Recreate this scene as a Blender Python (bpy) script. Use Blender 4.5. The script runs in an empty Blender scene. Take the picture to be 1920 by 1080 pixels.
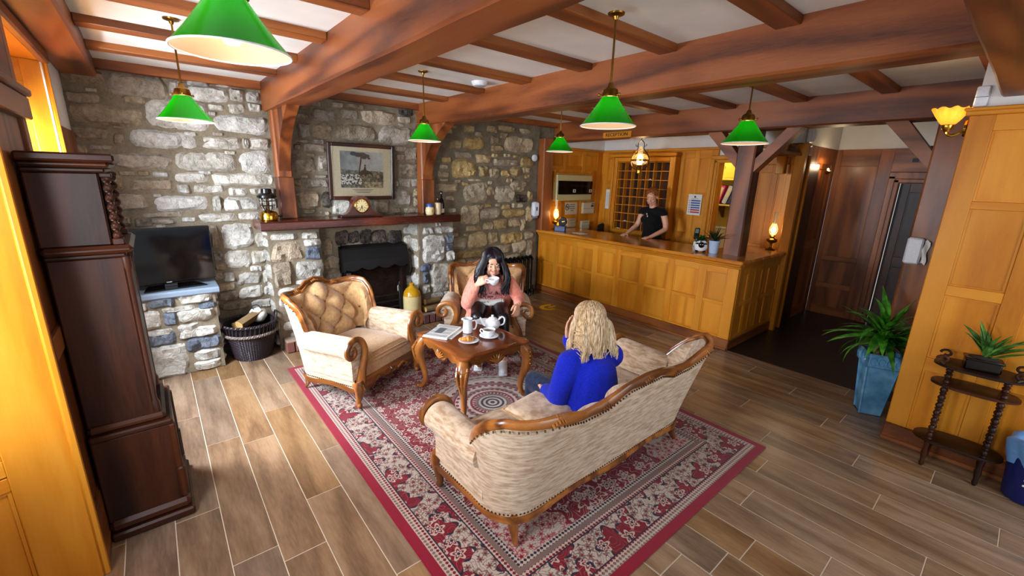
import bpy, bmesh, math, random
from mathutils import Vector, Matrix, noise
PI = math.pi
random.seed(11)
C = bpy.context.scene.collection
S = bpy.context.scene

# ---------------------------------------------------------------- camera, world, light, exposure
def set_camera():
    yaw, pit, rol = (math.radians(a) for a in (39.96, 14.577, -1.548))
    cy, sy = math.cos(yaw), math.sin(yaw)
    fwd = Vector((sy*math.cos(pit), cy*math.cos(pit), -math.sin(pit)))
    right = Vector((cy, -sy, 0)); down = fwd.cross(right)
    r = right*math.cos(rol)+down*math.sin(rol); d = -right*math.sin(rol)+down*math.cos(rol)
    cam = bpy.data.cameras.new('camera'); o = bpy.data.objects.new('camera', cam); C.objects.link(o)
    cam.sensor_width = 36.0; cam.lens = 801.3/1920*36.0; cam.clip_start = 0.05
    m = Matrix.Identity(4)
    for i in range(3):
        m[i][0] = r[i]; m[i][1] = -d[i]; m[i][2] = -fwd[i]
    m[0][3], m[1][3], m[2][3] = 0.0, 0.0, 1.86
    o.matrix_world = m; S.camera = o
set_camera()

w = bpy.data.worlds.new('world'); S.world = w; w.use_nodes = True
bgn = w.node_tree.nodes['Background']
bgn.inputs[0].default_value = (0.86, 0.93, 1.0, 1); bgn.inputs[1].default_value = 0.42

def area(name, loc, target, sx, sy, power, col):
    l = bpy.data.lights.new(name, 'AREA'); l.shape = 'RECTANGLE'; l.size = sx; l.size_y = sy
    l.energy = power; l.color = col
    o = bpy.data.objects.new(name, l); C.objects.link(o); o.location = loc
    o.rotation_euler = (Vector(target)-Vector(loc)).to_track_quat('-Z', 'Y').to_euler()
    return o
# daylight entering through the two windows of the left wall and the windows behind the viewer
area('window_daylight', (-1.02, 3.62, 1.55), (0.9, 3.95, 0.1), 0.75, 1.4, 215, (0.78, 0.89, 1.0))
area('window_daylight', (-1.02, 1.35, 1.55), (1.7, 3.4, 0.4), 0.75, 1.4, 85, (0.82, 0.91, 1.0))
area('window_daylight', (2.6, -2.3, 1.75), (2.3, 3.5, 0.6), 2.6, 1.5, 48, (0.90, 0.95, 1.0))

S.view_settings.view_transform = 'Standard'
S.view_settings.look = 'None'
S.view_settings.gamma = 1.0
S.view_settings.use_curve_mapping = False
S.view_settings.exposure = 0.32

# ---------------------------------------------------------------- mesh helpers (lists of verts and faces)
class G:
    def __init__(s): s.v = []; s.f = []
    def add(s, v, f, m=None):
        o = len(s.v)
        if m is not None: v = [m @ Vector(p) for p in v]
        s.v += [tuple(p) for p in v]; s.f += [tuple(i+o for i in q) for q in f]
        return s
    def box(s, x0, x1, y0, y1, z0, z1, m=None):
        v = [(x, y, z) for z in (z0, z1) for y in (y0, y1) for x in (x0, x1)]
        return s.add(v, [(0, 2, 3, 1), (4, 5, 7, 6), (0, 1, 5, 4), (2, 6, 7, 3), (0, 4, 6, 2), (1, 3, 7, 5)], m)
    def cbox(s, x0, x1, y0, y1, z0, z1, c=.004, m=None):
        c = min(c, (x1-x0)*.45, (y1-y0)*.45, (z1-z0)*.45)
        v = []; idx = {}
        for i, (xs, sx) in enumerate(((x0, 1), (x1, -1))):
            for j, (ys, sy) in enumerate(((y0, 1), (y1, -1))):
                for k, (zs, sz) in enumerate(((z0, 1), (z1, -1))):
                    for a in range(3):
                        p = [xs+sx*c, ys+sy*c, zs+sz*c]; p[a] = (xs, ys, zs)[a]
                        idx[i, j, k, a] = len(v); v.append(tuple(p))
        f = []
        for a in range(3):
            b, d = (a+1) % 3, (a+2) % 3
            for e in (0, 1):
                def K(u, w_):
                    t = [0, 0, 0]; t[a] = e; t[b] = u; t[d] = w_; return idx[t[0], t[1], t[2], a]
                q = [K(0, 0), K(1, 0), K(1, 1), K(0, 1)]
                f.append(tuple(q if e else q[::-1]))
        for a in range(3):
            b, d = (a+1) % 3, (a+2) % 3
            for u in (0, 1):
                for w_ in (0, 1):
                    def K2(t_, ax):
                        t = [0, 0, 0]; t[a] = t_; t[b] = u; t[d] = w_; return idx[t[0], t[1], t[2], ax]
                    q = [K2(0, b), K2(1, b), K2(1, d), K2(0, d)]
                    f.append(tuple(q if (u == w_) else q[::-1]))
        for i in (0, 1):
            for j in (0, 1):
                for k in (0, 1):
                    q = [idx[i, j, k, a] for a in range(3)]
                    f.append(tuple(q if (i+j+k) % 2 else q[::-1]))
        return s.add(v, f, m)
    def lathe(s, prof, n=20, m=None, a0=0.0):
        v = []; f = []
        for (r, z) in prof:
            for i in range(n):
                a = a0+2*PI*i/n; v.append((r*math.cos(a), r*math.sin(a), z))
        for k in range(len(prof)-1):
            for i in range(n):
                j = (i+1) % n; f.append((k*n+i, k*n+j, (k+1)*n+j, (k+1)*n+i))
        f.append(tuple(range(n))[::-1]); f.append(tuple((len(prof)-1)*n+i for i in range(n)))
        return s.add(v, f, m)
    def shell(s, prof, n=20, m=None):      # lathe without end caps
        v = []; f = []
        for (r, z) in prof:
            for i in range(n):
                a = 2*PI*i/n; v.append((r*math.cos(a), r*math.sin(a), z))
        for k in range(len(prof)-1):
            for i in range(n):
                j = (i+1) % n; f.append((k*n+i, k*n+j, (k+1)*n+j, (k+1)*n+i))
        return s.add(v, f, m)
    def tube(s, pts, rad, n=10, m=None, closed=False, flat=1.0, up=None, caps=True):
        pts = [Vector(p) for p in pts]; L = len(pts)
        if not hasattr(rad, '__len__'): rad = [rad]*L
        T = []
        for i in range(L):
            if closed: t = pts[(i+1) % L]-pts[i-1]
            else: t = pts[min(i+1, L-1)]-pts[max(i-1, 0)]
            T.append(t.normalized() if t.length > 1e-9 else Vector((0, 0, 1)))
        u = Vector(up) if up else (Vector((0, 0, 1)) if abs(T[0].z) < .9 else Vector((1, 0, 0)))
        v = []; f = []
        nrm = (u-T[0]*u.dot(T[0])).normalized()
        for i in range(L):
            if up: nn = Vector(up)-T[i]*Vector(up).dot(T[i])
            else: nn = nrm-T[i]*nrm.dot(T[i])
            if nn.length > 1e-6: nrm = nn.normalized()
            b = T[i].cross(nrm)
            for k in range(n):
                a = 2*PI*k/n; v.append(tuple(pts[i]+(nrm*math.cos(a)+b*math.sin(a)*flat)*rad[i]))
        for i in range(L if closed else L-1):
            i2 = (i+1) % L
            for k in range(n):
                j = (k+1) % n; f.append((i*n+k, i*n+j, i2*n+j, i2*n+k))
        if caps and not closed:
            f.append(tuple(range(n))[::-1]); f.append(tuple((L-1)*n+k for k in range(n)))
        return s.add(v, f, m)
    def ell(s, c, r, n=12, k=8, m=None, rot=None):
        v = [(0, 0, -1)]; f = []
        for i in range(1, k):
            a = -PI/2+PI*i/k
            for j in range(n):
                b = 2*PI*j/n; v.append((math.cos(a)*math.cos(b), math.cos(a)*math.sin(b), math.sin(a)))
        v.append((0, 0, 1)); e = len(v)-1
        for j in range(n): f.append((0, 1+(j+1) % n, 1+j)); f.append((e, 1+(k-2)*n+j, 1+(k-2)*n+(j+1) % n))
        for i in range(k-2):
            for j in range(n):
                q = (j+1) % n; f.append((1+i*n+j, 1+i*n+q, 1+(i+1)*n+q, 1+(i+1)*n+j))
        M3 = Matrix.Diagonal((r[0], r[1], r[2], 1)) if hasattr(r, '__len__') else Matrix.Scale(r, 4)
        mm = Matrix.Translation(c) @ (rot.to_4x4() if rot is not None else Matrix.Identity(4)) @ M3
        return s.add(v, f, (m @ mm) if m is not None else mm)
    def prism(s, poly, h0, h1, axis='y', m=None):   # poly in the plane of the two other axes
        n = len(poly); v = []
        for h in (h0, h1):
            for (a, b) in poly: v.append({'x': (h, a, b), 'y': (a, h, b), 'z': (a, b, h)}[axis])
        f = [tuple(range(n))[::-1], tuple(range(n, 2*n))]
        for i in range(n): f.append((i, (i+1) % n, n+(i+1) % n, n+i))
        return s.add(v, f, m)
    def grid(s, fn, nu, nv, m=None, wrapu=False):
        v = []; f = []
        for j in range(nv+1):
            for i in range(nu if wrapu else nu+1): v.append(tuple(fn(i/nu, j/nv)))
        W = nu if wrapu else nu+1
        for j in range(nv):
            for i in range(nu): i2 = (i+1) % W; f.append((j*W+i, j*W+i2, (j+1)*W+i2, (j+1)*W+i))
        return s.add(v, f, m)

def mesh(name, g, mat, smooth=True, fix=True):
    me = bpy.data.meshes.new(name); me.from_pydata(g.v, [], g.f)
    if fix:
        bm = bmesh.new(); bm.from_mesh(me); bmesh.ops.recalc_face_normals(bm, faces=bm.faces)
        bm.to_mesh(me); bm.free()
    if smooth:
        me.shade_smooth()
        try: me.set_sharp_from_angle(angle=math.radians(38))
        except Exception: pass
    if mat: me.materials.append(mat)
    return me
def obj(name, g, mat, parent=None, smooth=True, world=True, loc=None, rot=None, fix=True):
    """One mesh object. world=True: the vertices are in room coordinates and the parent's location is taken off."""
    me = g if isinstance(g, bpy.types.Mesh) else None
    if me is None:
        if parent is not None and world:
            o_ = root_loc(parent)
            g2 = G(); g2.v = [(p[0]-o_[0], p[1]-o_[1], p[2]-o_[2]) for p in g.v]; g2.f = g.f; g = g2
        me = mesh(name, g, mat, smooth, fix)
    o = bpy.data.objects.new(name, me); C.objects.link(o)
    if parent is not None: o.parent = parent
    if loc is not None: o.location = loc
    if rot is not None: o.rotation_euler = rot
    return o
def root_loc(p):
    v = Vector((0, 0, 0))
    while p is not None: v = v+p.location; p = p.parent
    return v
def thing(name, label, cat, loc=(0, 0, 0), rz=0.0, group=None):
    o = bpy.data.objects.new(name, None); C.objects.link(o); o.location = loc; o.rotation_euler = (0, 0, rz)
    o.empty_display_size = .1
    o['label'] = label; o['category'] = cat
    if group: o['group'] = group
    return o
def tag(o, label, cat, group=None):
    o['label'] = label; o['category'] = cat
    if group: o['group'] = group
    return o
def struct(name, g, mat, smooth=False):
    o = obj(name, g, mat, None, smooth) if g is not None else bpy.data.objects.new(name, None)
    if g is None: C.objects.link(o)
    o['kind'] = 'structure'; return o
def dup(root, loc, rz, label, group=None):
    r = root.copy(); C.objects.link(r); r.location = loc; r.rotation_euler = (0, 0, rz); r['label'] = label
    if group: r['group'] = group
    for ch in list(root.children):
        c = ch.copy(); C.objects.link(c); c.parent = r
        for gch in list(ch.children):
            d = gch.copy(); C.objects.link(d); d.parent = c
    return r
def R(d): return math.radians(d)
def lerp(a, b, t): return a+(b-a)*t
def sstep(a, b, x):
    t = max(0.0, min(1.0, (x-a)/(b-a))); return t*t*(3-2*t)
def spline(pts, n):
    """Catmull-Rom through pts, n samples per span"""
    P = [Vector(p) for p in pts]; out = []
    for i in range(len(P)-1):
        p0 = P[max(i-1, 0)]; p1 = P[i]; p2 = P[i+1]; p3 = P[min(i+2, len(P)-1)]
        for k in range(n):
            t = k/n
            out.append(.5*((2*p1)+(p2-p0)*t+(2*p0-5*p1+4*p2-p3)*t*t+(3*p1-p0-3*p2+p3)*t**3))
    out.append(P[-1]); return out
def rspline(r, n):
    return [p.x for p in spline([(a, 0, 0) for a in r], n)]
def interp(tab, x):
    if x <= tab[0][0]: return tab[0][1]
    for (a, b), (c, d) in zip(tab, tab[1:]):
        if x <= c: return b+(d-b)*(x-a)/(c-a)
    return tab[-1][1]
def remesh(name, g, mat, voxel, parent, smooth_it=4):
    """Melt overlapping solids into one continuous skin."""
    o = obj(name, g, mat, parent, world=False, fix=True)
    m = o.modifiers.new('r', 'REMESH'); m.mode = 'VOXEL'; m.voxel_size = voxel; m.use_smooth_shade = True
    if smooth_it:
        s_ = o.modifiers.new('s', 'SMOOTH'); s_.iterations = smooth_it; s_.factor = .5
    dg = bpy.context.evaluated_depsgraph_get()
    me = bpy.data.meshes.new_from_object(o.evaluated_get(dg))
    o.modifiers.clear(); old = o.data; o.data = me; bpy.data.meshes.remove(old)
    if mat and not me.materials: me.materials.append(mat)
    me.shade_smooth()
    return o

# ---------------------------------------------------------------- materials
def srgb(r, g, b):
    def c(u):
        u /= 255.0; return u/12.92 if u <= .04045 else ((u+.055)/1.055)**2.4
    return (c(r), c(g), c(b), 1)
class X:
    """Small expression wrapper over Math nodes."""
    def __init__(s, nt, sock): s.nt = nt; s.s = sock
    def op(s, o, b=None, c=None):
        n = s.nt.nodes.new('ShaderNodeMath'); n.operation = o
        for i, a in enumerate((s, b, c)):
            if a is None: continue
            if isinstance(a, X): s.nt.links.new(a.s, n.inputs[i])
            else: n.inputs[i].default_value = a
        return X(s.nt, n.outputs[0])
    def __add__(s, b): return s.op('ADD', b)
    __radd__ = __add__
    def __sub__(s, b): return s.op('SUBTRACT', b)
    def __rsub__(s, b): return (s*-1)+b
    def __mul__(s, b): return s.op('MULTIPLY', b)
    __rmul__ = __mul__
    def __truediv__(s, b): return s.op('DIVIDE', b)
    def abs(s): return s.op('ABSOLUTE')
    def sin(s): return s.op('SINE')
    def gt(s, b): return s.op('GREATER_THAN', b)
    def lt(s, b): return s.op('LESS_THAN', b)
    def max(s, b): return s.op('MAXIMUM', b)
    def min(s, b): return s.op('MINIMUM', b)
    def sqrt(s): return s.op('SQRT')
    def mod(s, b): return s.op('FLOORED_MODULO', b)
class M:
    def __init__(s, name, rough=.5, spec=.5):
        s.m = bpy.data.materials.new(name); s.m.use_nodes = True; s.nt = s.m.node_tree
        s.b = s.nt.nodes['Principled BSDF']; s.b.inputs['Roughness'].default_value = rough
        s.b.inputs['Specular IOR Level'].default_value = spec
    def n(s, t): return s.nt.nodes.new(t)
    def l(s, a, b): s.nt.links.new(a.s if isinstance(a, X) else a, b)
    def coord(s, rand=0.0, sc=(1, 1, 1), rot=(0, 0, 0)):
        t = s.n('ShaderNodeTexCoord'); v = t.outputs['Object']
        if rand:
            oi = s.n('ShaderNodeObjectInfo'); a = s.n('ShaderNodeVectorMath'); a.operation = 'SCALE'
            cb = s.n('ShaderNodeCombineXYZ')
            for i in range(3): s.l(oi.outputs['Random'], cb.inputs[i])
            s.l(cb.outputs[0], a.inputs[0]); a.inputs['Scale'].default_value = rand
            ad = s.n('ShaderNodeVectorMath'); s.l(v, ad.inputs[0]); s.l(a.outputs[0], ad.inputs[1]); v = ad.outputs[0]
        mp = s.n('ShaderNodeMapping'); mp.inputs['Scale'].default_value = sc; mp.inputs['Rotation'].default_value = rot
        s.l(v, mp.inputs[0]); return mp.outputs[0]
    def noise(s, vec, scale, detail=4, rough=.55, dist=0.0):
        n = s.n('ShaderNodeTexNoise'); n.inputs['Scale'].default_value = scale; n.inputs['Detail'].default_value = detail
        n.inputs['Roughness'].default_value = rough; n.inputs['Distortion'].default_value = dist
        s.l(vec, n.inputs['Vector']); return X(s.nt, n.outputs['Fac'])
    def voro(s, vec, scale, feature='F1', out='Distance', rnd=1.0):
        n = s.n('ShaderNodeTexVoronoi'); n.feature = feature; n.inputs['Scale'].default_value = scale
        n.inputs['Randomness'].default_value = rnd
        s.l(vec, n.inputs['Vector']); return X(s.nt, n.outputs[out])
    def ramp(s, fac, stops):
        r = s.n('ShaderNodeValToRGB'); e = r.color_ramp.elements
        while len(e) < len(stops): e.new(.5)
        for el, (p, c) in zip(e, stops): el.position = p; el.color = c
        s.l(fac, r.inputs[0]); return r.outputs[0]
    def mix(s, fac, a, b, mode='MIX'):
        n = s.n('ShaderNodeMix'); n.data_type = 'RGBA'; n.blend_type = mode
        for sock, val in ((n.inputs[0], fac), (n.inputs[6], a), (n.inputs[7], b)):
            if isinstance(val, X): s.l(val.s, sock)
            elif isinstance(val, (tuple, float, int)): sock.default_value = val
            else: s.l(val, sock)
        return n.outputs[2]
    def bump(s, h, strength=.3, dist=.01):
        b = s.n('ShaderNodeBump'); b.inputs['Strength'].default_value = strength; b.inputs['Distance'].default_value = dist
        s.l(h, b.inputs['Height']); s.l(b.outputs[0], s.b.inputs['Normal'])
    def col(s, c):
        if isinstance(c, tuple): s.b.inputs['Base Color'].default_value = c
        else: s.l(c, s.b.inputs['Base Color'])
    def rnd(s): return X(s.nt, s.n('ShaderNodeObjectInfo').outputs['Random'])

def plain(name, c, rough=.5, metal=0.0, spec=.5, bump=0.0, bscale=60):
    m = M(name, rough, spec); m.b.inputs['Metallic'].default_value = metal
    nz = m.noise(m.coord(), bscale, 3)
    m.col(m.mix(.5, c, m.ramp(nz, [(.3, tuple(x*.82 for x in c[:3])+(1,)), (.7, tuple(min(1, x*1.12) for x in c[:3])+(1,))])))
    if bump: m.bump(nz, bump, .004)
    return m.m
def wood(name, dark, mid, light, axis, rough=.4, scale=1.0, bump=.12, ring=True, spec=.45, coat=0.0, knots=False, con=1.0):
    """Grain running along the given axis of the object's own space."""
    m = M(name, rough, spec); st = 9.0
    sc = {'x': (1/st, 1, 1), 'y': (1, 1/st, 1), 'z': (1, 1, 1/st)}[axis]
    v = m.coord(7.3, sc)
    big = m.noise(v, 5*scale, 3, .5, .6); fine = m.noise(v, 70*scale, 4, .6)
    warp = m.noise(v, 2.2*scale, 2, .5)
    rings = ((warp*26+big*3).sin()*.5+.5) if ring else big
    f = rings*.42+big*.38+fine*.34-.06
    if con != 1.0: f = (f-.54)*con+.54
    c = m.ramp(f, [(.18, dark), (.5, mid), (.85, light)])
    if knots:
        vv = m.coord(7.3, {'x': (.55, 1, 1), 'y': (1, .55, 1), 'z': (1, 1, .55)}[axis])
        k = m.voro(vv, 1.5, 'F1')
        c = m.mix(m.ramp(k, [(.03, (1, 1, 1, 1)), (.085, (0, 0, 0, 1))]), c, tuple(x*.35 for x in dark[:3])+(1,))
    r = m.rnd()
    hsv = m.n('ShaderNodeHueSaturation'); m.l(c, hsv.inputs['Color']); m.l(r*.2+.9, hsv.inputs['Value'])
    m.col(hsv.outputs[0]); m.bump(f+fine*.4, bump, .004)
    m.l(fine*.18+(rough-.08), m.b.inputs['Roughness'])
    if coat: m.b.inputs['Coat Weight'].default_value = coat; m.b.inputs['Coat Roughness'].default_value = .18
    return m.m
def woods(name, d, m_, l, **k): return {a: wood(name+'_'+a, d, m_, l, a, **k) for a in 'xyz'}
BEAM = woods('beam_wood', srgb(58, 23, 7), srgb(122, 62, 25), srgb(152, 86, 40), rough=.45, scale=1.3, bump=.22, knots=True)
OAK = woods('oak_panel', srgb(164, 90, 12), srgb(202, 126, 24), srgb(220, 152, 48), con=.6, rough=.42, scale=1.6, bump=.05, coat=.05, spec=.28)
DOAK = woods('brown_oak', srgb(80, 39, 13), srgb(130, 72, 30), srgb(156, 94, 44), rough=.4, scale=1.6, bump=.05, coat=.08, spec=.35)
MAHOG = woods('dark_mahogany', srgb(18, 7, 3), srgb(46, 19, 7), srgb(72, 33, 13), rough=.42, scale=1.5, bump=.05, coat=.06, spec=.3)
MANTEL = woods('mantel_wood', srgb(44, 14, 8), srgb(84, 30, 16), srgb(112, 46, 26), rough=.25, scale=1.4, bump=.06, coat=.4)
CARVE = woods('carved_walnut', srgb(70, 34, 8), srgb(132, 75, 28), srgb(178, 112, 50), rough=.3, scale=2.2, bump=.08, coat=.35)
JOIST = woods('joist_wood', srgb(84, 40, 12), srgb(132, 70, 26), srgb(156, 92, 40), rough=.5, scale=1.6, bump=.08)

def stone_mat(name, lo, hi, dirt, bstr=.9):
    m = M(name, .85, .25); v = m.coord(9.0)
    a = m.noise(v, 5, 5, .6); b = m.noise(v, 26, 6, .68, .5); ck = m.voro(v, 17, 'DISTANCE_TO_EDGE')
    c = m.ramp(a*.45+b*.55, [(.3, dirt), (.45, lo), (.66, hi)])
    r = m.rnd()
    hsv = m.n('ShaderNodeHueSaturation'); m.l(c, hsv.inputs['Color']); m.l(r*.42+.76, hsv.inputs['Value'])
    r2 = (r*7.31).mod(1.0); m.l(r2*.5+.55, hsv.inputs['Saturation'])
    m.col(hsv.outputs[0]); m.bump(b*.7+a*.6+ck.min(.12)*1.3, bstr, .02)
    return m.m
ST_PALE = stone_mat('pale_stone', srgb(172, 164, 150), srgb(224, 220, 211), srgb(104, 94, 80))
ST_BLUE = stone_mat('blue_grey_stone', srgb(74, 82, 98), srgb(122, 130, 146), srgb(44, 48, 58))
ST_OCHRE_LIT = stone_mat('lamplit_ochre_stone', srgb(166, 138, 90), srgb(206, 180, 128), srgb(98, 74, 42))  # yellowish sandstone, with the lamps' warm light put into the colour
ST_DARK = stone_mat('sooty_stone', srgb(50, 40, 32), srgb(108, 92, 76), srgb(22, 16, 12))
ST_TAN_SHADED = stone_mat('tan_shaded_stone', srgb(140, 122, 98), srgb(186, 168, 142), srgb(84, 68, 50))  # tan stone; also carries wall shade in its colour
SMAT = {'w': ST_PALE, 'b': ST_BLUE, 'y': ST_OCHRE_LIT, 'd': ST_DARK, 't': ST_TAN_SHADED}
def mortar_mat(name, a, b):
    m = M(name, .95, .1); v = m.coord(); n1 = m.noise(v, 7, 5, .6); n2 = m.noise(v, 60, 4, .6)
    m.col(m.ramp(n1*.6+n2*.4, [(.35, a), (.65, b)])); m.bump(n2+n1, .5, .01); return m.m
MORTAR = mortar_mat('mortar', srgb(104, 92, 76), srgb(142, 130, 110))
SOOT = mortar_mat('sooty_brick', srgb(14, 9, 7), srgb(46, 28, 20))
def plaster_mat():
    m = M('white_plaster', .9, .2); n1 = m.noise(m.coord(), 3, 4); m.col(m.ramp(n1, [(.3, srgb(214, 212, 208)), (.7, srgb(228, 227, 224))]))
    m.bump(m.noise(m.coord(), 90, 3), .06, .003); return m.m
PLASTER = plaster_mat()

def tile_mat():
    m = M('wood_look_tile', .28, .5); v = m.coord(13.0, (1, .14, 1))
    big = m.noise(v, 4.5, 3, .5, .8); fine = m.noise(v, 70, 4, .6); wp = m.noise(v, 3.2, 2)
    blotch = m.noise(m.coord(13.0), 3.0, 3)
    rings = (wp*34+big*4).sin()*.5+.5
    f = rings*.17+big*.34+fine*.34+blotch*.2-.05
    c = m.ramp(f, [(.2, srgb(84, 61, 42)), (.48, srgb(136, 106, 78)), (.8, srgb(170, 140, 108))])
    r = m.rnd(); hsv = m.n('ShaderNodeHueSaturation'); m.l(c, hsv.inputs['Color']); m.l(r*.34+.8, hsv.inputs['Value'])
    m.l((r*5.7).mod(1.0)*.3+.82, hsv.inputs['Saturation'])
    m.col(hsv.outputs[0]); m.bump(f, .12, .003); m.l(fine*.07+.22, m.b.inputs['Roughness'])
    return m.m
TILE = tile_mat()
GROUT = plain('grout', srgb(206, 190, 168), .9, bump=.2)
DARKTILE = plain('dark_slate_floor', srgb(26, 20, 18), .35, bump=.15, bscale=25)

def fabric_mat(name, a, b, streak=True, sheen=.3, axis=(1, .12, .25), bs=.35):
    m = M(name, .85, .2); v = m.coord(5.0, axis)
    n1 = m.noise(v, 60, 4, .65); n2 = m.noise(m.coord(5.0), 320, 2)
    m.col(m.ramp(n1, [(.36, a), (.6, b)])); m.bump(n1*.6+n2, bs, .003)
    m.b.inputs['Sheen Weight'].default_value = sheen; return m.m
CHENILLE = fabric_mat('beige_chenille', srgb(172, 140, 108), srgb(218, 196, 170), axis=(.2, .2, 1))
VELVET = fabric_mat('tan_velvet', srgb(178, 134, 86), srgb(198, 156, 108), axis=(1, 1, .6), bs=.12, sheen=.5)
BLUEKNIT = fabric_mat('blue_boucle', srgb(6, 20, 140), srgb(14, 40, 200), axis=(3, 3, 3), bs=.9, sheen=.1)
PINKWOOL = fabric_mat('coral_wool', srgb(232, 122, 102), srgb(252, 166, 144), axis=(1, 1, .25), bs=.4)
PINKTOP = fabric_mat('pale_pink_jersey', srgb(216, 132, 130), srgb(232, 160, 152), axis=(1, 1, 1), bs=.1)
NAVYDENIM = fabric_mat('navy_denim', srgb(14, 22, 44), srgb(34, 46, 76), axis=(1, 1, .5), bs=.2, sheen=.1)
BLACKCLOTH = fabric_mat('black_cloth', srgb(5, 5, 7), srgb(16, 16, 20), axis=(1, 1, 1), bs=.1, sheen=.05)
BLACKLEATHER = plain('black_leather', srgb(14, 14, 18), .3, bump=.2)

BRASS = plain('aged_brass', srgb(150, 110, 44), .28, 1.0)
GOLD = plain('polished_brass', srgb(212, 164, 60), .18, 1.0)
BRONZE = plain('dark_bronze', srgb(64, 44, 24), .35, 1.0)
NAIL = plain('antique_nail', srgb(92, 74, 52), .35, 1.0)
CHINA = plain('white_china', srgb(232, 234, 238), .14, spec=.6)
WHITEPL = plain('white_plastic', srgb(226, 228, 236), .35)
IRON = plain('black_iron', srgb(13, 13, 14), .55, .3, bump=.15)
BLACKGLOSS = plain('black_gloss', srgb(7, 7, 9), .12)
SCREEN = plain('black_screen', srgb(5, 6, 9), .08)
BLACKENAMEL = plain('black_enamel', srgb(9, 11, 11), .22)
PAPER = plain('white_paper', srgb(228, 226, 220), .85)
INK = plain('grey_ink', srgb(70, 70, 74), .9)
CREAMCARD = plain('cream_mount', srgb(206, 190, 156), .9)
SKIN = plain('skin', srgb(226, 168, 138), .5, bump=.05)
LIP = plain('lips', srgb(192, 96, 92), .4)
EYEW = plain('eye_white', srgb(236, 232, 228), .2)
EYED = plain('dark_iris', srgb(30, 18, 12), .15)
BROWM = plain('dark_brow', srgb(40, 24, 16), .8)
LEAF = None
def leaf_mat(name, a, b, stripe=False):
    m = M(name, .35, .5); n = m.noise(m.coord(3.0, (1, 1, 1)), 14, 3)
    m.col(m.ramp(n, [(.35, a), (.65, b)]))
    m.b.inputs['Subsurface Weight'].default_value = 0.0
    return m.m
YUCCA = leaf_mat('yucca_leaf', srgb(20, 84, 12), srgb(84, 164, 40))
ALOE = leaf_mat('aloe_leaf', srgb(24, 74, 28), srgb(104, 156, 66))
FERN = leaf_mat('pot_plant_leaf', srgb(12, 40, 14), srgb(44, 96, 34))
SOIL = plain('potting_soil', srgb(40, 28, 20), .95, bump=.6)
BARK = plain('plant_bark', srgb(120, 96, 62), .9, bump=.6)
def glow(name, c, strength):
    m = M(name); m.b.inputs['Emission Color'].default_value = c; m.b.inputs['Emission Strength'].default_value = strength
    m.col(c); return m.m
BULB = glow('lit_bulb', (1, .86, .64, 1), 17)
BULB2 = glow('dim_bulb', (1, .80, .5, 1), 5)
FLAME = glow('lamp_flame', (1, .80, .42, 1), 40)
def shade_mat(name, outc, inc, mixw):
    m = M(name); nt = m.nt
    geo = m.n('ShaderNodeNewGeometry')
    d = m.n('ShaderNodeBsdfPrincipled'); d.inputs['Roughness'].default_value = .22
    t = m.n('ShaderNodeBsdfTranslucent')
    c = m.mix(X(nt, geo.outputs['Backfacing']), outc, inc)
    m.l(c, d.inputs['Base Color']); m.l(c, t.inputs['Color'])
    mx = m.n('ShaderNodeMixShader'); mx.inputs[0].default_value = mixw
    m.l(d.outputs[0], mx.inputs[1]); m.l(t.outputs[0], mx.inputs[2])
    m.l(mx.outputs[0], nt.nodes['Material Output'].inputs['Surface']); return m.m
GREENGLASS = shade_mat('green_cased_glass', srgb(8, 132, 6), srgb(226, 196, 160), .30)
AMBERGLASS = shade_mat('amber_shell_glass', srgb(226, 160, 60), srgb(240, 200, 130), .5)
_cg = M('amber_chimney_glass', .12); _cg.b.inputs['Transmission Weight'].default_value = .8; _cg.col((1, .88, .62, 1)); CHIMNEYGLOW = _cg.m
def glass(name, c, rough=.02):
    m = M(name, rough); m.b.inputs['Transmission Weight'].default_value = 1.0; m.b.inputs['IOR'].default_value = 1.45
    m.col(c); return m.m
CLEARGLASS = glass('clear_glass', (1, 1, 1, 1))
BROWNGLASS = plain('dark_bottle_glass', srgb(16, 9, 6), .08)
WICKER = plain('dark_wicker', srgb(40, 26, 34), .5, bump=.4)

# ================================================================ the room
YW = 5.13          # face of the stone wall
CZ = 2.695         # plaster ceiling
# ---- floor: grout bed with every wood-look tile set in it
fl = struct('floor', G().box(-1.3, 8.2, -1.6, 5.6, -.05, -.0025), GROUT)
TW, TL = .2, 1.2
ph = {-1: .2, 0: .914, 1: .79, 2: 1.163, 3: .385, 8: .79, 10: .587, 11: .295, 13: 1.181, 14: .82, 15: .243, 16: .948, 17: .433, 18: .062, 19: .731}
tile_cache = {}
def tile(x0, x1, y0, y1):
    key = (round(x1-x0, 3), round(y1-y0, 3))
    if key not in tile_cache:
        hx, hy = (x1-x0)/2-.0026, (y1-y0)/2-.0026
        tile_cache[key] = mesh('tile', G().cbox(-hx, hx, -hy, hy, -.008, 0, .0015), TILE, False)
    o = obj('tile', tile_cache[key], None, fl); o.location = ((x0+x1)/2, (y0+y1)/2, 0)
for k in range(-3, 25):
    x0 = .054+TW*k; x1 = x0+TW
    if k in ph: p = ph[k]
    else: p = (k*.437+.31) % 1.2
    lo = -.9 if x0 > .5 else .2
    y = p-TL*3
    hi = 5.16
    if x1 > 4.84: x1 = min(x1, 4.85)
    if x1-x0 < .03: continue
    while y < hi:
        a, b = max(y, lo), min(y+TL, hi)
        if b-a > .04: tile(x0, x1, a, b)
        y += TL
fl2 = struct('floor.001', G().cbox(4.852, 8.2, -.9, 1.96, -.004, .002, .001), DARKTILE)

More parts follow.
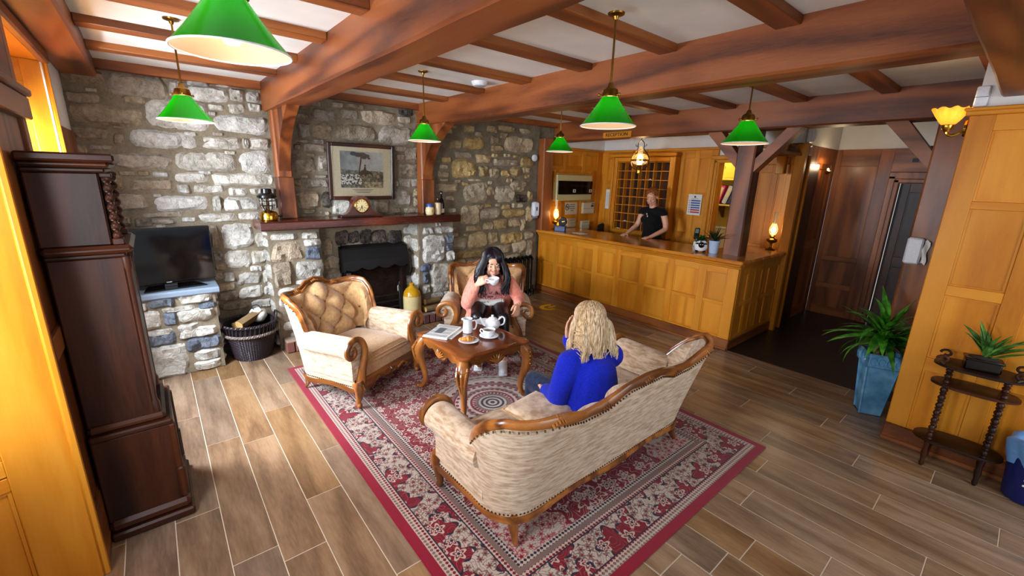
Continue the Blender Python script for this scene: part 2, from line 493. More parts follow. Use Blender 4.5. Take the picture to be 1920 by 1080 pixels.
# ---- ceiling with its joists as parts
ce = struct('ceiling', G().box(-.45, 8.2, -.4, 5.6, CZ, CZ+.08), PLASTER)
def joist(x0, x1, y, w_=.125):
    obj('joist', G().cbox(x0, x1, y-w_/2, y+w_/2, CZ-.045, CZ+.01, .004), JOIST['x'], ce)
for y in (4.44, 3.76, 3.08, 2.395, 1.71, 1.02, .36):
    for x0, x1 in ((-.2, .98), (1.21, 2.68), (2.92, 5.1)): joist(x0, x1, y)
for x0, x1 in ((-.3, .98), (1.21, 2.68), (2.92, 5.1)):
    obj('joist', G().cbox(x0, x1, 5.06, 5.16, CZ-.075, CZ+.01, .004), JOIST['x'], ce)
for y in (4.4, 3.4, 2.6): obj('joist', G().cbox(5.35, 6.3, y-.1, y+.1, CZ-.045, CZ+.01, .004), JOIST['x'], ce)

# ---- main beams (each with a gently uneven, adzed surface), posts and braces
def hewn(x0, x1, y0, y1, z0, z1, ax, n=26, amp=.006, seed=0):
    """A long timber along ax whose arrises waver slightly."""
    g = G(); L0, L1 = {'x': (x0, x1), 'y': (y0, y1), 'z': (z0, z1)}[ax]
    c = .014
    if ax == 'x': A, B = (y0, y1), (z0, z1)
    elif ax == 'y': A, B = (x0, x1), (z0, z1)
    else: A, B = (x0, x1), (y0, y1)
    sec = [(A[0]+c, B[0]), (A[1]-c, B[0]), (A[1], B[0]+c), (A[1], B[1]-c), (A[1]-c, B[1]), (A[0]+c, B[1]), (A[0], B[1]-c), (A[0], B[0]+c)]
    def P(a, b, l):
        q = noise.noise_vector((a*3+seed, b*3, l*2.3))*amp
        a += q.x; b += q.y
        return {'x': (l, a, b), 'y': (a, l, b), 'z': (a, b, l)}[ax]
    v = []; f = []
    for i in range(n+1):
        l = lerp(L0, L1, i/n); v += [P(a, b, l) for a, b in sec]
    for i in range(n):
        for k in range(8): f.append((i*8+k, i*8+(k+1) % 8, (i+1)*8+(k+1) % 8, (i+1)*8+k))
    f.append(tuple(range(8))[::-1]); f.append(tuple(n*8+k for k in range(8)))
    return g.add(v, f)
struct('ceiling_beam', hewn(.98, 1.212, .28, 5.14, 2.43, CZ+.02, 'y', seed=1), BEAM['y'])
struct('ceiling_beam', hewn(2.68, 2.92, .28, 5.14, 2.43, CZ+.02, 'y', seed=2), BEAM['y'])
struct('ceiling_beam', hewn(5.1, 5.36, .1, 5.14, 2.42, CZ+.02, 'y', seed=3), BEAM['y'])
struct('ceiling_beam', hewn(-.42, 4.12, -.02, .28, 2.41, CZ+.02, 'x', seed=4), BEAM['x'])
struct('trim_1', hewn(-.42, -.2, .28, 5.14, 2.56, CZ+.02, 'y', seed=5), BEAM['y'])

def brace(pts, w0, w1, name='brace', parent=None, mat=None, dirv=(0, -1, 0)):
    pass
def curved_brace(side_axis, c0, c1, curve_out, curve_in, parent, mat):
    """A bent knee brace: polygon in a vertical plane, extruded across side_axis."""
    poly = list(curve_out)+list(curve_in)[::-1]
    return obj('brace', G().prism(poly, c0, c1, side_axis), mat, parent, smooth=False)
# two posts standing on the mantelpiece with curved braces running out under the beams
def mantel_post(x0, x1, label_pos, lab):
    t = thing('timber_post', lab, 'post', ((x0+x1)/2, 5.0, 1.374), 0)
    obj('post_shaft', hewn(x0, x1, 4.95, 5.085, 1.376, 2.44, 'z', 12, .003, x0), BEAM['z'], t, smooth=False)
    out = spline([(4.97, 1.80), (4.90, 1.98), (4.80, 2.14), (4.62, 2.30), (4.40, 2.432)], 5)
    inn = spline([(4.99, 1.80), (4.99, 2.0), (4.99, 2.2), (4.99, 2.32), (4.99, 2.432)], 5)
    poly = [(p.x, p.y) for p in out]+[(p.x, p.y) for p in inn][::-1]
    obj('brace', G().prism(poly, x0+.02, x1-.02, 'x'), BEAM['z'], t, smooth=False)
    obj('step_block', G().cbox(x0-.004, x1+.004, 4.935, 5.085, 1.378, 1.80, .008), BEAM['z'], t, smooth=False)
    return t
mantel_post(1.02, 1.165, 0, 'brown timber post with curved brace on the mantelpiece, beside the brass lantern')
mantel_post(2.635, 2.80, 0, 'brown timber post with curved brace on the mantelpiece, beside the stoneware jars')
# post on the counter with two straight braces
t = thing('timber_post', 'square brown timber post rising from the reception counter top', 'post', (5.2, 2.16, 1.043))
obj('post_shaft', hewn(5.11, 5.31, 2.06, 2.255, 1.043, 2.43, 'z', 12, .004, 9), BEAM['z'], t, smooth=False)
obj('brace', G().prism([(2.255, 2.02), (2.255, 2.17), (2.47, 2.42), (2.62, 2.42), (2.62, 2.40)], 5.13, 5.28, 'x'), BEAM['y'], t, smooth=False)
obj('brace', G().prism([(2.06, 1.98), (2.06, 2.12), (1.80, 2.42), (1.66, 2.42)], 5.13, 5.28, 'x'), BEAM['y'], t, smooth=False)
# dark post at the end of the passage beam
t = thing('timber_post', 'dark brown timber post with a slanting brace beside the passage, behind the oak panelling', 'post', (5.23, .56, 0))
obj('post_shaft', hewn(5.11, 5.34, .44, .66, 0.003, 2.43, 'z', 14, .004, 12), DOAK['z'], t, smooth=False)
obj('brace', G().prism([(.66, 2.02), (.66, 2.16), (.86, 2.42), (1.02, 2.42)], 5.14, 5.3, 'x'), DOAK['y'], t, smooth=False)
# post where the stone wall meets the reception
t = thing('timber_post', 'brown timber post between the stone wall and the reception panelling', 'post', (4.84, 5.05, 1.03))
obj('post_shaft', hewn(4.745, 4.95, 4.98, 5.12, 1.043, 2.44, 'z', 12, .003, 15), BEAM['z'], t, smooth=False)

# ---- stone walls
def stone_mesh(hx, hz, depth, seed, rough=.028):
    rnd = random.Random(seed); nu = max(6, min(14, int(hx/.02))); nv = max(5, min(12, int(hz/.02)))
    e = rnd.uniform(.10, .26); sk = rnd.uniform(-.12, .12); sh = rnd.uniform(-.12, .12); v = []; f = []
    off = Vector((rnd.uniform(0, 50), rnd.uniform(0, 50), rnd.uniform(0, 50)))
    tilt = (rnd.uniform(-.25, .25), rnd.uniform(-.25, .25))
    for j in range(nv+1):
        for i in range(nu+1):
            u, w_ = -1+2*i/nu, -1+2*j/nv
            x = u*math.sqrt(1-e*w_*w_)*(1+sk*w_*.5); z = w_*math.sqrt(1-e*u*u)*(1+sh*u*.5)
            q = noise.noise_vector(Vector((x*hx*9, 0, z*hz*9))+off)
            jx, jz = q.x*min(.03, hx*.22), q.z*min(.022, hz*.22)
            m_ = max(abs(u), abs(w_)); edge = m_ >= .999
            d = depth*(1-m_**5*.55)*(1+tilt[0]*u+tilt[1]*w_)
            n1 = noise.fractal(Vector((x*hx*15, 7, z*hz*15))+off, 1.0, 2.0, 4)
            n2 = noise.cell(Vector((x*hx*16, 3, z*hz*16+x*3))+off)
            d += n1*rough+n2*rough*.35
            if edge: d = -.012
            v.append((x*hx+jx, -d, z*hz+jz))
    for j in range(nv):
        for i in range(nu): a = j*(nu+1)+i; f.append((a, a+1, a+nu+2, a+nu+1))
    return G().add(v, f)
def set_stone(parent, x0, x1, z0, z1, kind, yp, depth, seed, rough=.028):
    hx, hz = abs(x1-x0)/2+.011, abs(z1-z0)/2*1.05+.007
    o = obj('stone', stone_mesh(hx, hz, depth, seed, rough), SMAT[kind], parent, world=False, fix=False)
    o.location = Vector(((x0+x1)/2, yp, (z0+z1)/2))-root_loc(parent)
    o.data.shade_smooth(); o.data.set_sharp_from_angle(angle=R(28))
    return o
def mortar_sheet(x0, x1, z0, z1, y, amp=.012):
    nx, nz = int((x1-x0)/.07)+1, int((z1-z0)/.07)+1
    return G().grid(lambda u, w_: (lerp(x0, x1, u), y-amp*noise.noise((lerp(x0, x1, u)*6, y, lerp(z0, z1, w_)*6)), lerp(z0, z1, w_)), nx, nz)
# measured camera: the stones' outlines were read off the photograph and set into the wall plane
CAMR = [S.camera.matrix_world.to_3x3() @ Vector(a) for a in ((1, 0, 0), (0, -1, 0), (0, 0, -1))]
def on_wall(px, py, Y):
    d = CAMR[0]*((px-960)/801.3)+CAMR[1]*((py-540)/801.3)+CAMR[2]
    t_ = Y/d.y; return d.x*t_, 1.86+d.z*t_
def stones_from(parent, lst, ox, oy, sc, Y, depth, seed, kind='w', rough=.028, done=None):
    for i, b in enumerate(lst):
        k = b[4] if len(b) > 4 else kind
        x0, y0, x1, y1 = (b[0]/sc+ox, b[1]/sc+oy, b[2]/sc+ox, b[3]/sc+oy)
        xa, _ = on_wall(x0, (y0+y1)/2, Y); xb, _ = on_wall(x1, (y0+y1)/2, Y)
        _, za = on_wall((x0+x1)/2, y0, Y); _, zb = on_wall((x0+x1)/2, y1, Y)
        sm = min(1.0, (za-zb)/.09)
        set_stone(parent, xa, xb, zb, za, k, Y, depth*(.45+.55*sm), seed+i, rough*(.4+.6*sm))
        if done is not None: done.append((xa, xb, zb, za))
def fill_stones(parent, rect, done, Y, depth, seed, kind='w', tries=900, sizes=((.16, .36), (.07, .15)), cap=60, gap=.012):
    rnd = random.Random(seed); n = 0
    for t_ in range(tries):
        f_ = 1-.75*t_/tries
        w_, h_ = rnd.uniform(*sizes[0])*f_, rnd.uniform(*sizes[1])*max(f_, .45)
        x = rnd.uniform(rect[0], rect[1]-w_); z = rnd.uniform(rect[2], rect[3]-h_)
        if any(x < b-gap*-1+gap*0+gap and x+w_ > a-gap and z < d+gap and z+h_ > c-gap for a, b, c, d in done): continue
        done.append((x, x+w_, z, z+h_)); set_stone(parent, x, x+w_, z, z+h_, kind, Y, depth*min(1, h_/.1), seed*100+t_); n += 1
        if n >= cap: break
wb = struct('wall_back', mortar_sheet(-.42, 4.78, -.01, CZ, YW), MORTAR, True)
obj('backing', G().box(-.6, 6.5, YW+.03, YW+.3, -.05, CZ+.05), MORTAR, wb)
done = []
D1 = .032
stones_from(wb, [(40,165,480,310),(545,215,1135,440),(330,355,440,385),(100,390,470,500),(150,525,905,730),(690,435,910,510),(180,735,555,885),(620,800,725,920),(600,742,710,758),(380,935,605,970),(205,930,325,1005),(60,80,420,150),(430,90,900,165)], 100, 100, 5.4, YW, D1, 100, 't', done=done)  # upper left stones, their shade given by the tan colour
stones_from(wb, [(276,188,391,241),(245,247,367,277)], 0, 0, 1, YW, D1, 130, 'w', done=done)
stones_from(wb, [(100,175,230,330),(280,230,695,380),(270,130,480,215),(490,410,640,465),(505,485,555,515),(555,520,1090,705),(710,255,840,380),(690,400,860,500),(875,290,1000,380),(900,400,1010,480),(570,170,700,230),(250,690,370,725),(400,740,840,860),(845,755,885,850),(895,755,1095,860),(660,885,750,910)], 300, 120, 5.4, YW, D1, 140, 'w', done=done)
stones_from(wb, [(0,150,655,305,'t'),(680,135,1310,325),(1335,130,1660,350),(120,330,280,370,'t'),(320,330,430,375,'t'),(475,340,620,385),(20,345,150,520,'t'),(215,395,665,530,'t'),(680,345,1035,450),(940,330,1050,360),(1060,355,1690,470),(720,460,835,555),(860,465,1210,550),(1240,500,1430,575),(1450,500,1720,575),(60,560,425,735,'t'),(475,565,550,590),(485,585,1035,725),(1075,585,1150,740),(1185,600,1540,725),(380,740,780,795,'t'),(940,755,1320,845),(1330,745,1540,820),(760,800,905,840),(470,810,715,860,'t'),(290,805,460,890,'t'),(140,795,250,890,'t'),(1560,590,1720,720)], 200, 260, 5.4, YW, D1, 170, 'w', done=done)
stones_from(wb, [(165,95,455,320),(490,180,600,310),(205,335,445,500),(455,335,580,460),(190,545,295,630),(320,545,540,655),(560,510,640,640),(330,670,560,780),(445,480,550,530),(570,670,650,740),(75,100,140,320,'t'),(100,345,190,440,'t'),(120,455,200,520,'t'),(110,545,180,610,'t'),(130,640,310,710,'t'),(140,720,320,800,'t'),(150,810,420,880,'t'),(440,790,640,870)], 380, 400, 4.908, YW, D1, 210, 'w', done=done)  # the left tan ones lie in the plinth's shadow, painted by stone colour
stones_from(wb, [(185,90,265,125),(355,95,445,138),(180,140,390,245),(430,155,570,240),(590,160,880,270),(895,128,1005,200,'d'),(890,208,990,265),(470,108,620,150),(330,50,500,88),(75,260,185,375),(205,265,360,390),(385,275,710,400),(735,290,1000,435),(70,400,160,420),(200,395,290,435),(50,435,100,480),(125,430,300,500),(140,508,215,530),(50,540,225,665),(245,530,330,650),(100,685,160,708),(220,685,320,705),(135,712,330,790),(45,712,105,775),(65,815,260,955),(120,960,220,995),(275,820,340,950,'d'),(350,870,520,1000,'w'),(700,880,830,1000),(845,450,965,495),(870,515,940,570),(950,460,1055,580),(895,585,1060,690),(900,705,1070,785),(845,725,890,780),(850,795,1005,935),(1015,790,1070,860),(1020,870,1065,935),(940,945,1070,990),(840,950,920,990),(345,420,600,540),(620,450,820,560),(350,570,540,680),(560,590,800,700),(350,700,600,840),(620,720,820,850)], 540, 170, 4.32, YW, D1, 240, 't', done=done)
stones_from(wb, [(320,85,430,150),(440,145,515,195),(310,200,525,320),(180,225,300,315),(560,85,660,150),(670,90,840,140),(890,115,1000,170),(600,180,670,270),(690,155,755,215),(600,280,720,345),(730,190,1020,355),(240,350,400,410),(190,425,455,605),(435,375,595,460),(625,420,870,490),(890,405,1030,500),(730,370,790,400),(600,370,680,405),(820,380,880,410),(470,495,560,600),(575,510,680,610),(700,540,775,600),(785,510,900,600),(915,510,995,565),(935,580,985,620),(65,545,165,605),(75,480,160,520),(100,400,190,460),(80,625,160,645),(235,630,285,665),(360,625,510,645),(300,655,360,695),(565,645,595,680),(40,660,265,755),(320,660,570,865),(540,700,630,800),(635,700,830,860),(795,635,955,750),(750,620,810,660),(845,780,955,860,'d'),(960,740,1020,850),(445,880,525,930),(530,880,590,910),(640,875,695,900),(705,880,785,930),(800,865,925,920),(280,895,480,1080),(490,925,685,1025),(705,930,935,1010),(160,920,235,965),(945,900,1020,1060)], 810, 220, 5.4, YW, D1, 300, 'y', done=done)
stones_from(wb, [(690,140,810,225),(825,135,920,205),(610,170,690,230),(925,140,960,240),(360,295,465,390),(485,255,640,380),(655,250,730,350),(755,255,945,345),(440,260,485,282),(375,400,630,470),(690,360,840,430),(850,320,965,420),(970,320,1020,440),(360,480,460,560),(470,475,700,550),(960,245,1020,310)], 770, 380, 4.5, YW, D1, 360, 'y', done=done)
done += [(.9, 3.1, 0, 1.37), (-.4, .36, 0, .82), (1.0, 1.2, 1.37, 2.5), (2.6, 2.83, 1.37, 2.5), (1.54, 2.32, 1.55, 2.2), (4.78, 6, 0, 3)]
fill_stones(wb, (-.38, .9, .02, 2.6), done, YW, D1, 5, 't', 500, cap=24)
fill_stones(wb, (3.06, 4.76, .02, 2.6), done, YW, D1, 6, 'y', 900, cap=24)
fill_stones(wb, (-.38, 2.6, .9, 2.6), done, YW, .02, 7, 't', 1500, sizes=((.09, .2), (.03, .06)), cap=24, gap=.004)
struct('wall_left.009', G().box(-.43, -.405, 4.27, 5.12, 0, 2.12), DOAK['z'])

# ---- left wall: plaster piers with two deep splayed window recesses lined in oak
struct('wall_left', G().box(-.62, -.42, 4.26, 5.14, -.02, CZ).box(-.62, -.43, 2.44, 3.08, -.02, CZ).box(-1.25, -.4, -.2, 5.14, 2.60, CZ), PLASTER)
wl2 = struct('wall_left.001', G().box(-1.2, -1.1, -.2, 5.14, -.02, .95).box(-1.2, -1.1, -.2, 5.14, 2.45, CZ).box(-1.2, -1.1, 1.9, 3.15, .95, 2.45).box(-1.2, -1.1, 4.05, 5.14, .95, 2.45), PLASTER)
def panelled(root, W, z0, z1, stiles, rails, frame, panel, th=.03, rec=.014, field=False):
    """Framed panelling in the root's own axes: x along, z up, face at y=0 looking to -y.
    stiles: (x0,x1); rails: (z0,z1) for each bay or one list for all bays."""
    obj('backing_board', G().box(0, W, .022, .03, z0, z1), panel['z'], root, world=False)
    for a, b in stiles:
        obj('stile', G().cbox(a, b, 0, th, z0, z1, .003), frame['z'], root, smooth=False, world=False)
    for i in range(len(stiles)-1):
        a, b = stiles[i][1], stiles[i+1][0]
        rl = rails[i] if isinstance(rails[0], list) else rails
        for (c, d) in rl:
            obj('rail', G().cbox(a-.001, b+.001, .0008, th, c, d, .003), frame['x'], root, smooth=False, world=False)
        for (c, d), (e, f_) in zip(rl, rl[1:]):
            if e-d < .03: continue
            g = G().cbox(a, b, rec, th, d, e, .002)
            m_ = .012                      # small quadrant bead round the panel
            g.box(a+.001, b-.001, rec-.007, rec+.002, d+.001, d+m_).box(a+.001, b-.001, rec-.007, rec+.002, e-m_, e-.001).box(a+.001, a+m_, rec-.0078, rec+.002, d+.0015, e-.0015).box(b-m_, b-.001, rec-.0078, rec+.002, d+.0015, e-.0015)
            obj('panel', g, panel['z'], root, smooth=False, world=False)
def panel_struct(name, loc, rz, *a, **k):
    r_ = struct(name, None, None); r_.location = loc; r_.rotation_euler = (0, 0, rz)
    panelled(r_, *a, **k); return r_
# far reveal of the near recess: the big oak panelling along the left edge of the view
ang = R(22.6)
pn = panel_struct('wall_left.002', (-.405-1.0*math.cos(ang), 2.43-1.0*math.sin(ang), 0), ang, 1.0, 0, 2.56,
    [(0, .12), (.40, .50), (.80, 1.0)], [(0, .14), (.60, .66), (.665, .735), (1.45, 1.56), (2.0, 2.09), (2.45, 2.56)], OAK, OAK)
obj('moulding', G().cbox(.985, 1.012, -.01, .03, 0, 2.56, .006), OAK['z'], pn, world=False)
# pier between the recesses, boarded in darker oak
pr = panel_struct('wall_left.003', (-.398, 2.435, 0), R(90), .66, 0, 2.56, [(0, .06), (.58, .66)], [(0, .3), (1.05, 1.15), (2.2, 2.56)], DOAK, DOAK)
obj('capital', G().cbox(-.03, .69, -.035, .02, 2.16, 2.2, .01).cbox(-.02, .68, -.022, .02, 2.06, 2.16, .006), DOAK['x'], pr, world=False)
pf = panel_struct('wall_left.004', (-.405-.9*math.cos(ang), 4.27-.9*math.sin(ang), 0), ang, .9, 0, 2.5,
    [(0, .1), (.36, .46), (.78, .9)], [(0, .14), (1.0, 1.1), (1.9, 2.02), (2.36, 2.5)], OAK, OAK)
obj('moulding', G().cbox(.888, .91, -.008, .03, 0, 2.5, .005), OAK['z'], pf, world=False)
sf = struct('wall_left.005', G().box(-1.12, -.41, 3.0, 4.3, 2.5, 2.53), OAK['y'])
obj('panel', G().cbox(-1.0, -.56, 3.1, 4.1, 2.488, 2.5, .004), OAK['y'], sf, smooth=False)
obj('moulding', G().cbox(-.43, -.385, 3.0, 4.3, 2.49, 2.56, .01), DOAK['y'], sf, smooth=False)
struct('wall_left.006', G().box(-1.12, -.41, -.2, 2.4, 2.5, 2.53), OAK['y'])
for i, (y0, y1) in enumerate(((3.15, 4.05), (.9, 1.9))):
    wn = struct('window_%d' % (i+1), None, None); wn.location = (-1.15, (y0+y1)/2, 1.7)
    g = G().box(-1.17, -1.12, y0, y0+.05, .95, 2.45).box(-1.17, -1.12, y1-.05, y1, .95, 2.45).box(-1.17, -1.12, y0, y1, .95, 1.0).box(-1.17, -1.12, y0, y1, 2.4, 2.45)
    g.box(-1.16, -1.13, (y0+y1)/2-.015, (y0+y1)/2+.015, .95, 2.45)
    obj('window_frame', g, DOAK['z'], wn, smooth=False)
    obj('pane', G().box(-1.146, -1.142, y0+.05, (y0+y1)/2, 1.0, 2.4), CLEARGLASS, wn, smooth=False)
    obj('pane', G().box(-1.146, -1.142, (y0+y1)/2, y1-.05, 1.0, 2.4), CLEARGLASS, wn, smooth=False)
    obj('window_sill', G().cbox(-1.13, -.62, y0-.2, y1+.1, .88, .93, .01), OAK['y'], wn, smooth=False)
    struct('wall_left.%03d' % (7+i), G().box(-1.12, -.62, y0-.6, y1+.2, -.02, .88), OAK['z'])

# ---- right wall: oak panelling whose far end is the corner by the planter
pw = panel_struct('wall_right', (4.085, .39, 0), R(-90), 1.3, .13, 2.31,
    [(0, .115), (.375, .475), (.76, .86), (1.2, 1.3)],
    [[(.13, .14), (.60, .70), (1.155, 1.225), (1.735, 1.785), (2.215, 2.31)]]*3, OAK, OAK)
for a, b in ((.375, .475),): pass
struct('baseboard_right', G().cbox(4.06, 4.1, -.9, .395, .003, .13, .006), DOAK['y'])
struct('trim_2', G().cbox(4.045, 4.075, -.9, .40, .003, .03, .006), JOIST['y'])
struct('trim_3', G().cbox(4.05, 4.1, -.9, .41, 2.31, 2.335, .004).cbox(4.035, 4.1, -.9, .42, 2.335, 2.355, .006), OAK['y'])
struct('wall_right.001', G().box(4.09, 4.22, -.9, .375, 2.35, CZ).box(4.115, 4.22, -.9, .385, 0, 2.35), PLASTER)
pe = panel_struct('wall_right.002', (4.22, .392, 0), R(180), .13, .13, 2.31, [(0, .04), (.09, .13)], [(.13, .2), (1.1, 1.2), (2.2, 2.31)], OAK, OAK)

# ---- reception: back wall with panelling, office doorway, second door; plaster above
XB = 6.3
struct('wall_reception', G().box(XB+.03, XB+.16, 3.03, 5.4, 0, CZ).box(XB+.03, XB+.16, 1.98, 2.62, 0, CZ).box(XB+.03, XB+.16, 2.62, 3.03, 2.14, CZ), PLASTER)
# local x runs towards the viewer's right (-y); face to -x
panel_struct('wall_reception.001', (XB, 5.1, 0), R(-90), 2.07, 0, 2.33,
    [(0, .13), (.26, .38), (1.42, 1.56), (1.72, 1.80), (1.98, 2.07)],
    [[(0, .2), (1.02, 1.12), (1.74, 1.84), (2.2, 2.33)], [(0, .2), (.98, 1.0), (2.2, 2.33)], [(0, .2), (1.0, 1.1), (2.2, 2.33)], [(0, .2), (1.05, 1.12), (1.62, 1.7), (2.2, 2.33)]], OAK, OAK)
struct('trim_4', G().cbox(XB-.03, XB+.03, 1.9, 5.12, 2.31, 2.345, .008), OAK['y'])
panel_struct('wall_reception.002', (4.95, 5.10, 0), 0, 1.36, 0, 2.33,
    [(0, .1), (.36, .42), (.82, .9), (1.22, 1.36)], [(0, .2), (1.0, 1.1), (1.40, 1.46), (2.0, 2.06), (2.24, 2.33)], OAK, OAK)
struct('wall_reception.003', G().box(5.12, XB+.03, 5.10, 5.128, 2.33, CZ), PLASTER)
struct('trim_5', G().cbox(4.95, XB, 5.06, 5.12, 2.31, 2.345, .008), OAK['x'])
# moulded doorway to the office
dw = struct('door_1', G().cbox(XB-.02, XB+.05, 3.02, 3.06, 0, 2.16, .006).cbox(XB-.035, XB+.05, 3.06, 3.12, 0, 2.2, .01).cbox(XB-.01, XB+.16, 3.0, 3.02, 0, 2.14, .003)
    .cbox(XB-.02, XB+.05, 2.63, 3.06, 2.13, 2.17, .006).cbox(XB-.035, XB+.05, 2.56, 3.12, 2.17, 2.23, .01).cbox(XB-.03, XB+.05, 2.57, 2.64, 0, 2.2, .01), OAK['z'])
# the room seen through it
struct('wall_office', G().box(7.3, 7.36, 2.2, 4.0, 0, CZ).box(XB+.16, 7.36, 3.95, 4.0, 0, CZ).box(XB+.16, 7.36, 2.05, 2.1, 0, CZ), plain('office_wall', srgb(190, 160, 70), .9))
# panelled door lit by the oil lamp, right of the counter post
d2 = struct('door_2', None, None); d2.location = (XB, 2.54, 0); d2.rotation_euler = (0, 0, R(-90))
panelled(d2, .62, 0, 2.10, [(0, .09), (.25, .32), (.42, .48)], [(0, .2), (.95, 1.06), (2.0, 2.10)], OAK, OAK)
obj('architrave', G().cbox(-.06, .0, -.03, .03, 0, 2.16, .008).cbox(.48, .6, -.02, .03, 0, 2.16, .008).cbox(-.06, .6, -.03, .03, 2.10, 2.2, .008), OAK['z'], d2, world=False)
obj('door_handle', G().tube([(.40, -.01, 1.02), (.40, -.05, 1.02), (.33, -.055, 1.02)], .01), BRASS, d2, world=False)
struct('ceiling.001', G().box(5.4, XB, 1.9, 2.5, 2.19, 2.22), JOIST['x'])
# jamb boards beyond the counter end and the dark opening
struct('trim_6', G().cbox(6.02, 6.09, 1.86, 1.97, 0, 2.33, .006), OAK['z'])
struct('trim_7', G().cbox(6.09, 6.22, 1.89, 1.97, 0, 2.33, .004), DOAK['z'])
struct('trim_8', G().cbox(6.22, 6.27, 1.86, 1.97, 0, 2.2, .006), OAK['z'])
struct('trim_9', G().cbox(6.0, 6.1, 2.06, 2.16, 1.98, 2.42, .008), OAK['z'])
struct('wall_passage', G().box(6.27, 7.5, 2.0, 2.06, 2.3, CZ).box(6.04, 7.5, 1.93, 2.06, 2.34, CZ), PLASTER)
panel_struct('wall_passage.001', (6.27, 1.93, 0), 0, 1.23, 0, 2.34, [(0, .5), (1.1, 1.23)], [(0, .15), (1.0, 1.1), (2.14, 2.34)], DOAK, DOAK)
dd = struct('door_3', G().cbox(6.30, 6.74, 1.90, 1.926, .003, 2.12, .004), MAHOG['z'])  # dark board fills the opening; its colour stands for the shade inside
# end wall of the passage with its panelling and the dark door
panel_struct('wall_passage.002', (7.5, 1.93, 0), R(-90), .62, 0, 2.34, [(0, .06), (.48, .62)], [(0, .12), (.40, .47), (.80, .87), (2.12, 2.34)], DOAK, DOAK)
struct('wall_passage.003', G().box(7.53, 7.6, -.6, 2.0, 2.02, CZ).box(7.53, 7.6, -.6, .50, 0, 2.1), PLASTER)
dr = struct('door_4', G().cbox(7.465, 7.53, 1.24, 1.31, 0, 2.0, .008).cbox(7.45, 7.53, 1.19, 1.25, 0, 1.96, .012).cbox(7.465, 7.53, .42, 1.31, 1.96, 2.05, .008).cbox(7.45, 7.53, .42, 1.25, 1.91, 1.97, .012), DOAK['z'])
obj('lintel_board', G().cbox(7.48, 7.53, .42, 1.31, 2.05, 2.34, .004), DOAK['y'], dr, smooth=False)
lf = struct('door_5', None, None); lf.location = (7.56, 1.19, 0); lf.rotation_euler = (0, 0, R(-90))
panelled(lf, .76, .003, 1.91, [(0, .1), (.34, .42), (.66, .76)], [(.003, .2), (.82, .96), (1.8, 1.91)], MAHOG, MAHOG)
struct('wall_passage.004', G().box(4.2, 7.6, -.75, -.6, 0, CZ), PLASTER)
struct('wall_passage.005', G().box(4.12, 4.22, -.75, .375, 0, 2.3), DOAK['z'])

# ================================================================ fireplace
fp = thing('fireplace', 'rough stone fireplace with black hood and low brick hearth', 'fireplace', (1.93, 5.0, 0))
jl = obj('jamb', G().box(.85, 1.34, 4.85, 5.14, 0, 1.281), MORTAR, fp)
jr = obj('jamb', G().box(2.515, 3.015, 4.85, 5.14, 0, 1.281), MORTAR, fp)
dl, drr = [], []
stones_from(jl, [(615,185,860,245),(905,175,1060,235),(635,255,935,445,'t'),(955,305,1085,425,'b'),(930,240,1080,300),(655,450,820,675,'t'),(850,445,1105,610),(840,615,985,650),(990,605,1115,660),(690,685,900,860),(905,670,1120,800)], 380, 400, 4.908, 4.85, .03, 400, 'w', done=dl)
fill_stones(jl, (.86, 1.335, .02, 1.27), dl, 4.85, .03, 41, 'w', 300, sizes=((.12, .25), (.07, .14)), cap=22)
stones_from(jr, [(105,205,185,265),(190,205,355,260),(100,275,290,505),(295,265,358,345,'b'),(300,355,358,405,'b'),(300,410,365,490),(170,515,362,750),(90,520,165,575,'b'),(105,585,160,690,'b'),(100,695,165,765),(170,760,270,810),(275,745,360,780)], 770, 380, 4.5, 4.85, .03, 430, 'w', done=drr)
fill_stones(jr, (2.525, 3.01, .02, 1.27), drr, 4.85, .03, 42, 'w', 300, sizes=((.12, .25), (.07, .14)), cap=22)
def side_stones(parent, x, sgn, seed):       # flanks of the jambs, seen edge on from the left
    rnd = random.Random(seed); z = .02
    while z < 1.22:
        h = rnd.uniform(.13, .24); h = min(h, 1.27-z)
        o = obj('stone', stone_mesh(.135, h/2-.008, .018, seed*7+int(z*100)), ST_PALE, parent, world=False, fix=False)
        o.rotation_euler = (0, 0, -PI/2 if sgn < 0 else PI/2)
        o.location = Vector((x, 4.99, z+h/2))-root_loc(parent); z += h
side_stones(jl, .85, -1, 3); side_stones(jr, 2.515, -1, 5)
# recessed back between the jambs
rb = obj('chimney_breast', mortar_sheet(1.34, 2.515, .1, 1.28, 5.09, .015), MORTAR, fp)
dn = []
stones_from(rb, [(20,110,110,260),(20,275,180,390),(30,400,190,540),(5,550,60,700)], 600, 420, 4.5, 5.09, .03, 460, 't', done=dn)
stones_from(rb, [(120,60,230,180),(235,60,330,170),(335,50,430,170),(440,50,560,170),(570,50,690,180)], 600, 420, 4.5, 5.09, .03, 470, 'd', done=dn)
stones_from(rb, [(700,20,810,85),(700,95,810,210),(715,220,830,410,'t'),(640,440,820,560)], 600, 420, 4.5, 5.09, .03, 480, 'w', done=dn)
fbx = obj('firebox', G().box(1.66, 2.38, 5.0, 5.09, .95, 1.0).box(1.62, 1.68, 4.99, 5.095, .13, 1.0).box(2.34, 2.40, 4.99, 5.095, .13, 1.0).box(1.66, 2.38, 5.075, 5.095, .12, 1.0), SOOT, fp)
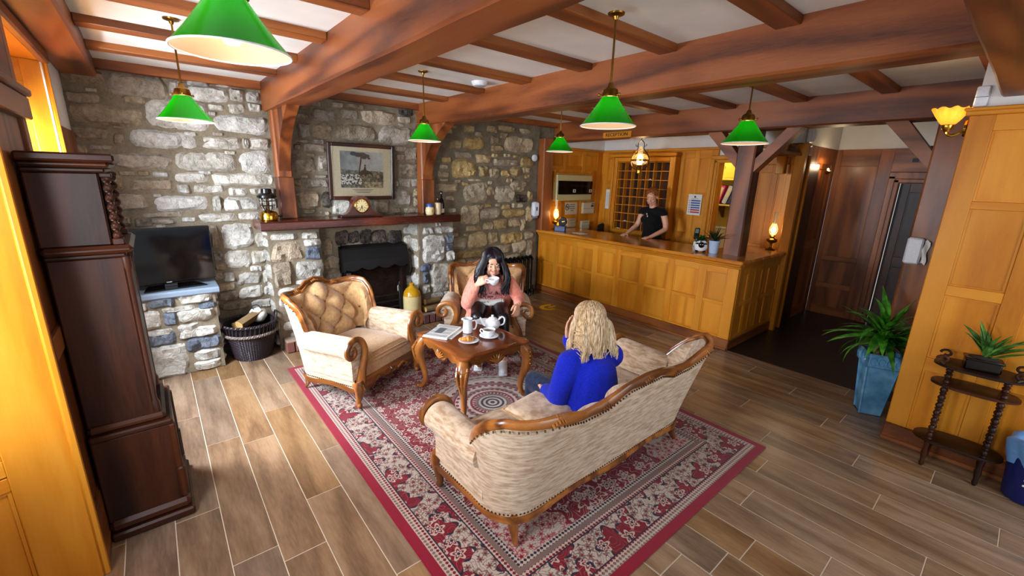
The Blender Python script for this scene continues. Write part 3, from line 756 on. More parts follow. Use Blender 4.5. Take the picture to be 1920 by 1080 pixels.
# black iron hood: a canopy with a scalloped lower lip and side cheeks
hd = G()
prof = [(5.09, 1.02), (5.0, 1.0), (4.93, .90), (4.925, .79)]
n = 28
hd.grid(lambda u, w_: (lerp(1.60+.02*(1-w_), 2.42-.02*(1-w_), u), interp([(0, 5.085), (.35, 5.0), (.8, 4.93), (1, 4.925)], w_),
        interp([(0, 1.03), (.35, 1.0), (.8, .86), (1, .775)], w_)-(0.035*abs(math.sin(u*PI*4)) if w_ > .99 else 0)), n, 10)
hd.prism([(5.09, 1.02), (5.0, .99), (4.93, .86), (4.925, .70), (4.97, .60), (5.09, .62)], 2.40, 2.42, 'x')
hd.prism([(5.09, 1.02), (5.0, .99), (4.93, .86), (4.925, .74), (5.09, .70)], 1.60, 1.62, 'x')
obj('hood', hd, IRON, fp, smooth=False)
obj('cheek', G().cbox(1.64, 1.69, 4.96, 5.09, .13, .72, .005), plain('grey_iron', srgb(62, 62, 66), .5, .4), fp, smooth=False)
hs = obj('hearth', G().cbox(.88, 2.82, 4.70, 5.10, 0.003, .118, .006), MORTAR, fp)
for k in range(22):                       # soldier bricks along the hearth front, and the flat course on top
    x = .875+k*.0885; rnd = random.Random(k)
    if x > 2.78: break
    bm_ = mesh('brick', G().cbox(0, .078, 0, .1, 0, .118, .008), plain('hearth_brick_%d' % (k % 4), [srgb(116, 70, 60), srgb(132, 84, 72), srgb(94, 62, 60), srgb(122, 78, 76)][k % 4], .85, bump=.5), False)
    o = obj('brick', bm_, None, hs); o.location = Vector((x, 4.668+rnd.uniform(0, .006), .006))-root_loc(hs)
for k in range(9):
    x = .88+k*.216
    o = obj('hearth_slab', G().cbox(0, .208, 0, .32, 0, .022, .006), plain('hearth_top_%d' % (k % 3), [srgb(150, 128, 112), srgb(134, 112, 98), srgb(160, 142, 128)][k % 3], .8, bump=.4), hs, world=False, smooth=False)
    o.location = Vector((x, 4.675, .112))-root_loc(hs)
# fire grate: bars between two finialled uprights
gr = thing('fire_grate', 'black iron barred fire grate standing on the hearth before the fire', 'grate', (1.95, 4.87, .134))
for z in (.17, .25, .33, .41): obj('bar', G().tube([(1.68, 4.87, z+.0), (2.235, 4.87, z)], .0125, 8), IRON, gr)
for x in (1.68, 2.245):
    obj('upright', G().cbox(x-.014, x+.014, 4.855, 4.885, .134, .50, .004).lathe([(.006, .5), (.016, .51), (.02, .525), (.012, .545), (.004, .56)], 10, Matrix.Translation((x, 4.87, 0))), IRON, gr)
obj('side_bar', G().tube([(1.68, 4.87, .16), (1.68, 4.99, .16)], .012, 8).tube([(2.245, 4.87, .16), (2.245, 4.99, .16)], .012, 8), IRON, gr)

mt = tag(obj('mantel_shelf', hewn(.776, 3.05, 4.71, 5.12, 1.283, 1.374, 'x', 20, .003, 21), MANTEL['x'], smooth=False), 'long dark red-brown wooden mantel shelf across the stone fireplace', 'shelf')

# ================================================================ stone plinth with the television
pl = thing('stone_plinth', 'rough stone plinth with a slate slab top, under the television', 'plinth', (0, 4.9, 0))
core = obj('core', G().box(-.40, .335, 4.73, 5.12, 0.004, .74), MORTAR, pl)
dp = []
stones_from(pl, [(300,205,570,290,'b'),(580,150,935,245),(190,255,275,325),(125,275,185,340),(150,335,420,515),(450,335,560,460,'b'),(580,300,960,425),(430,280,760,325),(790,240,950,290,'b'),(200,510,560,560),(580,450,790,520),(600,480,970,570),(310,540,565,660,'b'),(190,585,285,690,'b'),(650,570,990,690,'b'),(225,660,695,980),(735,690,1000,790),(745,795,1010,880)], 220, 520, 5.143, 4.73, .03, 500, 'w', done=dp)
fill_stones(pl, (-.38, .335, .02, .73), dp, 4.73, .03, 44, 'w', 300, sizes=((.1, .3), (.06, .14)), cap=20)
rnd = random.Random(8); z = .02
while z < .70:
    h = min(rnd.uniform(.1, .2), .73-z)
    o = obj('stone', stone_mesh(.18, h/2-.006, .018, 900+int(z*100)), ST_PALE, pl, world=False, fix=False)
    o.rotation_euler = (0, 0, PI/2); o.location = Vector((.335, 4.92, z+h/2))-root_loc(pl); z += h
obj('slab', hewn(-.40, .372, 4.69, 5.11, .742, .80, 'x', 8, .004, 31), plain('blue_slate', srgb(120, 134, 150), .4, bump=.5, bscale=18), pl, smooth=False)
tvm = Matrix.Translation((.02, 4.88, .80)) @ Matrix.Rotation(R(9), 4, 'Z')
tv = thing('television', 'black flat screen television on the stone plinth', 'television', (.02, 4.88, .80), R(9))
obj('stand', G().prism([(-.2, -.11), (.26, -.11), (.2, .10), (-.14, .10)], .001, .014, 'z').cbox(-.04, .06, -.01, .03, .012, .10, .004), BLACKGLOSS, tv, world=False, smooth=False)
obj('casing', G().cbox(-.37, .365, -.018, .03, .045, .545, .008), BLACKGLOSS, tv, world=False, smooth=False)
obj('screen', G().box(-.352, .347, -.0192, -.016, .068, .53), SCREEN, tv, world=False, smooth=False)
obj('logo_strip', G().cbox(-.02, .02, -.0205, -.017, .052, .060, .001), plain('tv_strip', srgb(150, 150, 156), .4), tv, world=False)

# ================================================================ longcase clock
ck = thing('longcase_clock', 'tall dark mahogany longcase clock seen from its side against the left wall', 'clock', (-.24, 2.88, 0))
obj('plinth_foot', G().cbox(-.395, -.05, 2.62, 3.15, .003, .05, .01).cbox(-.395, -.062, 2.632, 3.138, .05, .11, .018), MAHOG['x'], ck, smooth=False)
obj('base', G().cbox(-.395, -.09, 2.655, 3.115, .10, .56, .006).cbox(-.09, -.078, 2.70, 3.07, .17, .52, .006), MAHOG['z'], ck, smooth=False)
obj('base_pilaster', G().cbox(-.1, -.062, 2.645, 2.70, .11, .30, .012).cbox(-.1, -.068, 2.648, 2.69, .295, .56, .008), MAHOG['z'], ck, smooth=False)
obj('base_pilaster', G().cbox(-.1, -.062, 3.07, 3.12, .11, .30, .012).cbox(-.1, -.068, 3.08, 3.118, .295, .56, .008), MAHOG['z'], ck, smooth=False)
obj('waist_moulding', G().cbox(-.395, -.075, 2.645, 3.125, .56, .59, .008).cbox(-.395, -.098, 2.665, 3.105, .59, .63, .014), MAHOG['x'], ck, smooth=False)
obj('trunk', G().cbox(-.395, -.14, 2.69, 3.08, .62, 1.45, .006), MAHOG['z'], ck, smooth=False)
obj('trunk_door', G().cbox(-.142, -.123, 2.76, 3.01, .70, 1.38, .008), MAHOG['z'], ck, smooth=False)
obj('trunk_column', G().lathe([(.02, .62), (.02, .68), (.013, .70), (.013, 1.38), (.02, 1.40), (.02, 1.45)], 12, Matrix.Translation((-.133, 2.705, 0))).lathe([(.02, .62), (.02, .68), (.013, .70), (.013, 1.38), (.02, 1.40), (.02, 1.45)], 12, Matrix.Translation((-.133, 3.065, 0))), MAHOG['z'], ck)
obj('hood_moulding', G().cbox(-.395, -.125, 2.66, 3.11, 1.45, 1.475, .008).cbox(-.395, -.095, 2.625, 3.145, 1.475, 1.51, .014), MAHOG['x'], ck, smooth=False)
obj('hood_case', G().cbox(-.395, -.165, 2.655, 3.115, 1.51, 1.83, .006), MAHOG['z'], ck, smooth=False)
for y in (2.672, 3.098):                 # barley-twist columns at the front corners of the hood
    g = G(); pts = []
    g.grid(lambda u, v: ((-.142+(.0125+.0055*math.sin(2*(u*2*PI)+v*40))*math.cos(u*2*PI)), y+(.0125+.0055*math.sin(2*(u*2*PI)+v*40))*math.sin(u*2*PI), 1.54+.27*v), 14, 70, wrapu=True)
    g.cbox(-.163, -.121, y-.021, y+.021, 1.51, 1.54, .004).cbox(-.163, -.121, y-.021, y+.021, 1.81, 1.83, .004)
    obj('twisted_column', g, MAHOG['z'], ck)
obj('hood_door', G().cbox(-.167, -.150, 2.70, 3.07, 1.52, 1.82, .006), MAHOG['z'], ck, smooth=False)
obj('dial', G().lathe([(.13, 0), (.13, .004), (.0, .005)], 32, Matrix.Translation((-.150, 2.885, 1.67)) @ Matrix.Rotation(R(90), 4, 'Y')), GOLD, ck)
obj('cornice', G().cbox(-.395, -.14, 2.64, 3.13, 1.83, 1.85, .006).cbox(-.398, -.122, 2.62, 3.15, 1.85, 1.875, .01).cbox(-.398, -.10, 2.595, 3.175, 1.875, 1.91, .008), MAHOG['x'], ck, smooth=False)

# ================================================================ reception counter
cn = thing('reception_counter', 'long panelled oak reception counter with a polished top', 'counter', (4.83, 5.12, 0), R(-90))
P_ = dict(world=False, smooth=False)
st = [(0, .07)]
xs = [.39, .785, 1.19, 1.585, 1.99, 2.385, 2.785]
for x in xs: st.append((x-.03, x+.062))
st.append((3.08, 3.20))
panelled(cn, 3.20, .125, .96, st, [(.125, .15), (.508, .548), (.868, .96)], OAK, OAK, th=.028, rec=.016)
obj('carcass', G().box(0, 3.17, .03, .10, .03, .99).box(3.10, 3.19, .03, 1.2, .03, .99), OAK['x'], cn, **P_)
obj('plinth', G().cbox(0, 3.20, -.012, .03, .003, .125, .006), DOAK['x'], cn, **P_)
obj('floor_bead', G().cbox(0, 3.20, -.032, -.012, .003, .024, .006), JOIST['x'], cn, **P_)
obj('frieze_moulding', G().cbox(0, 3.225, -.022, .03, .945, .972, .01).cbox(0, 3.225, -.04, .03, .972, .998, .01), OAK['x'], cn, **P_)
obj('counter_top', G().cbox(0, 3.255, -.072, .72, .998, 1.043, .014).cbox(2.62, 3.255, .70, 1.28, .998, 1.043, .014), wood('polished_oak_top', srgb(150, 80, 14), srgb(196, 120, 32), srgb(214, 148, 58), 'x', .18, 1.6, .03, coat=.5), cn, **P_)
ce_ = obj('end_panel', G().box(3.185, 3.19, .03, 1.25, .03, .99), DOAK['x'], cn, **P_)
obj('end_moulding', G().cbox(3.192, 3.214, .03, 1.26, .945, .972, .008).cbox(3.192, 3.232, .03, 1.27, .972, .9985, .008), OAK['y'], cn, **P_)
e0 = 3.19                                   # the end of the counter: its own stiles, rails and panels, facing local +x
for a, b in ((.028, .12), (.25, .31), (.45, .51), (.65, .71), (.85, .91), (1.16, 1.25)):
    obj('stile', G().cbox(e0, e0+.018, a, b, .125, .96, .003), OAK['z'], cn, **P_)
for a, b in ((.125, .17), (.50, .56), (.87, .96)):
    obj('rail', G().cbox(e0, e0+.0172, .03, 1.245, a, b, .003), OAK['y'], cn, **P_)
for a, b in ((.12, .25), (.31, .45), (.51, .65), (.71, .85), (.91, 1.16)):
    for c, d in ((.17, .50), (.56, .87)): obj('panel', G().cbox(e0-.004, e0+.006, a, b, c, d, .002), OAK['z'], cn, **P_)
obj('plinth', G().cbox(3.19, 3.212, -.012, 1.25, .003, .125, .006), DOAK['y'], cn, **P_)

# ================================================================ key rack of pigeonholes on the reception wall
kr = thing('pigeonhole_rack', 'wall rack of small wooden pigeonholes for keys behind the receptionist', 'rack', (6.29, 4.18, 1.03), R(-90))
obj('back_board', G().box(-.49, .49, -.012, -.004, 0, 1.12), MAHOG['z'], kr, **P_)  # dark wood puts the shade of the holes into the colour
for i in range(8):
    x = -.477+i*.1363; obj('divider', G().box(x-.005, x+.005, -.10, -.012, .001, 1.119), OAK['z'], kr, **P_)
for j in range(9):
    z = .006+j*.1385; obj('shelf', G().box(-.484, .484, -.098, -.012, z-.005, z+.005), OAK['x'], kr, **P_)
for sg in (-1, 1):
    a, b = sorted((sg*.486, sg*.552)); c, d = sorted((sg*.552, sg*.588))
    obj('frame_side', G().cbox(a, b, -.130, -.002, -.058, 1.19, .008), OAK['z'], kr, **P_)
    obj('frame_moulding', G().cbox(c, d, -.150, -.002, -.062, 1.195, .01), OAK['z'], kr, **P_)
obj('frame_rail', G().cbox(-.485, .485, -.127, -.003, 1.125, 1.188, .006), OAK['x'], kr, **P_)
obj('frame_rail', G().cbox(-.485, .485, -.127, -.003, -.057, -.002, .006), OAK['x'], kr, **P_)
obj('cornice', G().cbox(-.605, .605, -.16, -.001, 1.196, 1.25, .012), OAK['x'], kr, **P_)
ORD = ['first', 'second', 'third', 'fourth', 'fifth', 'sixth', 'seventh']; RORD = ['bottom', 'second lowest', 'third lowest', 'middle', 'fourth highest', 'third highest', 'second highest', 'top']
for i, j in ((0, 3), (3, 6), (5, 4), (5, 3), (0, 0), (1, 1), (4, 6), (2, 0)):
    x = -.409+i*.1363; z = j*.1385+.012
    g = G().lathe([(.014, 0), (.018, .004), (.014, .012), (.004, .014)], 10, Matrix.Translation((x, -.07, z)))
    k_ = tag(obj('room_key', g.cbox(x-.03, x+.03, -.08, -.06, z, z+.006, .002), GOLD if (i+j) % 2 else WHITEPL), '%s room key in the %s column, %s row of the pigeonhole rack' % ('brass' if (i+j) % 2 else 'white tagged', ORD[i], RORD[j]), 'key', 'room keys in the pigeonhole rack')
    k_.location = (6.29, 4.18, 1.03); k_.rotation_euler = (0, 0, R(-90))
tag(obj('document_roll', G().tube([(-.1, -.16, .14), (.16, -.16, .40)], .016, 10), PAPER), 'pale rolled paper leaning in the lower right of the pigeonhole rack', 'paper').location = (6.27, 3.85, 1.0)
bpy.data.objects['document_roll'].rotation_euler = (0, 0, R(-90))

# ================================================================ rug
def rug_mat(hx, hy):
    m = M('persian_rug', .92, .1); nt = m.nt
    tc = m.n('ShaderNodeTexCoord'); sp = m.n('ShaderNodeSeparateXYZ'); m.l(tc.outputs['Object'], sp.inputs[0])
    x, y = X(nt, sp.outputs[0]), X(nt, sp.outputs[1])
    P = tc.outputs['Object']
    ax, ay = x.abs(), y.abs()
    e = (ax*-1+hx).min(ay*-1+hy)                     # distance in from the edge
    # small flowers: petals round the centre of every voronoi cell
    def flowers(scale, petals, r0, rnd):
        v = m.n('ShaderNodeTexVoronoi'); v.inputs['Scale'].default_value = scale; v.inputs['Randomness'].default_value = rnd
        v.voronoi_dimensions = '2D'; m.l(P, v.inputs['Vector'])
        sub = m.n('ShaderNodeVectorMath'); sub.operation = 'SUBTRACT'; m.l(P, sub.inputs[0])
        m.l(v.outputs['Position'], sub.inputs[1])
        s2 = m.n('ShaderNodeSeparateXYZ'); m.l(sub.outputs[0], s2.inputs[0])
        u, w_ = X(nt, s2.outputs[0]), X(nt, s2.outputs[1])
        r = (u*u+w_*w_).sqrt()*scale; th = u.op('ARCTAN2', w_)
        edge = (th*petals).sin()*.10+r0
        return r, edge, v.outputs['Color'], th
    def curls(scale, k, wd, off=0.0):
        n = m.n('ShaderNodeTexNoise'); n.noise_dimensions = '2D'; n.inputs['Scale'].default_value = scale; n.inputs['Detail'].default_value = 1.5
        mp = m.n('ShaderNodeMapping'); mp.inputs['Location'].default_value = (off, off*.7, 0); m.l(P, mp.inputs[0]); m.l(mp.outputs[0], n.inputs['Vector'])
        return ((X(nt, n.outputs['Fac'])*k).sin()).abs().lt(wd)
    RED, CREAM, NAVY, ROSE, TAUPE = srgb(118, 10, 32), srgb(188, 170, 158), srgb(40, 32, 48), srgb(160, 84, 86), srgb(124, 98, 90)
    r, ed, vc, th = flowers(9.5, 5, .33, .75)
    r2, ed2, vc2, th2 = flowers(19, 6, .30, .9)
    vine = curls(7.0, 40, .16); vine2 = curls(11, 52, .15, 4.0)
    def scatter(ground, motif, centre, line, line2, small=True):
        c = m.mix(vine, ground, line)
        c = m.mix(vine2, c, line2)
        if small:
            c = m.mix(r2.lt(ed2), c, motif)
            c = m.mix(r2.lt(.12), c, centre)
        c = m.mix(r.lt(ed), c, motif); c = m.mix(r.lt(ed*.68), c, ground); c = m.mix(r.lt(ed*.45), c, motif); c = m.mix(r.lt(.08), c, centre)
        return c
    field = scatter(RED, CREAM, NAVY, CREAM, RED, False)
    bcre = scatter(CREAM, TAUPE, RED, NAVY, TAUPE)
    bred = scatter(RED, CREAM, NAVY, ROSE, RED, False)
    r3, ed3, vc3, th3 = flowers(4.3, 4, .40, .55)
    bord = m.mix(r3.lt(ed3+(th3*8).sin()*.05), bcre, bred)
    bord = m.mix(r3.lt(ed3+(th3*8).sin()*.05)*r3.gt(ed3-.035), bord, NAVY)
    r4, ed4, vc4, th4 = flowers(5.2, 6, .30, .8)
    field = m.mix(r4.lt(ed4)*r4.gt(ed4*.78), field, CREAM)
    cream2 = scatter(CREAM, ROSE, RED, TAUPE, TAUPE)
    # medallion
    R0 = (x*x+y*y).sqrt(); TH = x.op('ARCTAN2', y)
    lob = (TH*16).sin()*.012
    med = cream2
    rings = (R0*2*PI/.052).sin().gt(.15)
    pet = ((TH*24).sin()*.35+(R0*2*PI/.105).sin()).gt(.35)
    med = m.mix(pet, CREAM, TAUPE)
    med = m.mix(((TH*32).sin()*.5+(R0*2*PI/.07).sin()).gt(.75), med, RED)
    med = m.mix(R0.lt(.19)*R0.gt(.17), med, RED); med = m.mix(R0.lt(.33)*R0.gt(.315), med, RED)
    core = m.mix((R0*2*PI/.04).sin().gt(0.0), CREAM, NAVY)
    med = m.mix(R0.lt(.125), med, core)
    halo = m.mix(((TH*40).sin()*.6+(R0*2*PI/.05).sin()).gt(.2), CREAM, TAUPE)
    out = m.mix((R0+lob).lt(.50), field, halo)
    out = m.mix(R0.lt(.43), out, med)
    # cream scalloped spandrels in the corners of the field
    bx = .37                                         # border width
    cx, cy = ax*-1+(hx-bx), ay*-1+(hy-bx)
    q = ((cx*cx)+(cy*cy)).sqrt()+((cx.op('ARCTAN2', cy)*18).sin()*.018)
    out = m.mix(q.lt(.42), out, cream2); out = m.mix(q.lt(.42)*q.gt(.40), out, RED)
    inb = e.lt(bx)
    out = m.mix(inb, out, bord)
    def stripe(a, b, c): 
        nonlocal out
        out = m.mix(e.lt(b)*e.gt(a), out, c)
    zig = (((x+y)*2*PI/.045).sin()*((x-y)*2*PI/.045).sin()).gt(0.05)
    stripe(.355, .385, m.mix(zig, CREAM, NAVY)); stripe(.325, .355, TAUPE); stripe(.300, .325, m.mix(zig, CREAM, RED)); stripe(.292, .30, NAVY)
    stripe(.105, .112, NAVY); stripe(.085, .105, m.mix(zig, CREAM, RED)); stripe(.055, .085, m.mix(zig, CREAM, TAUPE)); stripe(-.01, .055, srgb(138, 14, 42))
    pile = m.noise(P, 260, 2); v2 = m.noise(P, 3, 2)
    hs = m.n('ShaderNodeHueSaturation'); m.l(out, hs.inputs['Color']); m.l(pile*.5+v2*.3+.52, hs.inputs['Value']); m.col(hs.outputs[0])
    m.bump(pile, .35, .004); m.b.inputs['Sheen Weight'].default_value = .2
    return m.m
HX, HY = 1.205, 1.701
rg = obj('patterned_rug', G().cbox(-HX, HX, -HY, HY, 0.001, .011, .004), rug_mat(HX, HY), loc=(1.985, 2.584, 0))
tag(rg, 'red and cream oriental rug with a round medallion, under the sofa and table', 'rug')

# ================================================================ carved-frame seating
BTN = plain('covered_button', srgb(120, 80, 46), .8)
def seat_suite(name, label, cat, hw, yf, yb, r, crest, loc, rz, tuft=True, group=None, cushions=1):
    t = thing(name, label, cat, loc, rz, group)
    Wd = dict(world=False)
    zr = .175
    Ls = (yb-r)-yf; La = r*PI/2; Lb = 2*(hw-r); LT = 2*Ls+2*La+Lb
    def plan(d):
        if d < Ls: return (-hw, yf+d, -1, 0, 0)
        d -= Ls
        if d < La:
            a = d/r; return (-hw+r-r*math.cos(a), yb-r+r*math.sin(a), -math.cos(a), math.sin(a), a/(PI/2))
        d -= La
        if d < Lb: return (-hw+r+d, yb, 0, 1, 1)
        d -= Lb
        if d < La:
            a = d/r; return (hw-r+r*math.sin(a), yb-r+r*math.cos(a), math.sin(a), math.cos(a), 1-a/(PI/2))
        d -= La
        return (hw, yb-r-d, 1, 0, 0)
    za = .47
    def top(d):
        x, y, nx, ny, b = plan(d)
        dd = min(d, LT-d)                      # distance from the nearer front end
        rise = sstep(Ls-.13, Ls+La*.45, dd) if hw > .6 else sstep(Ls-.06, Ls+La*.22, dd)
        return lerp(za, interp(crest, min(abs(x), hw)), rise)
    def lean(d):
        dd = min(d, LT-d); return lerp(.035, .175, sstep(Ls-.15, Ls+La*.7, dd)) if hw > .6 else lerp(.02, .15, sstep(Ls-.02, Ls+La*.95, dd))
    def shell(d, v, inset=0.0):
        x, y, nx, ny, b = plan(d); z = lerp(zr, top(d), v)
        o = lean(d)*((z-zr)/.62)**1.15-inset
        return Vector((x+nx*o, y+ny*o, z))
    NB = 90 if hw > .6 else 64
    g = G(); g.grid(lambda u, v: shell(u*LT, v), NB, 10); obj('outer_upholstery', g, CHENILLE, t, **Wd)
    # inner back: buttoned pillow
    d0, d1 = Ls-.02, LT-Ls+.02; nb = 84 if hw > .6 else 60; nv = 34
    zs = .40
    LL = d1-d0; cell = .145 if hw > .6 else .118
    def inner(u, v):
        d = d0+u*LL; zt = top(d)-.008; z = lerp(zs, zt, v)
        vv = (z-zr)/max(top(d)-zr, .01)
        a = (u-.5)*LL/cell*2; b = (z-.47)/cell*2
        h = math.sqrt(abs(math.sin(PI*(a+b)/4)*math.sin(PI*(a-b)/4))) if tuft else .6
        belly = math.sin(PI*min(1, .12+v*.88))
        fade = sstep(0, .12, v)*sstep(0, .05, u)*sstep(0, .05, 1-u)
        th = .035+.085*belly**.7+.06*(1-v)+(.078*(h-.55))*fade
        bb_ = plan(d)[4]
        if 0 < bb_ < 1: th = min(th, r*.58)
        p = shell(d, vv, th); return p
    g = G(); g.grid(inner, nb, nv)
    g.grid(lambda u, v: shell(d0+u*LL, 1.0, lerp(.0, .035, v)) if v < 1 else inner(u, 1.0), nb, 3)
    bk = obj('backrest', g, VELVET if cat == 'armchair' else CHENILLE, t, **Wd)
    i0 = int(LL/cell)+1
    for i in range(-i0, i0+1):
        for j in range(0, 5):
            if (i+j) % 2: continue
            u = .5+i*cell/LL; z = .47+j*cell
            d = d0+u*LL
            if not .05 < u < .95 or z > top(d)-.06: continue
            v = (z-zs)/(top(d)-.008-zs); p = inner(u, v)
            if cat == 'armchair': obj('button', G().ell((0, 0, 0), (.012, .012, .010), 8, 5), CARVE['x'] if False else BTN, bk, loc=p, world=False)
    # carved crest rail along the upper edge of the shell
    ds = [Ls-.12+(LT-2*Ls+.24)*i/110 for i in range(111)]
    pts = [shell(d, 1.0, .012)+Vector((0, 0, .006)) for d in ds]
    def rr(i):
        d = ds[i]; x = plan(d)[0]; s_ = min(i, 110-i)/110
        return (.024+.009*math.cos(x*PI*2/.62)**2)*(.55+.45*sstep(0, .1, s_))
    cr = obj('crest_rail', G().tube(pts, [rr(i) for i in range(111)], 10, flat=.72, up=(0, 0, 1)), CARVE['x'], t, **Wd)
    # inner bead and carved leaf scrolls
    pts2 = [shell(d, 1.0, .040)+Vector((0, 0, -.004)) for d in ds]
    obj('crest_bead', G().tube(pts2, .010, 8), CARVE['x'], cr, **Wd)
    def scroll(d, s_=1.0):
        p = shell(d, 1.0, .012); x, y, nx, ny, b = plan(d); tx, ty = -ny, nx
        g = G()
        for q in (-2, -1, 0, 1, 2):
            c = p+Vector((tx, ty, 0))*q*.017*s_+Vector((0, 0, .028-.004*abs(q)))
            g.tube([c+Vector((nx, ny, 0))*.03+Vector((0, 0, -.02)), c+Vector((0, 0, .004)), c-Vector((nx, ny, 0))*.03+Vector((0, 0, -.018))], [.006, .0095, .006], 7)
        obj('leaf_carving', g, CARVE['x'], cr, **Wd)
    mid = LT/2
    for o_ in ((0, -.33, .33, -.68, .68) if hw > .6 else (0, -.2, .2)): scroll(mid+o_)
    for sg in (-1, 1):                        # volute where the rail curls down to the arm
        d = Ls-.12 if sg < 0 else LT-Ls+.12
        p = shell(d, 1.0, .012); g = G(); L_ = []
        for k in range(26):
            a = k*.38; q = .045*(1-k/30); L_.append(p+Vector((0, -.012+q*math.sin(a)-.02, q*math.cos(a)-.03)))
        obj('volute', g.tube(L_, [.014*(1-k/50) for k in range(26)], 8), CARVE['x'], cr, **Wd)
    # brass-headed nails along the shell
    g = G(); nn = int(LT/.021)
    for k in range(nn+1):
        d = LT*k/nn
        for v, ins in ((1.0, -.004), (0.0, -.003)):
            if v == 1.0 and not (Ls-.12 < d < LT-Ls+.12): continue
            p = shell(d, v, ins)+Vector((0, 0, -.022 if v else .016)); g.ell(p, .0058, 6, 4)
    nl = obj('nail_heads', g, NAIL, t, **Wd); nl['kind'] = 'stuff'
    # wooden base rail round three sides, gently waved, and the carved front apron
    pts = [shell(LT*i/80, 0, .004)+Vector((0, 0, -.012-.012*math.cos(4*PI*i/80*2))) for i in range(81)]
    obj('base_rail', G().tube(pts, .024, 8, flat=.75, up=(0, 0, 1)), CARVE['y'], t, **Wd)
    n = 48; up = []; lo = []
    for i in range(n+1):
        u = -1+2*i/n; x = u*(hw-.015); up.append((x, .235))
        lo.append((x, .175-.035*abs(math.cos(u*PI*(2 if hw > .6 else 1.5)))-(.03 if abs(u) < .12 else 0)*(1-abs(u)/.12)))
    fr = obj('front_apron', G().prism(up+lo[::-1], yf-.026, yf+.012, 'y'), CARVE['x'], t, smooth=False, **Wd)
    g = G()
    for q in range(-4, 5):
        a = q*.32; g.tube([(0, yf-.03, .165), (math.sin(a)*.045, yf-.042, .165+math.cos(a)*.035), (math.sin(a)*.085, yf-.03, .165+math.cos(a)*.06-.01)], [.006, .009, .004], 6)
    for sg in (-1, 1): g.tube([(sg*.09, yf-.032, .17), (sg*.16, yf-.036, .20), (sg*.23, yf-.032, .165), (sg*.20, yf-.03, .15)], [.01, .009, .008, .006], 6)
    obj('leaf_carving', g, CARVE['x'], fr, **Wd)
    fm = VELVET if cat == 'armchair' else CHENILLE
    obj('front_panel', G().cbox(-hw+.02, hw-.02, yf-.01, yf+.05, .225, .345, .015), fm, t, **Wd)
    # seat
    ai = hw-.105
    def seatf(u, v, x0, x1):
        q = lambda s_: 1-abs(2*s_-1)**6
        x = lerp(x0, x1, u); y = lerp(yf-.018, yb-.05, v); return (x, y, .335+.085*(q(u)*q(v))**.5+.022*math.sin(PI*u)*math.sin(PI*v))
    for k in range(cushions):
        x0 = -ai+2*ai*k/cushions; x1 = -ai+2*ai*(k+1)/cushions
        g = G(); g.grid(lambda u, v: seatf(u, v, x0+.002, x1-.002), 26, 24); g.box(x0+.004, x1-.004, yf+.0, yb-.06, .30, .336)
        sc = obj('seat_cushion', g, fm, t, **Wd)
        pp = [seatf(u, .012, x0+.004, x1-.004) for u in [.03+.94*i/16 for i in range(17)]]; pq = [seatf(u, .06, x0+.004, x1-.004) for u in [.03+.94*i/16 for i in range(17)]]
        obj('piping', G().tube(pp, .006, 6).tube(pq, .006, 6), fm, sc, **Wd)
    # rolled arms with scrolled wooden fronts
    prof = [(-.105, .25), (-.104, .36), (-.100, .46), (-.085, .535), (-.045, .588), (.012, .602), (.068, .578), (.098, .525), (.085, .472), (.045, .455), (.03, .40), (.028, .30), (.03, .25)]
    prs = [(p.x, p.y) for p in spline([(a, b, 0) for a, b in prof], 3)]
    for sg in (-1, 1):
        xa = sg*(hw-.01); g = G(); nseg = 12; y0, y1 = yf+.0, yb-r*.8; v = []; f = []; N_ = len(prs)
        for j in range(nseg+1):
            w_ = j/nseg; y = lerp(y0, y1, w_); sc_ = 1-.08*sstep(.7, 1, w_)-.10*sstep(.95, 1, w_)
            puff = -.012*(1-sstep(0, .10, w_))
            for a, b in prs: v.append((xa+sg*(a*sc_), y, .25+(b-.25)*(1-.05*w_)+(puff if b > .45 else 0)))
        for j in range(nseg):
            for k in range(N_): f.append((j*N_+k, j*N_+(k+1) % N_, (j+1)*N_+(k+1) % N_, (j+1)*N_+k))
        f.append(tuple(range(N_))[::-1]); f.append(tuple(nseg*N_+k for k in range(N_)))
        ar = obj('arm', g.add(v, f), CHENILLE, t, **Wd)
        w_pts = [(-.005, .15), (-.03, .22), (-.05, .32), (-.088, .42), (-.096, .50), (-.062, .570), (.0, .598), (.062, .575), (.092, .52), (.075, .468), (.030, .462), (.006, .50), (.022, .535), (.048, .520)]
        sp_ = spline([(xa+sg*a, yf-.028, b) for a, b in w_pts], 5)
        rad = rspline([.040, .036, .030, .024, .021, .020, .019, .019, .018, .017, .015, .013, .010, .006], 5)
        obj('arm_scroll', G().tube(sp_, rad, 10, flat=1.25, up=(0, -1, 0)), CARVE['z'], ar, **Wd)
        g = G()                                  # front cabriole leg with knee and scroll toe
        L_ = spline([(xa-sg*.005, yf-.018, .235), (xa-sg*.005, yf-.034, .185), (xa-sg*.005, yf-.026, .11), (xa-sg*.005, yf-.010, .055), (xa-sg*.005, yf-.024, .024), (xa-sg*.005, yf-.034, .0145)], 4)
        g.tube(L_, rspline([.046, .046, .030, .021, .023, .016], 4), 10)
        lg = obj('leg', g, CARVE['z'], t, **Wd)
        obj('knee_carving', G().tube([(xa-sg*.005, yf-.07, .225), (xa-sg*.005, yf-.085, .19), (xa-sg*.005, yf-.062, .125)], [.006, .013, .005], 7).tube([(xa-sg*.03, yf-.06, .22), (xa-sg*.022, yf-.072, .19), (xa-sg*.01, yf-.058, .14)], [.005, .009, .004], 7).tube([(xa+sg*.02, yf-.06, .22), (xa+sg*.012, yf-.072, .19), (xa, yf-.058, .14)], [.005, .009, .004], 7), CARVE['z'], lg, **Wd)
        xr = sg*(hw-r*.55); yr = yb-r*.30
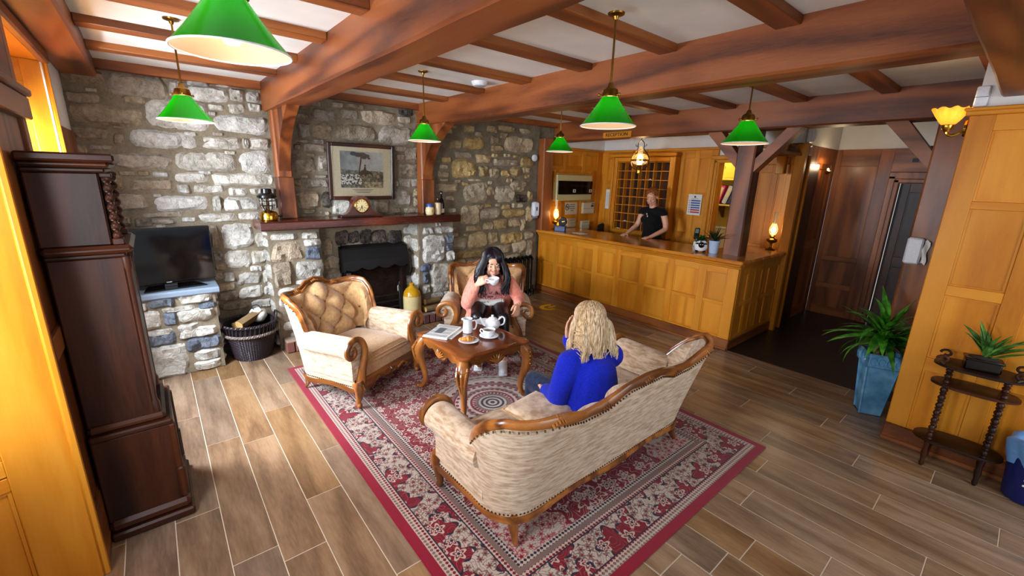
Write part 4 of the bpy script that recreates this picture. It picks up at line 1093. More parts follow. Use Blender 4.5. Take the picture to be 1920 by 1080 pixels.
        obj('leg', G().tube(spline([(xr, yr, .19), (xr+sg*.008, yr+.012, .12), (xr+sg*.004, yr+.022, .06), (xr+sg*.014, yr+.045, .013)], 4), rspline([.040, .030, .022, .0125], 4), 8), CARVE['z'], t, **Wd)
    return t
seat_suite('sofa', 'long beige upholstered sofa with a carved wooden crest rail, its back to the viewer', 'sofa', .86, -.33, .29, .2,
    [(0, .79), (.15, .79), (.31, .735), (.5, .735), (.7, .79), (.8, .80), (.86, .74)], (1.96, 1.62, .011), PI, cushions=3)
CC = [(0, .885), (.09, .872), (.17, .825), (.25, .815), (.33, .835), (.37, .82), (.40, .74)]
seat_suite('armchair', 'beige button-back armchair with carved frame, empty, beside the log basket', 'armchair', .40, -.36, .29, .17, CC, (1.235, 3.66, .011), R(27), group='carved armchairs')
seat_suite('armchair', 'beige button-back armchair with carved frame in which the woman in coral sits', 'armchair', .40, -.36, .29, .17, CC, (2.70, 3.66, .011), R(-38), group='carved armchairs')

# ================================================================ carved coffee table
tb = thing('coffee_table', 'carved wooden coffee table with scrolled legs on the rug medallion', 'table', (1.945, 2.83, .011))
tx0, tx1, ty0, ty1 = -.335, .335, -.355, .355
def top_outline(s_=0.0):
    """serpentine edge with lobed corners"""
    out = []
    hx, hy = tx1+s_, ty1+s_
    N_ = 10; c = .06
    def edge(a, b, k0, k1): return [(lerp(a[0], b[0], i/N_), lerp(a[1], b[1], i/N_)) for i in range(N_)]
    cor = [(-hx, -hy), (hx, -hy), (hx, hy), (-hx, hy)]
    for q in range(4):
        cx, cy = cor[q]; sx, sy = (1 if cx > 0 else -1), (1 if cy > 0 else -1)
        ccx, ccy = cx-sx*c*.75, cy-sy*c*.75
        a0 = {(-1, -1): 180, (1, -1): 270, (1, 1): 0, (-1, 1): 90}[(sx, sy)]
        for i in range(9):
            a = R(a0-25+140*i/8); out.append((ccx+c*math.cos(a), ccy+c*math.sin(a)))
        nx_, ny_ = cor[(q+1) % 4]
        x0, y0 = cx, cy
        for i in range(1, 12):
            w_ = i/12; x, y = lerp(x0, nx_, w_), lerp(y0, ny_, w_)
            if min(w_, 1-w_)*2*(hx if sy == (1 if ny_ > 0 else -1) and False else hx) < c*1.7: continue
            ins = .016-.010*math.sin(PI*w_)
            if x0 == nx_: x -= sx*ins
            else: y -= sy*ins
            out.append((x, y))
    return out
g = G(); o1 = top_outline(0); o2 = top_outline(-.012); n = len(o1)
v = [(x, y, .500) for x, y in o2]+[(x, y, .507) for x, y in o1]+[(x, y, .519) for x, y in o1]+[(x, y, .526) for x, y in o2]+[(x*.93, y*.93, .5265) for x, y in o2]
f = [tuple(range(n))[::-1], tuple(4*n+k for k in range(n))]
for L_ in range(4):
    for k in range(n): f.append((L_*n+k, L_*n+(k+1) % n, (L_+1)*n+(k+1) % n, (L_+1)*n+k))
g.add(v, f)
obj('tabletop', g, wood('polished_walnut_top', srgb(70, 26, 8), srgb(120, 58, 22), srgb(150, 84, 38), 'y', .14, 1.3, .02, coat=.6), tb, world=False)
def apron(L, axis):
    n = 40; up = []; lo = []
    for i in range(n+1):
        u = -1+2*i/n; x = u*L; up.append((x, .502)); au = abs(u)
        lo.append((x, .455-.05*max(0, 1-au/.28)**.7-.022*abs(math.sin(u*PI*2.5))-.03*sstep(.75, 1, au)))
    return up+lo[::-1]
for sg in (-1, 1):
    ap = obj('apron', G().prism(apron(.285, 'x'), sg*.325-.012, sg*.325+.012, 'y'), CARVE['x'], tb, smooth=False, world=False)
    g = G()
    for q in range(-3, 4):
        a = q*.4; y = sg*.342; g.tube([(0, y, .41), (math.sin(a)*.04, y+sg*.006, .425+math.cos(a)*.03), (math.sin(a)*.075, y, .43+math.cos(a)*.05)], [.006, .009, .004], 6)
    obj('shell_carving', g, CARVE['x'], ap, world=False)
    ap = obj('apron', G().prism(apron(.305, 'y'), sg*.305-.012, sg*.305+.012, 'x'), CARVE['y'], tb, smooth=False, world=False)
    g = G()
    for q in range(-3, 4):
        a = q*.4; x = sg*.322; g.tube([(x, 0, .41), (x+sg*.006, math.sin(a)*.04, .425+math.cos(a)*.03), (x, math.sin(a)*.075, .43+math.cos(a)*.05)], [.006, .009, .004], 6)
    obj('shell_carving', g, CARVE['y'], ap, world=False)
for sx in (-1, 1):
    for sy in (-1, 1):                        # cabriole legs springing outward at the knee, scroll feet
        dx, dy = sx*.72, sy*.72; bx, by = sx*.275, sy*.295
        prof = [(.0, .50, .040), (.03, .455, .050), (.065, .40, .052), (.068, .33, .042), (.045, .24, .032), (.022, .15, .026), (.022, .08, .022), (.045, .035, .023), (.078, .024, .023)]
        L_ = spline([(bx+dx*a, by+dy*a, b) for a, b, c in prof], 4); rd = rspline([c for a, b, c in prof], 4)
        lg = obj('leg', G().tube(L_, rd, 10).ell((bx+dx*.085, by+dy*.085, .027), .027, 10, 8), CARVE['z'], tb, world=False)
        g = G()
        for q in (-1, 0, 1):
            px, py = -dy*q*.036, dx*q*.036
            g.tube([(bx+dx*(a+c*.95)+px*s_, by+dy*(a+c*.95)+py*s_, b) for (a, b, c), s_ in zip(prof[1:5], (1.1, 1.0, .7, .3))], [.007, .011, .009, .004], 6)
        for j in range(4):
            b = .42-.035*j
            for q in (-1, 1):
                px, py = -dy*q*.05, dx*q*.05; a = .065+.042
                g.tube([(bx+dx*a, by+dy*a, b), (bx+dx*(a-.01)+px, by+dy*(a-.01)+py, b+.022)], [.006, .003], 5)
        obj('acanthus_carving', g, CARVE['z'], lg, world=False)
ZT = .011+.5265

# ================================================================ radiator
rd = thing('radiator', 'black cast iron column radiator on the stone wall behind the armchair', 'radiator', (3.95, 4.98, 0))
for k in range(15):
    x = 3.38+k*.082
    g = G()
    for y in (4.93, 5.0): g.tube([(x, y, .07), (x, y, .60)], .016, 8)
    for z in (.085, .60): g.tube(spline([(x, 4.91, z), (x, 4.965, z+(.045 if z > .3 else -.02)), (x, 5.02, z)], 4), .026, 8, flat=.8)
    obj('column', g, BLACKENAMEL, rd)
for x in (3.39, 4.52): obj('foot', G().lathe([(.03, .003), (.022, .02), (.016, .07)], 10, Matrix.Translation((x, 4.95, 0))), BLACKENAMEL, rd)
obj('valve', G().tube([(4.53, 4.965, .10), (4.62, 4.965, .10), (4.62, 4.965, .005)], .011, 8).lathe([(.02, .10), (.022, .15), (.016, .16)], 10, Matrix.Translation((4.60, 4.965, 0))), BLACKENAMEL, rd)

# ================================================================ green glass pendants
def pendant(x, y, zr_, D, label, ztop):
    t = thing('pendant_lamp', label, 'lamp', (x, y, ztop), group='green glass pendant lamps')
    z0 = zr_-ztop; k = D/.30
    # canopy plate, rod, fitter with thumb screws
    obj('canopy', G().lathe([(.0, 0), (.042, -.001), (.040, -.008), (.014, -.016), (.009, -.03)][::-1], 20), BRASS, t, world=False)
    obj('rod', G().tube([(0, 0, -.02), (0, 0, z0+.205*k)], .0055, 8), BRASS, t, world=False)
    ft = obj('fitter', G().lathe([(.012, z0+.225*k), (.018, z0+.205*k), (.040*k, z0+.190*k), (.046*k, z0+.165*k), (.046*k, z0+.152*k), (.040*k, z0+.150*k)][::-1], 20), BRASS, t, world=False)
    for q in range(3):
        a = q*2*PI/3+.5; c = Vector((math.cos(a), math.sin(a), 0))
        obj('thumb_screw', G().tube([c*.04*k+Vector((0, 0, z0+.16*k)), c*.062*k+Vector((0, 0, z0+.16*k))], .004*k, 6).ell(c*.064*k+Vector((0, 0, z0+.16*k)), .008*k, 8, 6), BRASS, ft, world=False)
    prof = [(.155, 0), (.152, .004), (.118, .046), (.084, .092), (.058, .130), (.046, .150)]
    prof = [(r*k, z*k+z0) for r, z in prof]
    sp_ = spline([(r, z, 0) for r, z in prof], 4); prof = [(p.x, p.y) for p in sp_]
    obj('glass_shade', G().shell(prof, 40), GREENGLASS, t, world=False, fix=False)
    obj('white_rim', G().tube([(.1545*k*math.cos(a), .1545*k*math.sin(a), z0) for a in [2*PI*i/40 for i in range(40)]], .0028*k, 6, closed=True), CHINA, t, world=False)
    obj('bulb', G().lathe([(.002, z0+.018*k), (.018, z0+.022*k), (.029, z0+.04*k), (.03, z0+.055*k), (.022, z0+.08*k), (.013, z0+.10*k), (.013, z0+.13*k)], 16), BULB, t, world=False)
pendant(.24, 1.55, 2.182, .29, 'nearest and largest green glass pendant lamp, bulb glowing under its cone', CZ)
pendant(.235, 3.42, 2.14, .28, 'green glass pendant lamp hanging before the rough stone wall above the television', CZ)
pendant(1.9, 3.50, 2.14, .272, 'green glass pendant lamp hanging before the fireplace picture', CZ)
pendant(1.885, 1.51, 2.128, .276, 'green glass pendant lamp hanging above the sofa on a long brass rod', CZ-.045)
pendant(3.69, 3.62, 2.155, .30, 'small distant green glass pendant lamp left of the reception sign', CZ)
pendant(3.46, 1.485, 2.145, .31, 'green glass pendant lamp before the square counter post', CZ)
sd = thing('smoke_detector', 'round white smoke detector on the plaster ceiling between beams', 'detector', (2.47, 3.49, CZ))
obj('housing', G().lathe([(.075, -.0005), (.075, -.012), (.06, -.034), (.03, -.042)][::-1], 24), WHITEPL, sd, world=False)
obj('vent_ring', G().lathe([(.05, -.036), (.052, -.041), (.044, -.043)][::-1], 24), plain('grey_vent', srgb(170, 172, 176)), sd, world=False)

# wall light with a scalloped amber shade
sc = thing('wall_light', 'brass wall light with a scalloped amber glass shade above the oak panelling', 'lamp', (4.13, .47, 2.27))
obj('back_plate', G().lathe([(.055, 0), (.05, .012), (.02, .02)], 20, Matrix.Translation((.0, -.076, -.03)) @ Matrix.Rotation(R(-90), 4, 'X')), GOLD, sc, world=False)
obj('arm', G().tube(spline([(.0, -.07, -.04), (-.01, -.02, -.07), (-.02, .01, -.06), (-.02, .015, -.03)], 5), .009, 8).lathe([(.012, -.05), (.026, -.03), (.032, -.005), (.03, .0)], 14, Matrix.Translation((-.02, .015, 0))), GOLD, sc, world=False)
g = G(); g.grid(lambda u, v: (-.02+(.032+.062*v**.8)*(1+.07*v*math.sin(u*2*PI*9))*math.cos(-u*2*PI), .015+(.032+.062*v**.8)*(1+.07*v*math.sin(u*2*PI*9))*math.sin(-u*2*PI), -.005+.10*v+.006*v*math.cos(u*2*PI*9)), 72, 10, wrapu=True)
g.f = [q[::-1] for q in g.f]
obj('glass_shade', g, AMBERGLASS, sc, world=False, fix=False)
obj('bulb', G().ell((-.02, .015, .04), (.02, .02, .03), 10, 8), BULB2, sc, world=False)
l = bpy.data.lights.new('wall_light_glow', 'POINT'); l.energy = .7; l.color = (1, .72, .4); l.shadow_soft_size = .02
o = bpy.data.objects.new('wall_light_glow', l); C.objects.link(o); o.location = (4.09, .485, 2.36)
pb = thing('pull_cord_box', 'white plastic box on the white wall above the oak panelling', 'box', (4.075, .36, 2.36))
obj('cover', G().cbox(-.012, .012, -.03, .03, .0, .12, .006), WHITEPL, pb, world=False); obj('seam', G().box(-.013, -.011, -.029, .029, .055, .058), INK, pb, world=False)

# ================================================================ things on walls
pc = thing('framed_print', 'framed hunting print with a dark frame above the mantelpiece', 'picture', (1.92, 5.08, 1.56))
pc.rotation_euler = (R(4), 0, 0)
Wp = dict(world=False, smooth=False)
for nm, b in (('frame_side', (-.385, -.345, 0, .62)), ('frame_side', (.345, .385, 0, .62)), ('frame_rail', (-.346, .346, 0, .04)), ('frame_rail', (-.346, .346, .58, .62))):
    obj(nm, G().cbox(b[0], b[1], -.055, -.015, b[2], b[3], .008), MAHOG['x' if 'rail' in nm else 'z'], pc, **Wp)
obj('mount', G().box(-.345, .345, -.038, -.03, .04, .58), CREAMCARD, pc, **Wp)
def print_mat():
    m = M('hunting_print', .6); nt = m.nt; tc = m.n('ShaderNodeTexCoord'); sp = m.n('ShaderNodeSeparateXYZ'); m.l(tc.outputs['Object'], sp.inputs[0])
    x, z = X(nt, sp.outputs[0]), X(nt, sp.outputs[2]); P = tc.outputs['Object']
    n1 = m.noise(P, 9, 5, .6); n2 = m.noise(P, 28, 4, .6)
    sky = m.ramp(n1*.5+(x*.6+.3), [(.2, srgb(60, 60, 56)), (.45, srgb(120, 120, 116)), (.75, srgb(186, 186, 176))])
    land = m.ramp(n2, [(.35, srgb(34, 34, 28)), (.5, srgb(84, 82, 62)), (.66, srgb(150, 140, 110))])
    hounds = m.ramp(m.noise(P, 46, 2), [(.50, srgb(44, 42, 36)), (.56, srgb(206, 198, 180))])
    c = m.mix((z+(n1-.5)*.06+x*.05).lt(.33), sky, land)
    hm = (z.lt(.285))*(z.gt(.17))*(x.lt(.0)); c = m.mix(hm, c, hounds)
    c = m.mix((z.lt(.20))*(x.gt(.02)), c, m.ramp(n2, [(.4, srgb(92, 80, 56)), (.6, srgb(176, 160, 124))]))
    m.col(c); return m.m
obj('print', G().box(-.25, .245, -.0405, -.037, .135, .535), print_mat(), pc, **Wp)
DK = plain('print_dark', srgb(28, 26, 24), .8)
g = G()   # horse and rider, tree: flat printed shapes
g.prism([(-.045, .30), (.0, .335), (.06, .33), (.10, .315), (.125, .27), (.11, .265), (.085, .292), (.05, .285), (.03, .25), (.015, .285), (-.03, .27)], -.0412, -.0404, 'y')
g.prism([(.005, .325), (.018, .37), (.035, .372), (.045, .33)], -.0412, -.0404, 'y').ell((.028, -.0408, .385), (.011, .0006, .013), 8, 6)
g.prism([(-.05, .30), (-.04, .30), (-.012, .42), (-.005, .50), (-.018, .50), (-.03, .42)], -.0412, -.0404, 'y')
for a, b, r_ in ((.0, .50, .05), (-.05, .50, .045), (.05, .49, .035), (-.1, .51, .04), (.02, .47, .03), (.075, .465, .02)): g.ell((a, -.0408, b), (r_, .0006, r_*.55), 10, 6)
pd = obj('printed_figures', g, DK, pc, **Wp)
g = G()
for k in range(9):
    a = -.23+k*.024; b = .205+.02*math.sin(k*2.1)+.02*(k % 2); g.ell((a, -.0411, b), (.017, .0004, .009), 8, 5).ell((a+.015, -.0411, b+.008), (.007, .0004, .006), 6, 5)
obj('printed_hounds', g, plain('print_pale', srgb(214, 206, 190), .8), pc, **Wp)
g = G()
for k in range(3): g.box(-.12+.05*k*.4, .12-.05*k*.4, -.0388, -.0378, .112-.016*k, .117-.016*k)
obj('caption_lines', g, INK, pc, **Wp)
obj('glazing', G().box(-.345, .345, -.046, -.044, .04, .58), CLEARGLASS, pc, **Wp)
# the cord the picture leans from
def sanitiser(name, label, loc, rz):
    t = thing(name, label, 'dispenser', loc, rz)
    obj('body', G().cbox(-.058, .058, -.085, 0, 0, .225, .02), WHITEPL, t, world=False)
    obj('nozzle', G().cbox(-.04, .04, -.07, -.02, -.03, .002, .008), plain('grey_plastic', srgb(120, 124, 136)), t, world=False)
    obj('window', G().cbox(-.012, .012, -.088, -.08, .09, .15, .003), plain('dark_window', srgb(60, 64, 90)), t, world=False)
    return t
sanitiser('soap_dispenser', 'white hand sanitiser dispenser on the stone wall by the counter end', (4.67, 5.085, 1.262), R(-8))
tdp = thing('towel_dispenser', 'white paper dispenser with a torn sheet on the dark passage post', 'dispenser', (5.105, .585, 1.21), R(-90))
obj('body', G().cbox(-.075, .035, -.05, .0, 0, .23, .014), WHITEPL, tdp, world=False)
g = G(); g.grid(lambda u, v: (.036+.035*u+.006*math.sin(v*9), -.03+.012*math.sin(u*3+v*7), .01+.2*v+.008*math.sin(u*5)), 8, 12); g.grid(lambda u, v: (.036+.035*u+.006*math.sin(v*9), -.027+.012*math.sin(u*3+v*7), .01+.2*v+.008*math.sin(u*5)), 8, 12)
obj('paper_sheet', g, PAPER, tdp, world=False)
th = thing('thermostat', 'round white sensor disc on the stone wall beside the reception post', 'sensor', (4.64, 5.09, 2.15))
obj('disc', G().lathe([(.05, 0), (.05, .02), (.035, .03)], 20, Matrix.Rotation(R(90), 4, 'X')), WHITEPL, th, world=False); obj('ring', G().lathe([(.03, .028), (.03, .033), (.02, .034)], 16, Matrix.Rotation(R(90), 4, 'X')), PAPER, th, world=False)
al = thing('alarm_sounder', 'white wall sounder on the plaster above the passage opening', 'alarm', (6.30, 1.925, 2.41))
obj('base_plate', G().cbox(-.16, .0, -.03, 0, -.06, .12, .01), WHITEPL, al, world=False); obj('dome', G().ell((-.05, -.04, .03), (.035, .03, .075), 14, 10), CHINA, al, world=False)
# RECEPTION sign on the beam
def text(name, body, size, mat, parent, loc, rot, ext=.002, bold=0.0, sx=1.0, align='CENTER'):
    cu = bpy.data.curves.new(name, 'FONT'); cu.body = body; cu.size = size; cu.align_x = align; cu.align_y = 'CENTER'
    cu.extrude = ext; cu.offset = bold; cu.resolution_u = 3
    o = bpy.data.objects.new(name, cu); C.objects.link(o)
    dg = bpy.context.evaluated_depsgraph_get(); me = bpy.data.meshes.new_from_object(o.evaluated_get(dg))
    bpy.data.objects.remove(o); bpy.data.curves.remove(cu)
    me.materials.clear(); me.materials.append(mat)
    o = bpy.data.objects.new(name, me); C.objects.link(o); o.parent = parent; o.location = loc; o.rotation_euler = rot; o.scale = (sx, 1, 1); return o
rs = thing('reception_sign', 'small wooden sign reading RECEPTION on the beam above the counter', 'sign', (5.095, 3.90, 2.46), R(-90))
obj('board', G().cbox(-.235, .235, -.022, 0, -.038, .038, .006), OAK['x'], rs, world=False, smooth=False)
text('lettering', 'RECEPTION', .062, plain('sign_letters', srgb(60, 26, 6), .6), rs, (0, -.0225, 0), (R(90), 0, 0), .002, .0012, 1.15)
# cream and black unit on the alcove wall
cb = thing('wall_unit', 'cream wall unit with a wide black panel on the alcove wall', 'cabinet', (5.50, 5.095, 1.50))
CREAMPL = plain('cream_plastic', srgb(196, 184, 132), .4)
obj('casing', G().cbox(-.43, .435, -.10, 0, 0, .42, .012), CREAMPL, cb, **Wp)
obj('black_panel', G().cbox(-.40, .437, -.112, -.09, .10, .32, .006), BLACKGLOSS, cb, **Wp)
for x in (-.02, .39): 
    s_ = obj('label', G().box(x-.035, x+.035, -.114, -.111, .135, .185), CREAMCARD, cb, **Wp); obj('print', G().box(x-.018, x+.018, -.1148, -.1138, .148, .172), INK, s_, **Wp)
obj('shelf', G().cbox(-.44, .44, -.13, 0, .425, .44, .004).cbox(-.44, -.425, -.06, 0, .3, .47, .003).cbox(.425, .44, -.06, 0, .3, .47, .003), OAK['x'], cb, **Wp)
def notice(name, label, loc, rz, w_, h_, kind):
    t = thing(name, label, 'notice', loc, rz)
    obj('sheet', G().box(-w_/2, w_/2, -.004, 0, 0, h_), CREAMCARD if kind in ('smoke', 'tray') else PAPER, t, **Wp)
    if kind == 'smoke':
        ring = [(-w_*.32+.045*math.cos(a), -.0055, h_*.62+.05*math.sin(a)) for a in [2*PI*i/24 for i in range(24)]]
        obj('no_smoking_symbol', G().tube(ring, .006, 6, closed=True).tube([(-w_*.32-.03, -.0055, h_*.62+.034), (-w_*.32+.03, -.0055, h_*.62-.034)], .005, 6).box(-w_*.32-.028, -w_*.32+.03, -.0052, -.0042, h_*.6, h_*.6+.014), INK, t, **Wp)
        g = G(); r_ = random.Random(2)
        for k in range(4):
            x = -.03+(.02 if k == 3 else 0)
            for q in range(3 if k == 3 else 5): g.box(x+q*.026, x+q*.026+.02, -.0052, -.0042, h_*.78-k*.034, h_*.78-k*.034+.013)
        obj('text_lines', g, INK, t, **Wp)
    elif kind == 'rules':
        BL, RD = plain('sign_blue', srgb(24, 74, 148)), plain('sign_red', srgb(164, 30, 44))
        for k in range(6):
            z = h_*.66-k*.034
            obj('blue_bar' if k < 4 else 'red_bar', G().box(-w_*.26, w_*.42, -.0052, -.0042, z, z+.021), BL if k < 4 else RD, t, **Wp)
            obj('icon', G().lathe([(.008, 0), (.008, .0012)], 10, Matrix.Translation((-w_*.36, -.0042, z+.010)) @ Matrix.Rotation(R(90), 4, 'X')), BL if k < 4 else RD, t, **Wp)
        obj('crest', G().lathe([(.016, 0), (.016, .0012)], 14, Matrix.Translation((0, -.0042, h_*.88)) @ Matrix.Rotation(R(90), 4, 'X')), INK, t, **Wp)
        obj('title_line', G().box(-w_*.25, w_*.25, -.0052, -.0042, h_*.785, h_*.80), INK, t, **Wp)
    elif kind == 'text':
        g = G()
        for k in range(16): g.box(-w_*.38, w_*(.38-.1*((k*7) % 3)), -.0052, -.0042, h_*.12+k*h_*.048, h_*.12+k*h_*.048+.004)
        obj('text_lines', g, plain('pale_ink', srgb(150, 156, 176)), t, **Wp)
        obj('mount', G().box(-w_/2-.008, w_/2+.008, -.003, 0, -.008, h_+.008), WHITEPL, t, **Wp)
    return t
notice('no_smoking_notice', 'cream no smoking notice with a round symbol on the alcove panelling', (5.545, 5.098, 1.258), 0, .30, .205, 'smoke')
notice('text_notice', 'narrow white printed notice left of the key rack', (6.295, 4.87, 1.36), R(-90), .165, .32, 'text')
notice('rules_notice', 'white notice with blue and red bars right of the key rack', (6.295, 3.29, 1.373), R(-90), .21, .305, 'rules')
def leaflet_box(loc, label, w_, h_, marks):
    t = thing('leaflet_box', label, 'box', loc)
    obj('box', G().cbox(-w_/2, w_/2, -.05, 0, 0, h_, .008), plain('pale_card', srgb(206, 192, 160), .8), t, **Wp)
    obj('seam', G().box(-w_/2, w_/2, -.0512, -.0498, h_*.45, h_*.47), INK, t, **Wp)
    if marks: obj('mark', G().box(w_*.18, w_*.42, -.052, -.0498, h_*.6, h_*.78).box(w_*.22, w_*.42, -.052, -.0498, h_*.84, h_*.92), plain('mark_brown', srgb(80, 50, 30)), t, **Wp)
    else: obj('slot', G().box(-w_*.3, w_*.3, -.052, -.0498, h_*.8, h_*.84), INK, t, **Wp)
leaflet_box((5.955, 5.098, 1.262), 'pale box with dark marks on the alcove panelling, right of the no smoking notice', .30, .195, True)
leaflet_box((5.53, 5.098, 1.05), 'pale paper tray low on the alcove wall under the no smoking notice', .215, .14, False)
leaflet_box((5.90, 5.098, .98), 'pale paper tray low on the alcove wall beside the black chair back', .215, .16, False)
oc = thing('office_chair', 'black office chair back showing above the counter in the alcove corner', 'chair', (5.93, 4.70, 0), R(25))
obj('backrest', G().cbox(-.17, .17, .0, .05, .62, 1.12, .04), BLACKCLOTH, oc, world=False); obj('seat', G().cbox(-.2, .2, -.42, .0, .46, .53, .03), BLACKCLOTH, oc, world=False)
obj('stem', G().tube([(0, -.2, .08), (0, -.2, .47)], .025, 10).tube([(0, -.18, .5), (0, .04, .5), (0, .06, .8)], .015, 8), BLACKGLOSS, oc, world=False)
obj('star_base', G().tube([(-.25, -.2, .06), (.25, -.2, .06)], .02, 8).tube([(0, -.45, .06), (0, .05, .06)], .02, 8).ell((-.25, -.2, .032), .028).ell((.25, -.2, .032), .028).ell((0, -.45, .032), .028).ell((0, .05, .032), .028), BLACKGLOSS, oc, world=False)

# ================================================================ on the reception counter
ZC = 1.044
def oil_lamp(x, y, label, on, h=1.0):
    t = thing('oil_lamp', label, 'lamp', (x, y, ZC), group='brass oil lamps on the counter')
    obj('font', G().lathe([(.052, .0), (.054, .008), (.030, .018), (.014, .035), (.012, .07), (.02, .085), (.05, .10), (.062, .118), (.056, .135), (.03, .148), (.02, .16)], 20), BRASS, t, world=False)
    obj('burner', G().lathe([(.022, .158), (.032, .166), (.032, .176), (.022, .186), (.026, .19)], 16), GOLD, t, world=False)
    obj('wick_knob', G().tube([(.02, -.0, .172), (.05, -.0, .172)], .003, 6).lathe([(.009, 0), (.009, .004)], 10, Matrix.Translation((.05, 0, .172)) @ Matrix.Rotation(R(90), 4, 'Y')), GOLD, t, world=False)
    pr = [(.026, .19), (.040, .215), (.049, .25), (.042, .29), (.026, .325), (.0215, .36), (.021, .475)]
    pr = [(p.x, p.y) for p in spline([(a, b, 0) for a, b in pr], 4)]
    obj('glass_chimney', G().shell(pr, 20), CHIMNEYGLOW, t, world=False, fix=False)
    obj('flame', G().ell((0, 0, .25), (.016, .016, .034), 10, 8), FLAME, t, world=False)
    l = bpy.data.lights.new('oil_lamp_glow', 'POINT'); l.energy = on; l.color = (1, .66, .28); l.shadow_soft_size = .02
    o = bpy.data.objects.new('oil_lamp_glow', l); C.objects.link(o); o.location = (x, y, ZC+.25)
oil_lamp(5.02, 4.93, 'lit brass oil lamp at the wall end of the counter, beside the blue model', 9)
oil_lamp(6.02, 2.06, 'lit brass oil lamp at the right end of the counter, before the panelled door', 3.5)
mo = thing('desk_ornament', 'small black and brass ornament on a blue base on the counter', 'ornament', (4.97, 4.77, ZC), R(-60))
obj('base', G().cbox(-.085, .085, -.055, .055, 0, .075, .006).cbox(-.095, .095, -.065, .065, .07, .082, .004), plain('blue_box', srgb(36, 56, 110), .4), mo, world=False, smooth=False)
obj('wheel', G().lathe([(.062, -.015), (.07, 0), (.062, .015), (.02, .02)], 20, Matrix.Translation((.035, 0, .15)) @ Matrix.Rotation(R(90), 4, 'X')), IRON, mo, world=False)
obj('brass_frame', G().cbox(-.06, -.02, -.02, .02, .082, .13, .004).tube([(-.04, 0, .13), (-.02, 0, .17), (.03, 0, .15)], .006, 6), GOLD, mo, world=False)
obj('crank', G().tube([(.035, -.02, .15), (.035, -.05, .15), (.075, -.05, .16), (.075, -.07, .16)], .006, 6), BRASS, mo, world=False)
for i, (x, y, r_) in enumerate(((5.12, 4.86, .4), (5.02, 4.40, -.2))):
    t = thing('paper_stack', ['white papers lying beside the blue ornament on the counter', 'white leaflet lying alone on the counter top'][i], 'paper', (x, y, ZC), r_)
    for k in range(3 if i == 0 else 1): obj('sheet', G().box(-.07, .07, -.10, .10, .0005+.003*k, .003+.003*k, Matrix.Rotation(.08*k, 4, 'Z')), PAPER, t, world=False, smooth=False)
cr_ = thing('card_reader', 'black card reader on a stand with a white tag on the counter', 'card reader', (5.40, 2.74, ZC), R(-70))
obj('stand', G().cbox(-.035, .035, -.03, .03, 0, .012, .004).tube([(0, 0, .01), (0, .01, .10)], .010, 8), BLACKGLOSS, cr_, world=False)
obj('handset', G().cbox(-.032, .032, -.02, .02, .09, .24, .01, Matrix.Rotation(R(-12), 4, 'X')), BLACKGLOSS, cr_, world=False)
obj('display', G().box(-.022, .022, -.022, -.019, .17, .225, Matrix.Rotation(R(-12), 4, 'X')), plain('dull_display', srgb(90, 110, 100), .2), cr_, world=False)
obj('tag', G().cbox(-.02, .02, -.034, -.031, .012, .065, .002), PAPER, cr_, world=False)
def blade(L, wd, bend, twist, seed, base_up=.3, cup=.35, n=10):
    """one long leaf growing along +x and bending under its own weight"""
    rnd = random.Random(seed); g = G(); pts = []; a = base_up; p = Vector((0, 0, 0)); T = []
    for i in range(n+1):
        T.append((p.copy(), a)); p = p+Vector((math.cos(a), 0, math.sin(a)))*(L/n); a -= bend/n*(.4+1.2*i/n)
    v = []; f = []
    for i, (q, a) in enumerate(T):
        t_ = i/n; w_ = wd*(.35+.65*math.sin(PI*min(1, t_*.85+.12))**.8) if i < n else wd*.03
        w_ *= (1-t_**3)
        up = Vector((-math.sin(a), 0, math.cos(a)))
        for s_ in (-1, -.5, 0, .5, 1):
            v.append(tuple(q+Vector((0, s_*w_, 0))+up*(abs(s_)*w_*cup)+up*(twist*s_*w_*t_)))
    for i in range(n):
        for k in range(4): f.append((i*5+k, i*5+k+1, (i+1)*5+k+1, (i+1)*5+k))
    top = len(v); v += [(x, y, z-.0022) for x, y, z in v]; f += [tuple(top+k for k in q[::-1]) for q in list(f)]
    return g.add(v, f)
def leaves(parent, n, base, L, wd, mat, seed, up=(.1, 1.3), bend=(.6, 1.9), cup=.35, name='leaf', az=None, nm=7):
    rnd = random.Random(seed); meshes = [mesh(name, blade(rnd.uniform(*L), wd*rnd.uniform(.8, 1.15), rnd.uniform(*bend), rnd.uniform(-.5, .5), seed+k, 0, cup), mat, fix=False) for k in range(nm)]
    for k in range(n):
        o = bpy.data.objects.new(name, meshes[k % nm]); C.objects.link(o); o.parent = parent
        t_ = k/n; a = (k*2.39996+rnd.uniform(-.25, .25)) if az is None else az[k % len(az)]
        o.location = Vector(base)+Vector((0, 0, rnd.uniform(-.02, .05)*L[1]*2)); o.rotation_euler = (rnd.uniform(-.2, .2), -lerp(up[0], up[1], t_), a)
        s_ = lerp(1.0, .8, t_); o.scale = (s_, s_, s_)
sh = thing('sheep_planter', 'white sheep-shaped planter with a black face and leafy green plant', 'plant', (5.02, 2.475, ZC), R(-60))
obj('pot', G().lathe([(.02, .012), (.055, .018), (.075, .05), (.074, .085), (.058, .12), (.054, .14), (.048, .14), (.045, .12)], 24), CHINA, sh, world=False)
for x in (-.04, .04): obj('foot', G().ell((x, -.035, .012), (.022, .022, .0125), 10, 6), BLACKGLOSS, sh, world=False)
obj('face', G().ell((.0, -.072, .092), (.034, .028, .036), 14, 10).ell((-.045, -.055, .105), (.02, .010, .010), 8, 6).ell((.045, -.055, .105), (.02, .010, .010), 8, 6), BLACKGLOSS, sh, world=False)
for x in (-.012, .014): obj('eye', G().ell((x, -.098, .10), .005, 8, 6), EYEW, sh, world=False)
